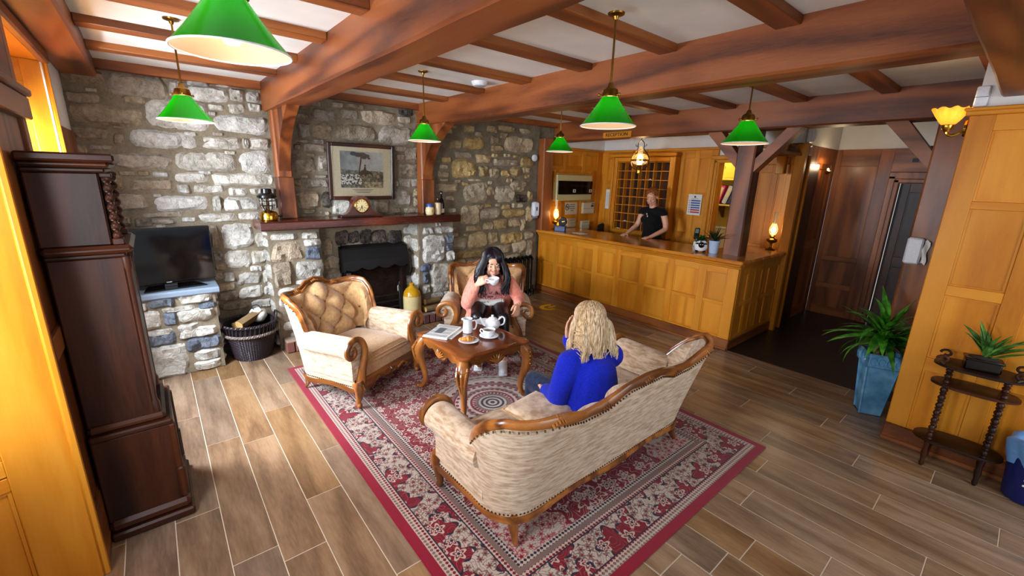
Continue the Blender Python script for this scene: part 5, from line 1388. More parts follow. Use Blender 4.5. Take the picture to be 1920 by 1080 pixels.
obj('soil', G().lathe([(.0, .128), (.046, .128), (.046, .132), (.0, .136)], 16), SOIL, sh, world=False)
leaves(sh, 34, (0, 0, .13), (.07, .16), .016, FERN, 61, (.1, 1.35), (.5, 2.0))
po = thing('potted_plant', 'spiky dark plant in a pale blue pot beside the counter post', 'plant', (5.06, 2.335, ZC))
obj('pot', G().lathe([(.044, .0), (.048, .01), (.060, .135), (.064, .14), (.064, .15), (.056, .15), (.054, .12)], 28), plain('pale_blue_pot', srgb(176, 194, 226), .25), po, world=False)
obj('soil', G().lathe([(.0, .13), (.055, .13), (.055, .136), (0, .14)], 16), SOIL, po, world=False)
leaves(po, 30, (0, 0, .13), (.16, .27), .010, leaf_mat('dark_spike_leaf', srgb(18, 26, 14), srgb(50, 60, 34)), 77, (.3, 1.45), (.1, .7))

# hanging oil lamp with smoke bell frame
hl = thing('hanging_oil_lamp', 'hanging brass oil lamp with a glass globe in front of the key rack', 'lamp', (5.62, 3.86, 2.43))
fr_ = G()
for sg in (-1, 1):
    fr_.tube(spline([(0, 0, .0), (0, sg*.05, -.05), (0, sg*.055, -.13), (0, sg*.12, -.20), (0, sg*.155, -.29), (0, sg*.12, -.38), (0, sg*.05, -.42)], 5), .007, 6)
    fr_.tube(spline([(0, sg*.055, -.09), (0, sg*.085, -.085), (0, sg*.09, -.06)], 4), .005, 5).tube(spline([(0, sg*.09, -.17), (0, sg*.115, -.165), (0, sg*.12, -.145)], 4), .005, 5)
fr_.tube([(0, 0, .26), (0, 0, 0)], .006, 6)
obj('wrought_frame', fr_, BRONZE, hl, world=False)
AMB = M('clear_amber_glass', .05); AMB.b.inputs['Transmission Weight'].default_value = .85; AMB.col((1, .86, .6, 1)); AMB = AMB.m
obj('chimney', G().shell([(.036, -.20), (.034, -.12), (.034, -.09)], 18), AMB, hl, world=False, fix=False)
obj('globe', G().shell([(p.x, p.y) for p in spline([(.05, -.355, 0), (.10, -.33, 0), (.122, -.285, 0), (.115, -.24, 0), (.08, -.205, 0), (.036, -.19, 0)], 4)], 24), AMB, hl, world=False, fix=False)
obj('shade_ring', G().shell([(.118, -.30), (.124, -.295), (.124, -.275), (.118, -.27)], 28), GOLD, hl, world=False)
obj('oil_font', G().lathe([(.03, -.47), (.04, -.465), (.04, -.43), (.055, -.425), (.045, -.38), (.05, -.375), (.055, -.355)], 20), GOLD, hl, world=False)
obj('flame', G().ell((0, 0, -.275), (.02, .02, .035), 10, 8), FLAME, hl, world=False)
l = bpy.data.lights.new('hanging_lamp_glow', 'POINT'); l.energy = 38; l.color = (1, .78, .5); l.shadow_soft_size = .03
o = bpy.data.objects.new('hanging_lamp_glow', l); C.objects.link(o); o.location = (5.62, 3.86, 2.155)

l = bpy.data.lights.new('office_fill_light', 'POINT'); l.energy = 26; l.color = (1, .9, .7); l.shadow_soft_size = .12  # unseen lamp, added to brighten the office
o = bpy.data.objects.new('office_fill_light', l); C.objects.link(o); o.location = (6.85, 3.5, 2.45)
# office beyond the doorway
of = thing('office_shelf', 'office shelf on a wooden bracket seen through the narrow doorway', 'shelf', (7.15, 3.2, 1.50))
obj('board', G().cbox(6.98, 7.295, 2.3, 3.9, 1.50, 1.525, .004), plain('yellow_board', srgb(196, 160, 70), .6), of, smooth=False)
obj('bracket', G().prism([(7.02, 1.50), (7.295, 1.50), (7.295, 1.30), (7.26, 1.30)], 3.28, 3.30, 'y').prism([(7.02, 1.50), (7.295, 1.50), (7.295, 1.30), (7.26, 1.30)], 2.7, 2.72, 'y'), DOAK['z'], of, smooth=False)
BN = [('pink', srgb(214, 50, 110)), ('dark grey', srgb(52, 54, 66)), ('pale grey', srgb(170, 176, 190)), ('navy', srgb(40, 46, 86)), ('black', srgb(24, 24, 28))]
for i, (nm, c) in enumerate(BN):
    t = thing('ring_binder', {0: 'leaning pink ring binder with a cream label on the office shelf', 1: 'dark grey ring binder left of the pink one on the office shelf', 2: 'pale grey ring binder right of the pink one on the office shelf', 3: 'navy ring binder on the office shelf, half hidden by the counter post', 4: 'black ring binder at the dark left end of the office shelf'}[i], 'binder', (7.0, {0: 3.30, 1: 3.42, 2: 3.19, 3: 3.10, 4: 3.51}[i], 1.526), R(-90), 'ring binders on the office shelf')
    m_ = Matrix.Rotation(R({0: 16, 1: 4, 2: 18, 3: 20, 4: 0}[i]), 4, 'Y')
    obj('cover', G().cbox(-.035, .035, 0, .24, .0 if i in (1, 4) else .014, .30, .004, m_), plain('binder_'+nm.replace(' ', '_'), c, .45), t, world=False, smooth=False)
    obj('spine_label', G().box(-.02, .02, -.002, .001, .12, .27, m_), CREAMCARD, t, world=False, smooth=False)
bxx = thing('storage_box', 'yellow storage box with a round hole at the top of the office doorway', 'box', (7.12, 3.25, 1.90))
YB = plain('yellow_card', srgb(226, 186, 40), .6)
obj('carton', G().cbox(6.95, 7.29, 2.98, 3.52, 1.93, 2.22, .006), YB, bxx, smooth=False)
obj('finger_hole', G().lathe([(.035, 0), (.035, .004)], 16, Matrix.Translation((6.951, 3.24, 2.10)) @ Matrix.Rotation(R(-90), 4, 'Y')), plain('yellow_hole', srgb(190, 160, 60)), bxx, smooth=False)
obj('ledge', G().cbox(6.93, 7.295, 2.4, 3.9, 1.895, 1.925, .004), YB, bxx, smooth=False)
wb_ = thing('message_board', 'pale board standing low in the office behind the counter plants', 'board', (7.25, 3.1, .9))
obj('board', G().cbox(7.24, 7.29, 2.7, 3.5, .4, 1.12, .01), CREAMCARD, wb_, smooth=False); obj('top_edge', G().cbox(7.22, 7.295, 2.68, 3.52, 1.12, 1.15, .004), PAPER, wb_, smooth=False)
# small plates over the dark door
dc = thing('door_closer', 'small black box on the lintel over the dark passage door', 'closer', (7.47, .95, 2.34))
obj('case', G().cbox(-.05, .0, -.09, .10, -.04, .02, .006), BLACKGLOSS, dc, world=False); obj('arm', G().tube([(-.03, .0, -.04), (-.03, .06, -.06)], .006, 6), BLACKGLOSS, dc, world=False)
tag(obj('door_plate', G().cbox(7.472, 7.479, 1.06, 1.12, 2.17, 2.22, .002), INK), 'small square grey plate on the lintel over the dark door', 'plate')
pl_ = thing('passage_lamp', 'small brass lamp bracket high in the dark passage corner', 'lamp', (6.86, 1.925, 2.04))
obj('bracket', G().tube([(0, 0, .02), (0, -.06, .03), (0, -.09, .01)], .008, 6), BRASS, pl_, world=False); obj('cup', G().lathe([(.01, -.04), (.03, -.03), (.038, 0), (.03, .005)], 14, Matrix.Translation((0, -.09, 0))), BRASS, pl_, world=False)
obj('bulb', G().ell((0, -.09, .02), (.012, .012, .016), 10, 8), BULB2, pl_, world=False)  # glowing bulb added; the bracket itself is unlit
l = bpy.data.lights.new('passage_fill_glow', 'POINT'); l.energy = 4; l.color = (1, .74, .45); l.shadow_soft_size = .03  # added light that lifts the dark passage
o = bpy.data.objects.new('passage_fill_glow', l); C.objects.link(o); o.location = (6.86, 1.80, 2.10)

# ================================================================ on the mantelpiece
ZM = 1.375
ln = thing('pressure_lantern', 'brass pressure lantern with a black cage at the left end of the mantelpiece', 'lantern', (.885, 4.87, ZM))
obj('tank', G().lathe([(.075, 0), (.082, .008), (.084, .05), (.074, .078), (.045, .095), (.03, .10)], 26), GOLD, ln, world=False)
obj('filler_cap', G().lathe([(.014, 0), (.014, .014), (.01, .016)], 12, Matrix.Translation((-.01, -.062, .075)) @ Matrix.Rotation(R(35), 4, 'X')), BRASS, ln, world=False)
obj('pump_knob', G().tube([(.07, 0, .04), (.10, -.01, .04)], .008, 8).ell((.105, -.012, .04), .013), BLACKGLOSS, ln, world=False)
obj('glass', G().shell([(.034, .10), (.05, .13), (.058, .17), (.055, .215)], 20), CLEARGLASS, ln, world=False)
g = G()
for q in range(6):
    a = q*PI/3; c, s_ = math.cos(a), math.sin(a); g.tube([(c*.045, s_*.045, .10), (c*.066, s_*.066, .15), (c*.068, s_*.068, .225)], .0032, 5)
for z in (.15, .19): g.tube([(.067*math.cos(a), .067*math.sin(a), z) for a in [2*PI*i/24 for i in range(24)]], .003, 5, closed=True)
obj('cage', g, BLACKENAMEL, ln, world=False)
obj('hood', G().lathe([(.07, .215), (.09, .225), (.086, .245), (.06, .265), (.05, .268), (.046, .305), (.04, .31)], 24), BLACKENAMEL, ln, world=False)
obj('burner', G().tube([(0, 0, .09), (0, 0, .22)], .011, 8), BRONZE, ln, world=False)
hk = thing('mantel_clock', 'humpbacked wooden mantel clock with a gilt dial in the middle of the mantelpiece', 'clock', (1.82, 4.90, ZM))
pr = [(-.225, 0), (-.225, .03), (-.16, .045), (-.115, .10), (-.10, .16), (-.065, .215), (0, .235), (.065, .215), (.10, .16), (.115, .10), (.16, .045), (.225, .03), (.225, 0)]
pr2 = [(p.x, p.y) for p in spline([(a, b, 0) for a, b in pr[1:-1]], 4)]
obj('case', G().prism([(-.225, 0)]+pr2+[(.225, 0)], -.05, .05, 'y'), MANTEL['x'], hk, world=False, smooth=True)
obj('plinth', G().cbox(-.24, .24, -.062, .062, 0, .02, .005), MAHOG['x'], hk, world=False, smooth=False)
rm = Matrix.Translation((0, -.05, .125)) @ Matrix.Rotation(R(90), 4, 'X')
obj('bezel', G().shell([(.080, -.002), (.082, .008), (.074, .012), (.068, .004)], 32, rm), GOLD, hk, world=False)
dl_ = obj('dial', G().lathe([(.07, .0), (.07, .003), (0, .0035)], 32, rm), plain('gilt_dial', srgb(216, 196, 140), .35), hk, world=False)
g = G()
for q in range(12):
    a = q*PI/6; g.box(-.003, .003, -.0545, -.0535, .048, .062, Matrix.Translation((0, 0, .125)) @ Matrix.Rotation(a, 4, 'Y'))
obj('numeral_marks', g, INK, dl_, world=False)
obj('hands', G().box(-.003, .003, -.0555, -.0545, -.004, .04, Matrix.Translation((0, 0, .125)) @ Matrix.Rotation(R(170), 4, 'Y')).box(-.0025, .0025, -.056, -.055, -.004, .055, Matrix.Translation((0, 0, .125)) @ Matrix.Rotation(R(205), 4, 'Y')), DK, dl_, world=False)
for x in (-.03, .03): obj('winding_hole', G().lathe([(.005, 0), (.005, .001)], 8, Matrix.Translation((x, -.0535, .105)) @ Matrix.Rotation(R(90), 4, 'X')), DK, dl_, world=False)
j1 = thing('ceramic_jar', 'squat cream jar with a blue rim and painted flower on the mantelpiece', 'jar', (2.655, 4.80, ZM))
obj('body', G().lathe([(.04, 0), (.05, .01), (.056, .05), (.05, .085), (.04, .10)], 22), plain('cream_glaze', srgb(214, 196, 150), .25), j1, world=False)
obj('blue_neck', G().lathe([(.043, .095), (.042, .115), (.045, .135), (.038, .138), (.03, .13)], 22), plain('blue_glaze', srgb(52, 78, 142), .2), j1, world=False)
obj('painted_flower', G().ell((.005, -.0545, .05), (.014, .003, .018), 10, 8), plain('gold_flower', srgb(176, 132, 40), .3), j1, world=False)
j2 = thing('ceramic_bottle', 'cream stoneware bottle with a brown shoulder on the mantelpiece, beside the dark bottle', 'bottle', (2.77, 4.80, ZM))
obj('body', G().lathe([(.03, 0), (.038, .006), (.041, .05), (.041, .13), (.036, .15)], 20), plain('stone_cream', srgb(196, 170, 134), .35), j2, world=False)
obj('brown_shoulder', G().lathe([(.037, .148), (.03, .17), (.016, .185), (.016, .20), (.02, .205), (.012, .21)], 20), plain('brown_glaze', srgb(50, 28, 18), .2), j2, world=False)
j3 = thing('glass_bottle', 'tall dark glass bottle at the right of the mantelpiece group', 'bottle', (2.845, 4.84, ZM))
obj('body', G().lathe([(.03, 0), (.036, .006), (.036, .14), (.028, .175), (.014, .20), (.013, .27), (.017, .275), (.016, .285)], 20), BROWNGLASS, j3, world=False)
obj('label', G().shell([(.0366, .02), (.0366, .07)], 20), CREAMCARD, j3, world=False, fix=False)
# ================================================================ on the hearth
jg = thing('stoneware_flagon', 'tall cream stoneware flagon with an ochre shoulder on the hearth', 'flagon', (2.375, 4.80, .135))
obj('body', G().lathe([(.095, 0), (.108, .01), (.112, .05), (.112, .22), (.108, .245)], 30), plain('flagon_cream', srgb(206, 186, 134), .2), jg, world=False)
obj('ochre_shoulder', G().lathe([(.110, .242), (.10, .29), (.07, .335), (.034, .36), (.028, .375), (.034, .385), (.034, .40), (.022, .405)], 30), plain('ochre_glaze', srgb(186, 138, 22), .15), jg, world=False)
def log(name, label, a, b, r_, seed, group):
    rnd = random.Random(seed); a, b = Vector(a), Vector(b); t = thing(name, label, 'log', tuple((a+b)/2), 0, group)
    n = 9; g = G(); d = (b-a).normalized(); u = d.orthogonal().normalized(); w_ = d.cross(u); v = []; f = []
    rr = [r_*(1+rnd.uniform(-.14, .14)) for _ in range(n)]
    for j in range(5):
        p = a.lerp(b, j/4)
        for k in range(n):
            q = rr[k]*(1+rnd.uniform(-.04, .04)); an = 2*PI*k/n; v.append(tuple(p+u*q*math.cos(an)+w_*q*math.sin(an)))
    for j in range(4):
        for k in range(n): f.append((j*n+k, j*n+(k+1) % n, (j+1)*n+(k+1) % n, (j+1)*n+k))
    obj('bark', g.add(v, f), BARK, t, smooth=False)
    for p, s_ in ((a, -1), (b, 1)):
        g = G(); g.add([tuple(p+d*s_*.002+u*rr[k]*math.cos(2*PI*k/n)+w_*rr[k]*math.sin(2*PI*k/n)) for k in range(n)], [tuple(range(n))])
        obj('cut_end', g, plain('cut_wood', srgb(214, 170, 104), .8, bump=.2), t, smooth=False)
log('log', 'split log lying in front on the hearth, pale end outward', (2.52, 4.735, .178), (2.74, 4.745, .178), .038, 3, 'logs on the hearth')
log('log', 'upper log resting across the hearth pile beside the flagon', (2.55, 4.79, .262), (2.76, 4.80, .262), .040, 4, 'logs on the hearth')
log('log', 'rear log at the bottom of the hearth pile', (2.54, 4.817, .175), (2.78, 4.819, .175), .034, 6, 'logs on the hearth')

# ================================================================ log basket
bk_ = thing('log_basket', 'round dark wicker log basket on the floor between the plinth and fireplace', 'basket', (.595, 4.85, .003))
def rB(z): return .165+.075*(z/.40)**.8
def weave(z0_, z1_, n=110, rows=30):
    return G().grid(lambda u, v: ((rB(lerp(z0_, z1_, v))+.006*math.sin(u*2*PI*27+(int(v*rows) % 2)*PI))*math.cos(u*2*PI), (rB(lerp(z0_, z1_, v))+.006*math.sin(u*2*PI*27+(int(v*rows) % 2)*PI))*math.sin(u*2*PI), lerp(z0_, z1_, v)+.0), n, rows, wrapu=True)
obj('woven_side', weave(.0, .26), WICKER, bk_, world=False)
obj('bottom', G().lathe([(.0, .001), (.165, .001), (.165, .012), (0, .012)], 28), WICKER, bk_, world=False)
obj('inner_lining', G().shell([(.15, .012), (.21, .25), (.215, .37)], 28), plain('dark_lining', srgb(16, 10, 10), .9), bk_, world=False)
def rim(z, r_, th):
    g = G()
    for ph_ in (0, PI): g.tube([((r_+.007*math.cos(34*a+ph_))*math.cos(a), (r_+.007*math.cos(34*a+ph_))*math.sin(a), z+.007*math.sin(34*a+ph_)) for a in [2*PI*i/204 for i in range(204)]], th, 5, closed=True)
    return g
obj('braided_rim', rim(.268, rB(.27)+.012, .0105), plain('pale_wicker', srgb(120, 104, 96), .5), bk_, world=False)
for k in range(36):
    a = 2*PI*k/36; obj('stake', G().tube([(rB(.26)*math.cos(a), rB(.26)*math.sin(a), .262), (rB(.36)*math.cos(a+.05), rB(.36)*math.sin(a+.05), .36)], .0055, 5), WICKER, bk_, world=False)
obj('braided_rim', rim(.368, rB(.37)+.004, .0095), WICKER, bk_, world=False)
for sg in (-1, 1): obj('handle', G().tube(spline([(sg*.232, -.05, .36), (sg*.245, -.035, .43), (sg*.245, .035, .43), (sg*.232, .05, .36)], 6), .009, 7), WICKER, bk_, world=False)
log('log', 'pale split log lying across the wicker basket', (.50, 4.80, .36), (.71, 4.93, .43), .05, 9, 'logs in the wicker basket')
log('log', 'dark short log low in the wicker basket', (.47, 4.88, .33), (.62, 4.97, .36), .045, 10, 'logs in the wicker basket')
bg = thing('paper_bag', 'crumpled white bag stuffed into the wicker basket', 'bag', (.69, 4.93, .35))
g = G(); g.ell((0, 0, .05), (.085, .075, .075), 18, 14)
g.v = [tuple(Vector(p)*(1+.16*noise.noise(Vector(p)*22))) for p in g.v]
obj('bag_body', g, PAPER, bg, world=False); obj('handle_loop', G().tube(spline([(-.03, -.02, .11), (-.05, -.03, .155), (0, -.03, .165), (.03, -.02, .115)], 5), .005, 6), plain('navy_cord', srgb(34, 34, 60)), bg, world=False)

# ================================================================ on the coffee table
nw = thing('newspaper', 'folded newspaper at the left of the coffee table', 'newspaper', (1.785, 3.05, ZT+.001), R(33))
for k in range(3): obj('fold', G().cbox(-.155+.004*k, .155-.003*k, -.115, .115-.004*k, .0005+.006*k, .006+.006*k, .0025), PAPER, nw, **Wp)
obj('lower_section', G().cbox(-.12, .15, -.145, -.10, .0005, .005, .002), PAPER, nw, **Wp)
g = G(); r_ = random.Random(5)
for cx in (-.115, -.04, .035, .11):
    for k in range(15):
        z = -.095+k*.0125
        if cx in (-.04, .035) and 5 < k < 11: continue
        g.box(cx-.030, cx+.030-r_.choice((0, 0, .01)), z, z+.0055, .0181, .0186)
obj('text_columns', g, plain('newsprint_ink', srgb(128, 128, 132)), nw, **Wp)
obj('headline', G().box(-.14, .09, .093, .105, .0181, .0187), INK, nw, **Wp)
obj('photo_block', G().box(-.068, .065, -.02, .05, .0181, .0187), plain('newsprint_photo', srgb(96, 98, 106)), nw, **Wp)
def saucer_prof(R_): return [(R_*.45, 0), (R_*.55, .002), (R_*.95, .013), (R_, .016), (R_*.96, .017), (R_*.6, .006), (.0, .005)]
mj = thing('milk_jug', 'white china milk jug behind the croissant on the coffee table', 'jug', (1.965, 2.93, ZT), R(-35))
obj('body', G().lathe([(.036, 0), (.042, .004), (.044, .04), (.038, .09), (.040, .12), (.043, .128), (.040, .128), (.035, .09), (.038, .02), (.0, .012)], 26), CHINA, mj, world=False)
obj('handle', G().tube(spline([(.038, 0, .105), (.066, 0, .11), (.076, 0, .075), (.064, 0, .035), (.042, 0, .03)], 5), .0065, 8), CHINA, mj, world=False)
obj('spout', G().ell((-.042, 0, .122), (.014, .014, .012), 10, 8), CHINA, mj, world=False)
p2 = thing('side_plate', 'white china plate beside the teapot, nearest the woman in coral', 'plate', (2.235, 3.04, ZT))
obj('plate_body', G().lathe(saucer_prof(.095), 32), CHINA, p2, world=False); obj('well_ring', G().tube([(.058*math.cos(a), .058*math.sin(a), .0066) for a in [2*PI*i/32 for i in range(32)]], .0012, 5, closed=True), CHINA, p2, world=False)
tp = thing('teapot', 'small white china teapot with its spout to the left', 'teapot', (2.20, 2.885, ZT), R(-35))
obj('body', G().lathe([(.045, 0), (.05, .004), (.068, .03), (.07, .055), (.055, .085), (.036, .094)], 28), CHINA, tp, world=False)
obj('lid', G().lathe([(.038, .092), (.034, .102), (.012, .108), (.009, .114), (.014, .122), (.008, .128)], 22), CHINA, tp, world=False)
obj('spout', G().tube(spline([(-.058, 0, .035), (-.085, 0, .05), (-.098, 0, .085), (-.112, 0, .10)], 5), rspline([.020, .015, .010, .009], 5), 10), CHINA, tp, world=False)
obj('handle', G().tube(spline([(.055, 0, .085), (.085, 0, .11), (.108, 0, .09), (.10, 0, .045), (.066, 0, .03)], 5), .0075, 8), CHINA, tp, world=False)
def cup(name, label, loc, rz, saucer=True):
    t = thing(name, label, 'cup', loc, rz)
    obj('cup_body', G().lathe([(.024, 0), (.028, .006), (.045, .022), (.053, .045), (.055, .062), (.053, .063), (.048, .040), (.036, .018), (.0, .012)], 28), CHINA, t, world=False)
    obj('handle', G().tube(spline([(.050, 0, .050), (.074, 0, .052), (.080, 0, .034), (.064, 0, .02), (.045, 0, .02)], 5), .0055, 8), CHINA, t, world=False)
    return t
sx_ = thing('saucer', 'white china saucer under the filled cup on the coffee table', 'saucer', (2.05, 2.735, ZT))
obj('saucer_body', G().lathe(saucer_prof(.082), 32), CHINA, sx_, world=False); obj('well_ring', G().tube([(.036*math.cos(a), .036*math.sin(a), .0062) for a in [2*PI*i/24 for i in range(24)]], .0014, 5, closed=True), CHINA, sx_, world=False)
c1 = cup('tea_cup', 'white china cup standing on its saucer on the coffee table', (2.05, 2.735, ZT+.0065), R(120))
obj('tea', G().lathe([(.0, .046), (.050, .047)], 24), plain('tea_liquid', srgb(96, 56, 26), .1), c1, world=False)
p1 = thing('croissant_plate', 'white china plate holding a croissant at the near edge of the coffee table', 'plate', (1.85, 2.745, ZT))
obj('plate_body', G().lathe(saucer_prof(.085), 32), CHINA, p1, world=False)
kn = tag(obj('butter_knife', G().cbox(-.045, .02, -.004, .004, .0, .003, .001).cbox(.015, .06, -.006, .006, 0, .0025, .001), plain('steel', srgb(190, 190, 196), .2, 1.0), loc=(1.905, 2.715, ZT+.0185), rot=(0, R(4), R(40))), 'steel butter knife on the rim of the croissant plate', 'knife')
cs = thing('croissant', 'golden baked croissant on the white plate', 'croissant', (1.845, 2.75, ZT+.007), R(-25))
for k in range(9):
    a = R(-62+124*k/8); r_ = .020*(1-.62*abs(k-4)/4)+.004; c = Vector((.065*math.sin(a), -.065*math.cos(a)+.055, r_*.95))
    obj('segment', G().ell(c, (r_*.72+.004, r_*1.15, r_), 12, 8, rot=Matrix.Rotation(a, 3, 'Z')), plain('croissant_%d' % (k % 2), [srgb(214, 142, 60), srgb(190, 112, 40)][k % 2], .5, bump=.3), cs, world=False)

# ================================================================ right-hand corner
yk = thing('potted_yucca', 'leafy green yucca in a tall blue-grey square planter beside the oak panelling', 'plant', (4.47, .56, .003), R(-65))
PLB = M('blue_glazed_planter', .25); nzz = PLB.noise(PLB.coord(), 9, 5); PLB.col(PLB.ramp(nzz, [(.3, srgb(64, 120, 158)), (.6, srgb(108, 166, 204)), (.8, srgb(160, 204, 228))])); PLB.bump(nzz, .3, .01); PLB = PLB.m
def frustum(r0, r1, z0_, z1_, c=.01):
    v = []
    for r_, z in ((r0, z0_), (r1, z1_)):
        for sx, sy in ((-1, -1), (1, -1), (1, 1), (-1, 1)):
            v += [(sx*(r_-(c if sx*sy > 0 else 0)), sy*(r_-(0 if sx*sy > 0 else c)), z), (sx*(r_-(0 if sx*sy > 0 else c)), sy*(r_-(c if sx*sy > 0 else 0)), z)]
    f = [tuple(range(8))[::-1], tuple(range(8, 16))]+[(k, (k+1) % 8, 8+(k+1) % 8, 8+k) for k in range(8)]
    return G().add(v, f)
obj('planter_body', frustum(.078, .112, 0, .44), PLB, yk, world=False, smooth=False)
g = G()
for a in range(4): g.cbox(-.126, .126, -.126, -.10, .43, .545, .008, Matrix.Rotation(a*PI/2, 4, 'Z'))
rb_ = obj('planter_rim', g, PLB, yk, world=False, smooth=False)
for a in range(4):
    g = G()
    for x in (-.09, -.03, .03, .09): g.tube([(x*.9+.025*math.cos(t_)*(1-.03*i), -.1275, .485+.03*math.sin(t_)) for i, t_ in enumerate([k*.7 for k in range(9)])], .004, 5, Matrix.Rotation(a*PI/2, 4, 'Z'))
    obj('relief_scrolls', g, PLB, rb_, world=False)
obj('soil', G().box(-.105, .105, -.105, .105, .48, .505), SOIL, yk, world=False)
obj('trunk', G().tube(spline([(-.03, .0, .49), (-.035, .01, .60), (-.02, .0, .70)], 5), rspline([.034, .028, .024], 5), 10), BARK, yk, world=False)
obj('trunk', G().tube(spline([(.05, .02, .49), (.06, .03, .60)], 5), rspline([.03, .022], 5), 10), BARK, yk, world=False)
leaves(yk, 50, (-.02, 0, .66), (.34, .54), .036, YUCCA, 21, (-.35, 1.45), (.5, 1.5), .22)
leaves(yk, 24, (.06, .03, .58), (.28, .44), .031, YUCCA, 22, (-.2, 1.2), (.6, 1.7), .22)
et = thing('tiered_side_table', 'three-tier dark wooden side table with turned legs by the oak panelling', 'table', (3.94, .01, .003))
def oval(z0_, z1_, hx, hy, sh_=0.0):
    n = 40; ring = [(hx*math.copysign(abs(math.cos(a))**.8, math.cos(a))+sh_, hy*math.copysign(abs(math.sin(a))**.75, math.sin(a))) for a in [2*PI*i/n for i in range(n)]]
    g = G(); v = []
    for s_, z in ((.96, z0_), (1, z0_+.004), (1, z1_-.004), (.97, z1_)): v += [(x*s_, y*s_, z) for x, y in ring]
    f = [tuple(range(n))[::-1], tuple(3*n+k for k in range(n))]+[(L_*n+k, L_*n+(k+1) % n, (L_+1)*n+(k+1) % n, (L_+1)*n+k) for L_ in range(3) for k in range(n)]
    return g.add(v, f)
for z, hx, hy in ((.185, .125, .215), (.59, .115, .205), (.725, .13, .215)): obj('shelf', oval(z, z+.018, hx, hy), MAHOG['y'], et, world=False)
for sx in (-1, 1):
    for sy in (-1, 1):
        def seg(z0_, z1_):
            out = [(.012, z0_)]; n = max(3, int((z1_-z0_)/.055)); h = (z1_-z0_)/n
            for k in range(n):
                b = z0_+h*k; out += [(.012, b+h*.08), (.017, b+h*.18), (.011, b+h*.3), (.018, b+h*.6), (.014, b+h*.85), (.010, b+h*.93)]
            return out+[(.012, z1_)]
        g = G(); m_ = Matrix.Translation((sx*.088, sy*.128, 0))
        g.lathe([(.009, .0), (.016, .02), (.011, .04), (.018, .09), (.012, .15), (.016, .172), (.016, .186)], 12, m_).lathe(seg(.2, .592), 12, m_).lathe(seg(.606, .727), 12, m_)
        obj('leg', g, MAHOG['z'], et, world=False)
    for sy in (-1, 1):
        pts = [(sx*.085+0, sy*.17+sy*.03*math.cos(t_)*(1-i*.05), .775+.026*math.sin(t_)*(1-i*.05)) for i, t_ in enumerate([k*.55 for k in range(11)])]
        obj('gallery_scroll', G().tube(pts, .008, 7).tube([(sx*.085, sy*.16, .742), (sx*.085, sy*.18, .76)], .010, 7), MAHOG['y'], et, world=False)
av = thing('potted_aloe', 'small green spiky plant in a black trough pot on the side table', 'plant', (3.92, .01, .748), R(-80))
obj('trough', G().cbox(-.082, .082, -.05, .05, 0, .075, .008).cbox(-.088, .088, -.056, .056, .065, .08, .004), BLACKGLOSS, av, world=False)
obj('soil', G().ell((0, 0, .078), (.076, .044, .014), 14, 8), SOIL, av, world=False)
leaves(av, 13, (.0, 0, .085), (.15, .27), .021, ALOE, 33, (.75, 1.5), (-.2, .5), .5)
leaves(av, 5, (.03, 0, .085), (.16, .24), .022, ALOE, 35, (.5, .9), (-.1, .3), .5, az=[.2, -.3, .5, 2.9, 3.3])
bb = thing('lined_bin', 'dark blue bin with a pale blue liner at the right edge beside the side table', 'bin', (3.93, -.335, .003))
obj('bin_body', G().lathe([(.10, 0), (.105, .01), (.128, .30), (.132, .31), (.124, .31), (.10, .02)], 26), plain('navy_plastic', srgb(16, 32, 104), .3), bb, world=False)
g = G(); g.grid(lambda u, v: ((.124+.022*math.sin(PI*v)+.008*math.sin(u*2*PI*7+v*3))*math.cos(u*2*PI)*(1 if v < .6 else 1-(v-.6)*.9), (.124+.022*math.sin(PI*v)+.008*math.sin(u*2*PI*7+v*3))*math.sin(u*2*PI)*(1 if v < .6 else 1-(v-.6)*.9), .23+.16*math.sin(v*PI*.62)+.012*math.sin(u*2*PI*3)), 48, 12, wrapu=True)
obj('liner', g, plain('pale_blue_plastic', srgb(106, 160, 222), .35), bb, world=False)
g = G()
for k in range(3): g.cbox(-.06, .02-.02*k, -.1285+.004*k, -.116, .20-.035*k, .212-.035*k, .002, Matrix.Rotation(R(-80), 4, 'Z'))
obj('printed_lines', g, PAPER, bb, world=False)
st = thing('floor_sticker', 'curved yellow marker sticker on the floor before the counter', 'sticker', (4.335, 4.298, .0))
g = G(); n = 20
for k in range(n):
    a0, a1 = R(40+230*k/n), R(40+230*(k+1)/n)
    g.add([(r_*math.cos(a)*1.25, r_*math.sin(a), z) for z in (.0006, .0016) for r_, a in ((.07, a0), (.13, a0), (.13, a1), (.07, a1))], [(3, 2, 1, 0), (4, 5, 6, 7), (0, 1, 5, 4), (1, 2, 6, 5), (2, 3, 7, 6), (3, 0, 4, 7)])
YS = plain('yellow_vinyl', srgb(226, 190, 30), .5)
obj('arc', g, YS, st, world=False, smooth=False)
obj('bar', G().cbox(-.02, .12, -.02, .02, .0006, .0016, .0004), YS, st, world=False, smooth=False)
# loose cushion on the sofa
cu = thing('seat_pad', 'loose piped beige cushion on the sofa seat beside the woman in blue', 'cushion', (1.60, 1.63, .482), R(8))
g = G(); q = lambda s_: 1-abs(2*s_-1)**5
g.grid(lambda u, v: (-.155+.31*u, -.15+.30*v, .045+.035*(q(u)*q(v))**.5), 20, 20).grid(lambda u, v: (-.155+.31*u, -.15+.30*v, .045-.038*(q(u)*q(v))**.5), 20, 20)
pdn = obj('pad', g, CHENILLE, cu, world=False)
obj('piping', G().tube([(-.155, -.15, .045), (.155, -.15, .045), (.155, .15, .045), (-.155, .15, .045)], .008, 7, closed=True), VELVET, cu, world=False)

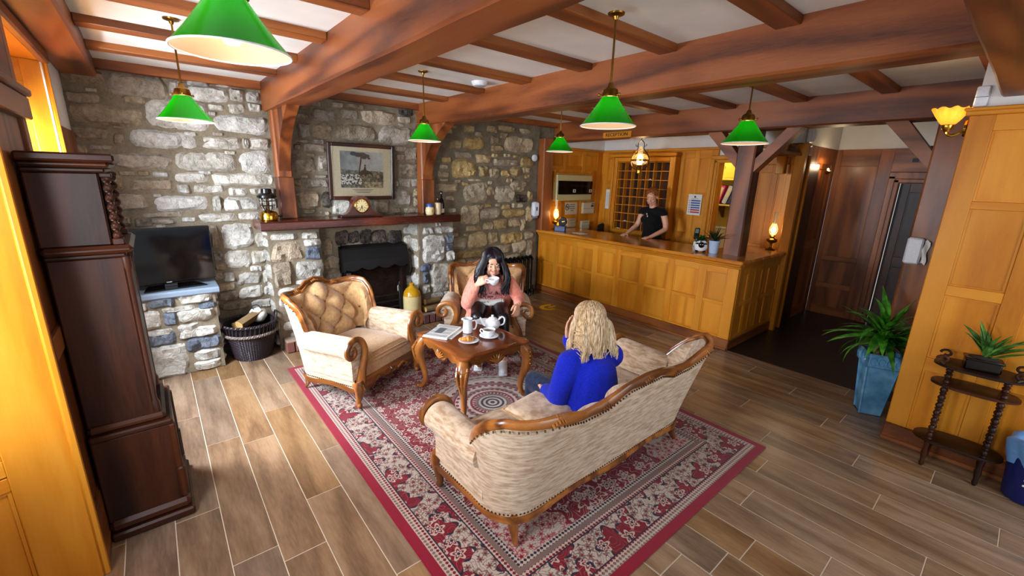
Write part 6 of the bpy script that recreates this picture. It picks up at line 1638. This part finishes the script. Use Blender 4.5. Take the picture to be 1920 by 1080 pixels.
# ================================================================ people
def limb(g, pts, rad, n=12, flat=1.0, sub=4):
    sp_ = spline(pts, sub); rr = rspline(rad, sub); g.tube(sp_, rr, n, flat=flat)
    for p, r_ in zip(pts, rad): g.ell(p, (r_, r_, r_), n, 8)
def hand(g, wrist, d, pal, side, curl=(.5, .5, .55, .6), thumb=.5, s=1.0):
    """palm, four unequal bent fingers and a thumb leaving the side of the palm near its base.
    d: towards the fingers, pal: the way the palm faces, side: towards the thumb"""
    W_ = Vector(wrist); d = Vector(d).normalized(); pal = (Vector(pal)-d*Vector(pal).dot(d)).normalized(); side = d.cross(pal)*(1 if Vector(side).dot(d.cross(pal)) > 0 else -1)
    k = s
    for q in (-.024, -.008, .008, .024): limb(g, [W_+side*q*.55*k, W_+d*.045*k+side*q*k, W_+d*.082*k+side*q*1.15*k], [.014*k, .0145*k, .0115*k], 8, 1.0, 2)
    for i, (q, L) in enumerate(((.030, .072), (.010, .080), (-.010, .075), (-.029, .058))):
        b = W_+d*.085*k+side*q*1.08*k; a = 0; c = curl[i]; p = b; pts = [b-d*.01*k]; rr = [.0100*k]
        for j, f_ in enumerate((.46, .30, .24)):
            a += c*(1.0 if j else .8); v = d*math.cos(a)+pal*math.sin(a)+side*q*.6; p = p+v.normalized()*L*f_*k; pts.append(p); rr.append((.0086, .0076, .0064)[j]*k)
        limb(g, pts, rr, 8, 1.0, 2)
    b = W_+d*.022*k+side*.022*k
    p1 = b+(d*.6+side*.75+pal*.25).normalized()*.034*k; p2 = p1+(d*(.9)+side*(.4-thumb*.6)+pal*(.25+thumb*.5)).normalized()*.032*k; p3 = p2+(d*.9+side*(.1-thumb*.5)+pal*(.2+thumb*.5)).normalized()*.026*k
    limb(g, [b, p1, p2, p3], [.0150*k, .0122*k, .0098*k, .0078*k], 8, 1.0, 2)
def head(g, c, rot, s=1.0):
    """skull, jaw, cheeks, brow, nose, lips, chin and ears round the point between the ears; face to -y"""
    m = Matrix.Translation(c) @ rot.to_4x4() @ Matrix.Scale(s, 4)
    E_ = lambda p, r, n=14, k=10: g.ell(p, r, n, k, m)
    E_((0, .018, .035), (.073, .092, .082)); E_((0, -.022, .0), (.064, .070, .082)); E_((0, -.032, -.062), (.049, .052, .046)); E_((0, -.066, -.092), (.021, .019, .016))
    E_((0, -.075, .048), (.050, .020, .030))
    for x in (-1, 1):
        E_((x*.036, -.062, -.028), (.024, .024, .024)); E_((x*.029, -.083, .024), (.022, .011, .008)); E_((x*.031, -.078, .001), (.018, .012, .010)); E_((x*.013, -.098, -.030), (.008, .009, .007))
        E_((x*.073, .012, -.008), (.008, .019, .029)); E_((x*.040, -.030, -.068), (.020, .03, .03))
    g.tube([(0, -.084, .018), (0, -.098, .0), (0, -.110, -.022), (0, -.101, -.034)], [.0075, .0085, .0115, .008], 8, m)
    g.ell((0, -.108, -.025), (.0115, .0105, .010), 10, 8, m)
    E_((0, -.086, -.056), (.022, .011, .012)); E_((0, -.085, -.068), (.018, .010, .009))
def face_parts(body, c, rot, s, iris, brow, smile=0.0, closed=False):
    m = Matrix.Translation(c) @ rot.to_4x4() @ Matrix.Scale(s, 4)
    for x in (-1, 1):
        g = G()
        if closed: obj('eyelid', g.tube([m @ Vector((x*.031-.013+.0087*i, -.0915+abs(i-1.5)*.0012, -.002-.0016*(1-abs(i-1.5)/1.5))) for i in range(4)], .0018*s, 6), BROWM, body, world=False)
        else:
            ey = obj('eye', g.ell((x*.0305, -.0835, .0015), (.0125, .0085, .0068), 12, 8, m), EYEW, body, world=False)
            obj('iris', G().ell((x*.0305, -.0905, .0012), (.0056, .0026, .0056), 10, 8, m), iris, ey, world=False)
            obj('lash', G().tube([m @ Vector((x*.0305-.013+.0065*i, -.0905+abs(i-2)*.0016, .0062-abs(i-2)*.0018)) for i in range(5)], .0016*s, 5), BROWM, ey, world=False)
        obj('eyebrow', G().tube([m @ Vector((x*(.014+.0085*i), -.0955+.0022*i*i*.55, .0262+.003*math.sin(i*1.0))) for i in range(4)], [.0028*s, .0034*s, .003*s, .0016*s], 6), brow, body, world=False)
    up = [m @ Vector((.0062*i, -.0965+abs(i)**2*.0011, -.0555+smile*.0016*i*i-(.0012 if i == 0 else 0))) for i in range(-4, 5)]
    lo = [m @ Vector((.0058*i, -.0955+abs(i)**2*.0011, -.0655-smile*.002+smile*.0022*i*i)) for i in range(-4, 5)]
    r_ = [.0010*s, .002*s, .0028*s, .0032*s, .0029*s, .0032*s, .0028*s, .002*s, .0010*s]
    lp = obj('lips', G().tube(up, r_, 6).tube(lo, [q*1.15 for q in r_], 6), LIP, body, world=False)
    if smile > .3: obj('teeth', G().tube([m @ Vector((.005*i, -.0948+abs(i)**2*.001, -.0605+smile*.0015*i*i)) for i in range(-3, 4)], [.002*s, .0034*s, .0042*s, .0044*s, .0042*s, .0034*s, .002*s], 6), CHINA, lp, world=False)
def hair(name, c, rot, s, mat, parent, n, L, start, seed, wave=.0, width=.0058, front=40, drape=None, vol=1.0):
    """a smooth under-layer and many fine strands, laid over the skull from the parting and falling under their own weight"""
    rnd = random.Random(seed); m = Matrix.Translation(c) @ rot.to_4x4() @ Matrix.Scale(s, 4); g = G()
    g.ell((0, .026, .046), (.079*vol, .094*vol, .081*vol), 20, 14, m)
    def path(a, lay, x0, Lk, wv, ph0):
        dx, dy = math.cos(a), math.sin(a); pts = []
        for j in range(7):
            e = (PI/2)*(1-j/6*1.02); pts.append(m @ Vector((dx*.080*lay*math.cos(e)+x0*(1-j/6), .026+dy*.096*lay*math.cos(e), .046+.083*lay*math.sin(e))))
        p = pts[-1].copy(); out = (m.to_3x3() @ Vector((dx, dy, 0))).normalized(); out.z = 0
        for j in range(1, 11):
            t_ = j/10; q = Vector((p.x, p.y, p.z-(Lk-.13)*t_))
            q += out*(.020*math.sin(t_*PI*.9)+.010*t_)+Vector((math.sin(ph0+t_*7), math.cos(ph0+t_*6.1), 0))*wv*t_
            if drape: q = drape(q, t_)
            pts.append(q)
        return pts
    F = R(front); span = 2*PI-2*F
    K = 40; P_ = [path(F+span*k/K-PI/2, .985*vol, 0, L*(.9+.04*math.sin(k*1.9)), wave*.3, 0) for k in range(K+1)]
    v = [tuple(q) for p in P_ for q in p]; N_ = len(P_[0])
    g.add(v, [(k*N_+j, k*N_+j+1, (k+1)*N_+j+1, (k+1)*N_+j) for k in range(K) for j in range(N_-1)])
    for k in range(n):
        a = F+span*((k*.61803) % 1.0)-PI/2
        pts = path(a, rnd.uniform(1.0, 1.07)*vol, rnd.uniform(-.014, .014), L*rnd.uniform(.86, 1.06), wave, rnd.uniform(0, 6.28))
        w_ = width*rnd.uniform(.6, 1.25)*s
        g.tube(pts, [w_*(.55+.45*min(1, i/4))*(1-max(0, (i-9)/(N_-9))**1.5*.85) for i in range(N_)], 4)
    return obj(name, g, mat, parent, world=False, fix=False)
def hair_mat(name, a, b):
    m = M(name, .42, .4); n = m.noise(m.coord(3.0, (1, 1, .12)), 120, 3); m.col(m.ramp(n, [(.35, a), (.65, b)])); m.bump(n, .4, .002); return m.m
RX = lambda a: Matrix.Rotation(R(a), 3, 'X'); RZ = lambda a: Matrix.Rotation(R(a), 3, 'Z'); RY = lambda a: Matrix.Rotation(R(a), 3, 'Y')

# ---- woman in coral, sitting in the far armchair and drinking from a cup
w1 = thing('person', 'smiling person with long black hair in a coral cardigan raising a white cup', 'person', (2.66, 3.60, .011), R(-38))
hc = Vector((.066, -.285, 1.005)); hr = RZ(8) @ RX(8); hs_ = 1.06
g = G(); head(g, hc, hr, hs_)
limb(g, [(.055, -.20, .86), (.066, -.255, .95)], [.052, .050])
limb(g, [(.03, .02, .50), (.04, -.06, .62), (.055, -.15, .78), (.056, -.185, .85)], [.13, .115, .115, .07])
limb(g, [(-.105, -.185, .805), (-.185, -.255, .575)], [.05, .04]); limb(g, [(-.185, -.255, .575), (-.085, -.44, .82)], [.038, .027])
limb(g, [(.225, -.18, .80), (.335, -.17, .61)], [.05, .04]); limb(g, [(.335, -.17, .61), (.325, -.33, .60)], [.038, .027])
hand(g, (-.078, -.452, .835), (.75, -.25, .55), (.45, .6, -.1), (.0, -.3, 1), (.75, .8, .85, .9), .7, .98)
hand(g, (.325, -.335, .60), (-.12, -.75, -.62), (-.6, .1, -.5), (-.5, -.5, .3), (.45, .5, .55, .6), .4, .98)
for x0, x1, xf, yk, yf_ in ((-.065, -.075, -.06, -.46, -.50), (.125, .175, .185, -.47, -.60)):
    limb(g, [(x0, .0, .49), (x1, yk, .50)], [.075, .055]); limb(g, [(x1, yk, .49), (xf, yf_+.06, .10)], [.05, .036]); limb(g, [(xf, yf_+.06, .06), (xf, yf_-.06, .045)], [.034, .028])
b1 = remesh('body', g, SKIN, .0046, w1, 3)
face_parts(b1, hc, hr, hs_, EYED, BROWM, .8)
g = G(); limb(g, [(.035, .0, .50), (.045, -.09, .64), (.055, -.165, .77), (.056, -.19, .835)], [.145, .135, .128, .07], 16)
g.ell((-.01, -.235, .745), (.065, .055, .06)); g.ell((.125, -.235, .745), (.065, .055, .06))
obj_top = remesh('top', g, PINKTOP, .009, w1, 5)
g = G()
for k in range(26):                        # dark floral scribble printed across the top
    r_ = random.Random(k); x = -.07+.27*r_.random(); z = .60+.11*r_.random(); y = -.245-.03*math.cos((x-.05)*7)
    g.tube([(x, y-.012, z), (x+r_.uniform(-.03, .03), y-.014, z+r_.uniform(-.02, .03)), (x+r_.uniform(-.04, .04), y-.010, z+r_.uniform(-.03, .04))], .003, 5)
obj('printed_pattern', g, plain('print_plum', srgb(60, 24, 40)), obj_top, world=False)
g = G(); limb(g, [(-.075, .02, .52), (-.095, -.06, .65), (-.10, -.13, .77), (-.085, -.165, .83)], [.095, .088, .082, .062], 12); limb(g, [(.165, .02, .52), (.185, -.06, .65), (.205, -.12, .76), (.195, -.155, .82)], [.095, .09, .082, .062], 12)
limb(g, [(-.09, -.13, .83), (.05, -.10, .87), (.20, -.13, .82)], [.055, .06, .055]); g.ell((.05, .02, .68), (.17, .085, .20))
limb(g, [(-.105, -.18, .80), (-.165, -.23, .68), (-.19, -.26, .585)], [.075, .072, .068], 14); limb(g, [(-.19, -.26, .58), (-.15, -.34, .67), (-.10, -.42, .795)], [.066, .056, .045], 14)
limb(g, [(.225, -.175, .795), (.30, -.18, .69), (.34, -.17, .615)], [.076, .07, .063], 14); limb(g, [(.34, -.17, .61), (.33, -.30, .60)], [.06, .046], 14)
limb(g, [(-.10, -.18, .66), (-.15, -.24, .52), (-.16, -.27, .44)], [.05, .06, .055], 10, .5)
jk = remesh('cardigan', g, PINKWOOL, .0085, w1, 4)
for z in (.50, .58): obj('button', G().ell((-.10, -.305+(.58-z)*.4, z-.03), (.009, .004, .009), 10, 6), plain('horn_button', srgb(70, 40, 30), .3), jk, world=False)
g = G(); limb(g, [(-.07, -.195, .595), (.04, -.235, .585), (.16, -.20, .595)], [.032, .034, .032], 10); obj('white_hem', g, PAPER, obj_top, world=False)
g = G(); g.ell((.03, .02, .49), (.17, .13, .085))
for x0, x1, xf, yk, yf_ in ((-.065, -.075, -.06, -.46, -.50), (.125, .175, .185, -.47, -.60)):
    limb(g, [(x0, .0, .495), ((x0+x1)/2, yk*.55, .515), (x1, yk, .50)], [.092, .085, .070], 14); limb(g, [(x1, yk, .495), (lerp(x1, xf, .5), (yk+yf_)/2+.02, .32), (xf, yf_+.07, .13)], [.068, .058, .042], 14)
remesh('trousers', g, BLACKLEATHER, .010, w1, 4)
for xf, yf_ in ((-.06, -.50), (.185, -.60)):
    g = G(); limb(g, [(xf, yf_+.07, .048), (xf, yf_-.03, .042), (xf, yf_-.10, .036)], [.042, .044, .036], 12); g.ell((xf, yf_+.06, .075), (.038, .04, .035))
    so = remesh('shoe', g, CHINA, .006, w1, 3)
    obj('sole', G().cbox(xf-.042, xf+.042, yf_-.135, yf_+.11, .002, .018, .008), WHITEPL, so, world=False)
HB = hair_mat('black_hair', srgb(8, 5, 8), srgb(34, 22, 34))
def drape1(q, t_):
    q = q.copy()
    if q.y < -.20: q.y = min(q.y, -.265-.045*math.sin(min(1, t_)*PI*.6))          # over the chest
    if q.y > -.12: q.y = max(q.y, -.05+.06*t_)
    q.x += .035*math.sin(min(1, t_*1.2)*PI*.8)*(1 if q.x > .066 else -1)
    return q
hair('hair', hc, hr, hs_, HB, w1, 360, .47, 0, 5, .030, .0068, 38, drape1, vol=1.18)
g = G(); m = Matrix.Translation(hc) @ hr.to_4x4()
for k in range(16):                          # swept fringe
    t_ = k/15; x0 = -.01+.02*t_
    g.tube([m @ Vector(p) for p in spline([(x0, -.01, .142), (x0+.02+.02*t_, -.075, .112), (.03+.045*t_, -.099+.028*t_, .06), (.045+.04*t_, -.075+.03*t_, .012-.02*t_)], 4)], rspline([.007, .009, .008, .003], 4), 5)
for k in range(8):
    t_ = k/7; g.tube([m @ Vector(p) for p in spline([(-.005, -.01, .142), (-.03-.02*t_, -.06, .115), (-.066-.012*t_, -.058+.02*t_, .05), (-.078, -.035+.02*t_, -.03)], 4)], rspline([.007, .009, .008, .005], 4), 5)
obj('fringe', g, HB, w1, world=False)
# the cup she holds
cw = Matrix.Translation((2.66, 3.60, .011)) @ Matrix.Rotation(R(-38), 4, 'Z')
cup('tea_cup', 'white china cup held up to the mouth of the woman in coral', tuple(cw @ Vector((.082, -.482, .842))), R(-38+178))
bpy.data.objects['tea_cup.001'].rotation_euler = (R(-8), R(4), R(-38+178))
bpy.data.objects['tea_cup.001']['group'] = 'tea cups'; bpy.data.objects['tea_cup']['group'] = 'tea cups'

# ---- blonde woman on the sofa, seen from behind
w2 = thing('person', 'person with straight blonde hair in a royal blue jumper on the sofa', 'person', (1.925, 1.58, -.03), R(166))
hc = Vector((-.01, .0, 1.045)); hr = RZ(-14) @ RX(12); hs_ = .98
g = G(); head(g, hc, hr, hs_)
limb(g, [(-.01, .03, .87), (-.01, .02, .98)], [.05, .05]); limb(g, [(0, .06, .50), (-.005, .07, .66), (-.012, .05, .80), (-.01, .04, .86)], [.13, .115, .12, .07])
limb(g, [(.145, .03, .83), (.185, .03, .60)], [.048, .04]); limb(g, [(.185, .03, .60), (.175, -.15, .565)], [.036, .028])
limb(g, [(-.175, .04, .83), (-.15, -.17, .66)], [.048, .04]); limb(g, [(-.15, -.17, .66), (-.01, -.20, .875)], [.036, .027])
hand(g, (-.004, -.20, .885), (.06, .12, 1.0), (-.4, .9, .0), (-1, .2, .2), (.12, .1, .1, .15), .1, .95)
hand(g, (.175, -.155, .562), (-.35, -.9, -.1), (0, -.1, -1), (-1, 0, 0), (.35, .4, .4, .45), .2, .95)
for x0, x1, xf in ((.08, .12, .12), (-.08, -.10, -.11)):
    limb(g, [(x0, .05, .49), (x1, -.40, .505)], [.075, .055]); limb(g, [(x1, -.40, .495), (xf, -.44, .10)], [.05, .036]); limb(g, [(xf, -.43, .10), (xf, -.54, .082)], [.034, .028])
b2 = remesh('body', g, SKIN, .0042, w2, 2)
face_parts(b2, hc, hr, hs_, EYED, BROWM, .2)
g = G(); limb(g, [(0, .075, .475), (-.0, .08, .60), (-.01, .075, .74), (-.012, .055, .84)], [.185, .160, .150, .085], 16)
g.ell((0, .06, .50), (.205, .155, .09)); limb(g, [(.12, .05, .85), (-.01, .065, .885), (-.14, .06, .85)], [.062, .066, .062])
limb(g, [(.135, .04, .83), (.185, .045, .70), (.195, .03, .61)], [.078, .072, .068], 14); limb(g, [(.195, .03, .605), (.19, -.05, .585), (.18, -.125, .572)], [.066, .056, .050], 14)
limb(g, [(-.165, .045, .83), (-.175, -.07, .74), (-.15, -.17, .665)], [.078, .07, .064], 14); limb(g, [(-.15, -.17, .665), (-.07, -.19, .77), (-.02, -.20, .86)], [.06, .054, .052], 14)
jm = remesh('jumper', g, BLUEKNIT, .008, w2, 3)
g = G(); g.ell((0, .04, .47), (.17, .14, .08))
for x0, x1, xf in ((.08, .12, .12), (-.08, -.10, -.11)):
    limb(g, [(x0, .03, .485), ((x0+x1)/2, -.2, .51), (x1, -.40, .50)], [.092, .086, .072], 14); limb(g, [(x1, -.40, .495), (lerp(x1, xf, .5), -.425, .30), (xf, -.44, .15)], [.068, .058, .045], 14)
remesh('trousers', g, NAVYDENIM, .010, w2, 4)
for xf in (.12, -.11):
    g = G(); limb(g, [(xf, -.41, .09), (xf, -.50, .082), (xf, -.56, .077)], [.042, .043, .035], 12); remesh('shoe', g, BLACKLEATHER, .007, w2, 3)
HBL = hair_mat('blonde_hair', srgb(146, 112, 74), srgb(230, 206, 168))
def drape2(q, t_):
    q = q.copy()
    if q.y > .02: q.y = max(q.y, .09+.055*t_)
    if abs(q.x) > .05 and q.z < .92: q.x += .022*t_*(1 if q.x > 0 else -1)
    return q
hair('hair', hc, hr, hs_, HBL, w2, 560, .35, 0, 9, .006, .0046, 46, drape2, vol=1.08)

# ---- receptionist standing behind the counter, looking down
w3 = thing('person', 'receptionist with auburn hair tied up, in a sleeveless black top behind the counter', 'person', (5.82, 3.68, 0.0), R(-90))
w3.scale = (1.03, 1.03, 1.03)
hc = Vector((.0, -.055, 1.575)); hr = RZ(14) @ RX(22); hs_ = 1.0
g = G(); head(g, hc, hr, hs_)
limb(g, [(0, .0, 1.40), (0, -.035, 1.53)], [.052, .049]); limb(g, [(0, .03, .92), (0, .015, 1.08), (0, .0, 1.26), (0, .0, 1.37)], [.13, .105, .12, .07])
limb(g, [(-.155, 0, 1.365), (0, .005, 1.39), (.155, 0, 1.365)], [.048, .055, .048])
limb(g, [(-.172, .0, 1.36), (-.215, -.01, 1.20), (-.235, -.035, 1.14)], [.047, .040, .036]); limb(g, [(-.235, -.035, 1.14), (-.235, -.15, 1.085), (-.225, -.27, 1.035)], [.036, .032, .024])
limb(g, [(.172, .0, 1.36), (.235, -.01, 1.20), (.25, -.04, 1.13)], [.047, .040, .036]); limb(g, [(.25, -.04, 1.13), (.22, -.17, 1.08), (.185, -.29, 1.035)], [.036, .032, .024])
hand(g, (-.224, -.275, 1.034), (.05, -1, -.12), (0, .1, -1), (1, 0, 0), (.22, .22, .25, .28), .1, .92)
hand(g, (.182, -.295, 1.034), (-.25, -1, -.12), (0, .1, -1), (-1, 0, 0), (.22, .22, .25, .28), .1, .92)
for x in (-.09, .09): limb(g, [(x, .02, .90), (x, .01, .50), (x, .03, .09)], [.08, .058, .04]); limb(g, [(x, .03, .06), (x, -.12, .035)], [.036, .028])
b3 = remesh('body', g, SKIN, .0055, w3, 3)
face_parts(b3, hc, hr, hs_, EYED, plain('auburn_brow', srgb(110, 60, 30)), .05, closed=True)
g = G(); limb(g, [(0, .03, .98), (0, .018, 1.10), (0, .002, 1.25), (0, .0, 1.355)], [.150, .130, .138, .085], 16); limb(g, [(-.155, .0, 1.365), (0, .004, 1.385), (.155, .0, 1.365)], [.060, .064, .060], 12)
g.ell((-.07, -.075, 1.25), (.068, .06, .06)); g.ell((.07, -.075, 1.25), (.068, .06, .06)); g.ell((-.185, 0, 1.345), (.052, .058, .05)); g.ell((.185, 0, 1.345), (.052, .058, .05))
tpp = remesh('top', g, BLACKCLOTH, .009, w3, 4)
obj('pendant_necklace', G().ell((-.012, -.128, 1.335), (.007, .005, .012), 8, 6).ell((.006, -.138, 1.305), (.008, .005, .013), 8, 6), CHINA, tpp, world=False)
g = G(); g.ell((0, .03, .94), (.165, .125, .09))
for x in (-.09, .09): limb(g, [(x, .02, .90), (x, .01, .50), (x, .03, .10)], [.095, .07, .055], 14)
remesh('trousers', g, plain('patterned_denim', srgb(70, 80, 112), .8, bump=.3), .012, w3, 3)
for x in (-.09, .09):
    g = G(); limb(g, [(x, .05, .046), (x, -.06, .042), (x, -.14, .036)], [.042, .043, .035], 12); remesh('shoe', g, BLACKLEATHER, .008, w3, 2)
HA = hair_mat('auburn_hair', srgb(98, 50, 20), srgb(172, 104, 54))
m = Matrix.Translation(hc) @ hr.to_4x4(); g = G()
g.ell((0, .026, .046), (.0785, .092, .079), 20, 14, m); g.ell((0, .115, .06), (.042, .04, .042), 14, 10, m)
for k in range(60):                          # combed back into a knot
    a = -PI*.86+PI*1.72*k/59; dx = math.sin(a); up_ = math.cos(a)
    p0 = Vector((dx*.072, -.058-.0*abs(dx)+.05*abs(dx)**2, .060+.062*max(-.3, up_))); p1 = Vector((dx*.083, .02, .050+.082*max(-.5, up_))); p2 = Vector((dx*.045, .095, .062+.045*up_)); p3 = Vector((dx*.012, .12, .06))
    g.tube([m @ p for p in spline([p0, p1, p2, p3], 4)], rspline([.005, .0085, .008, .004], 4), 5)
obj('hair', g, HA, w3, world=False)
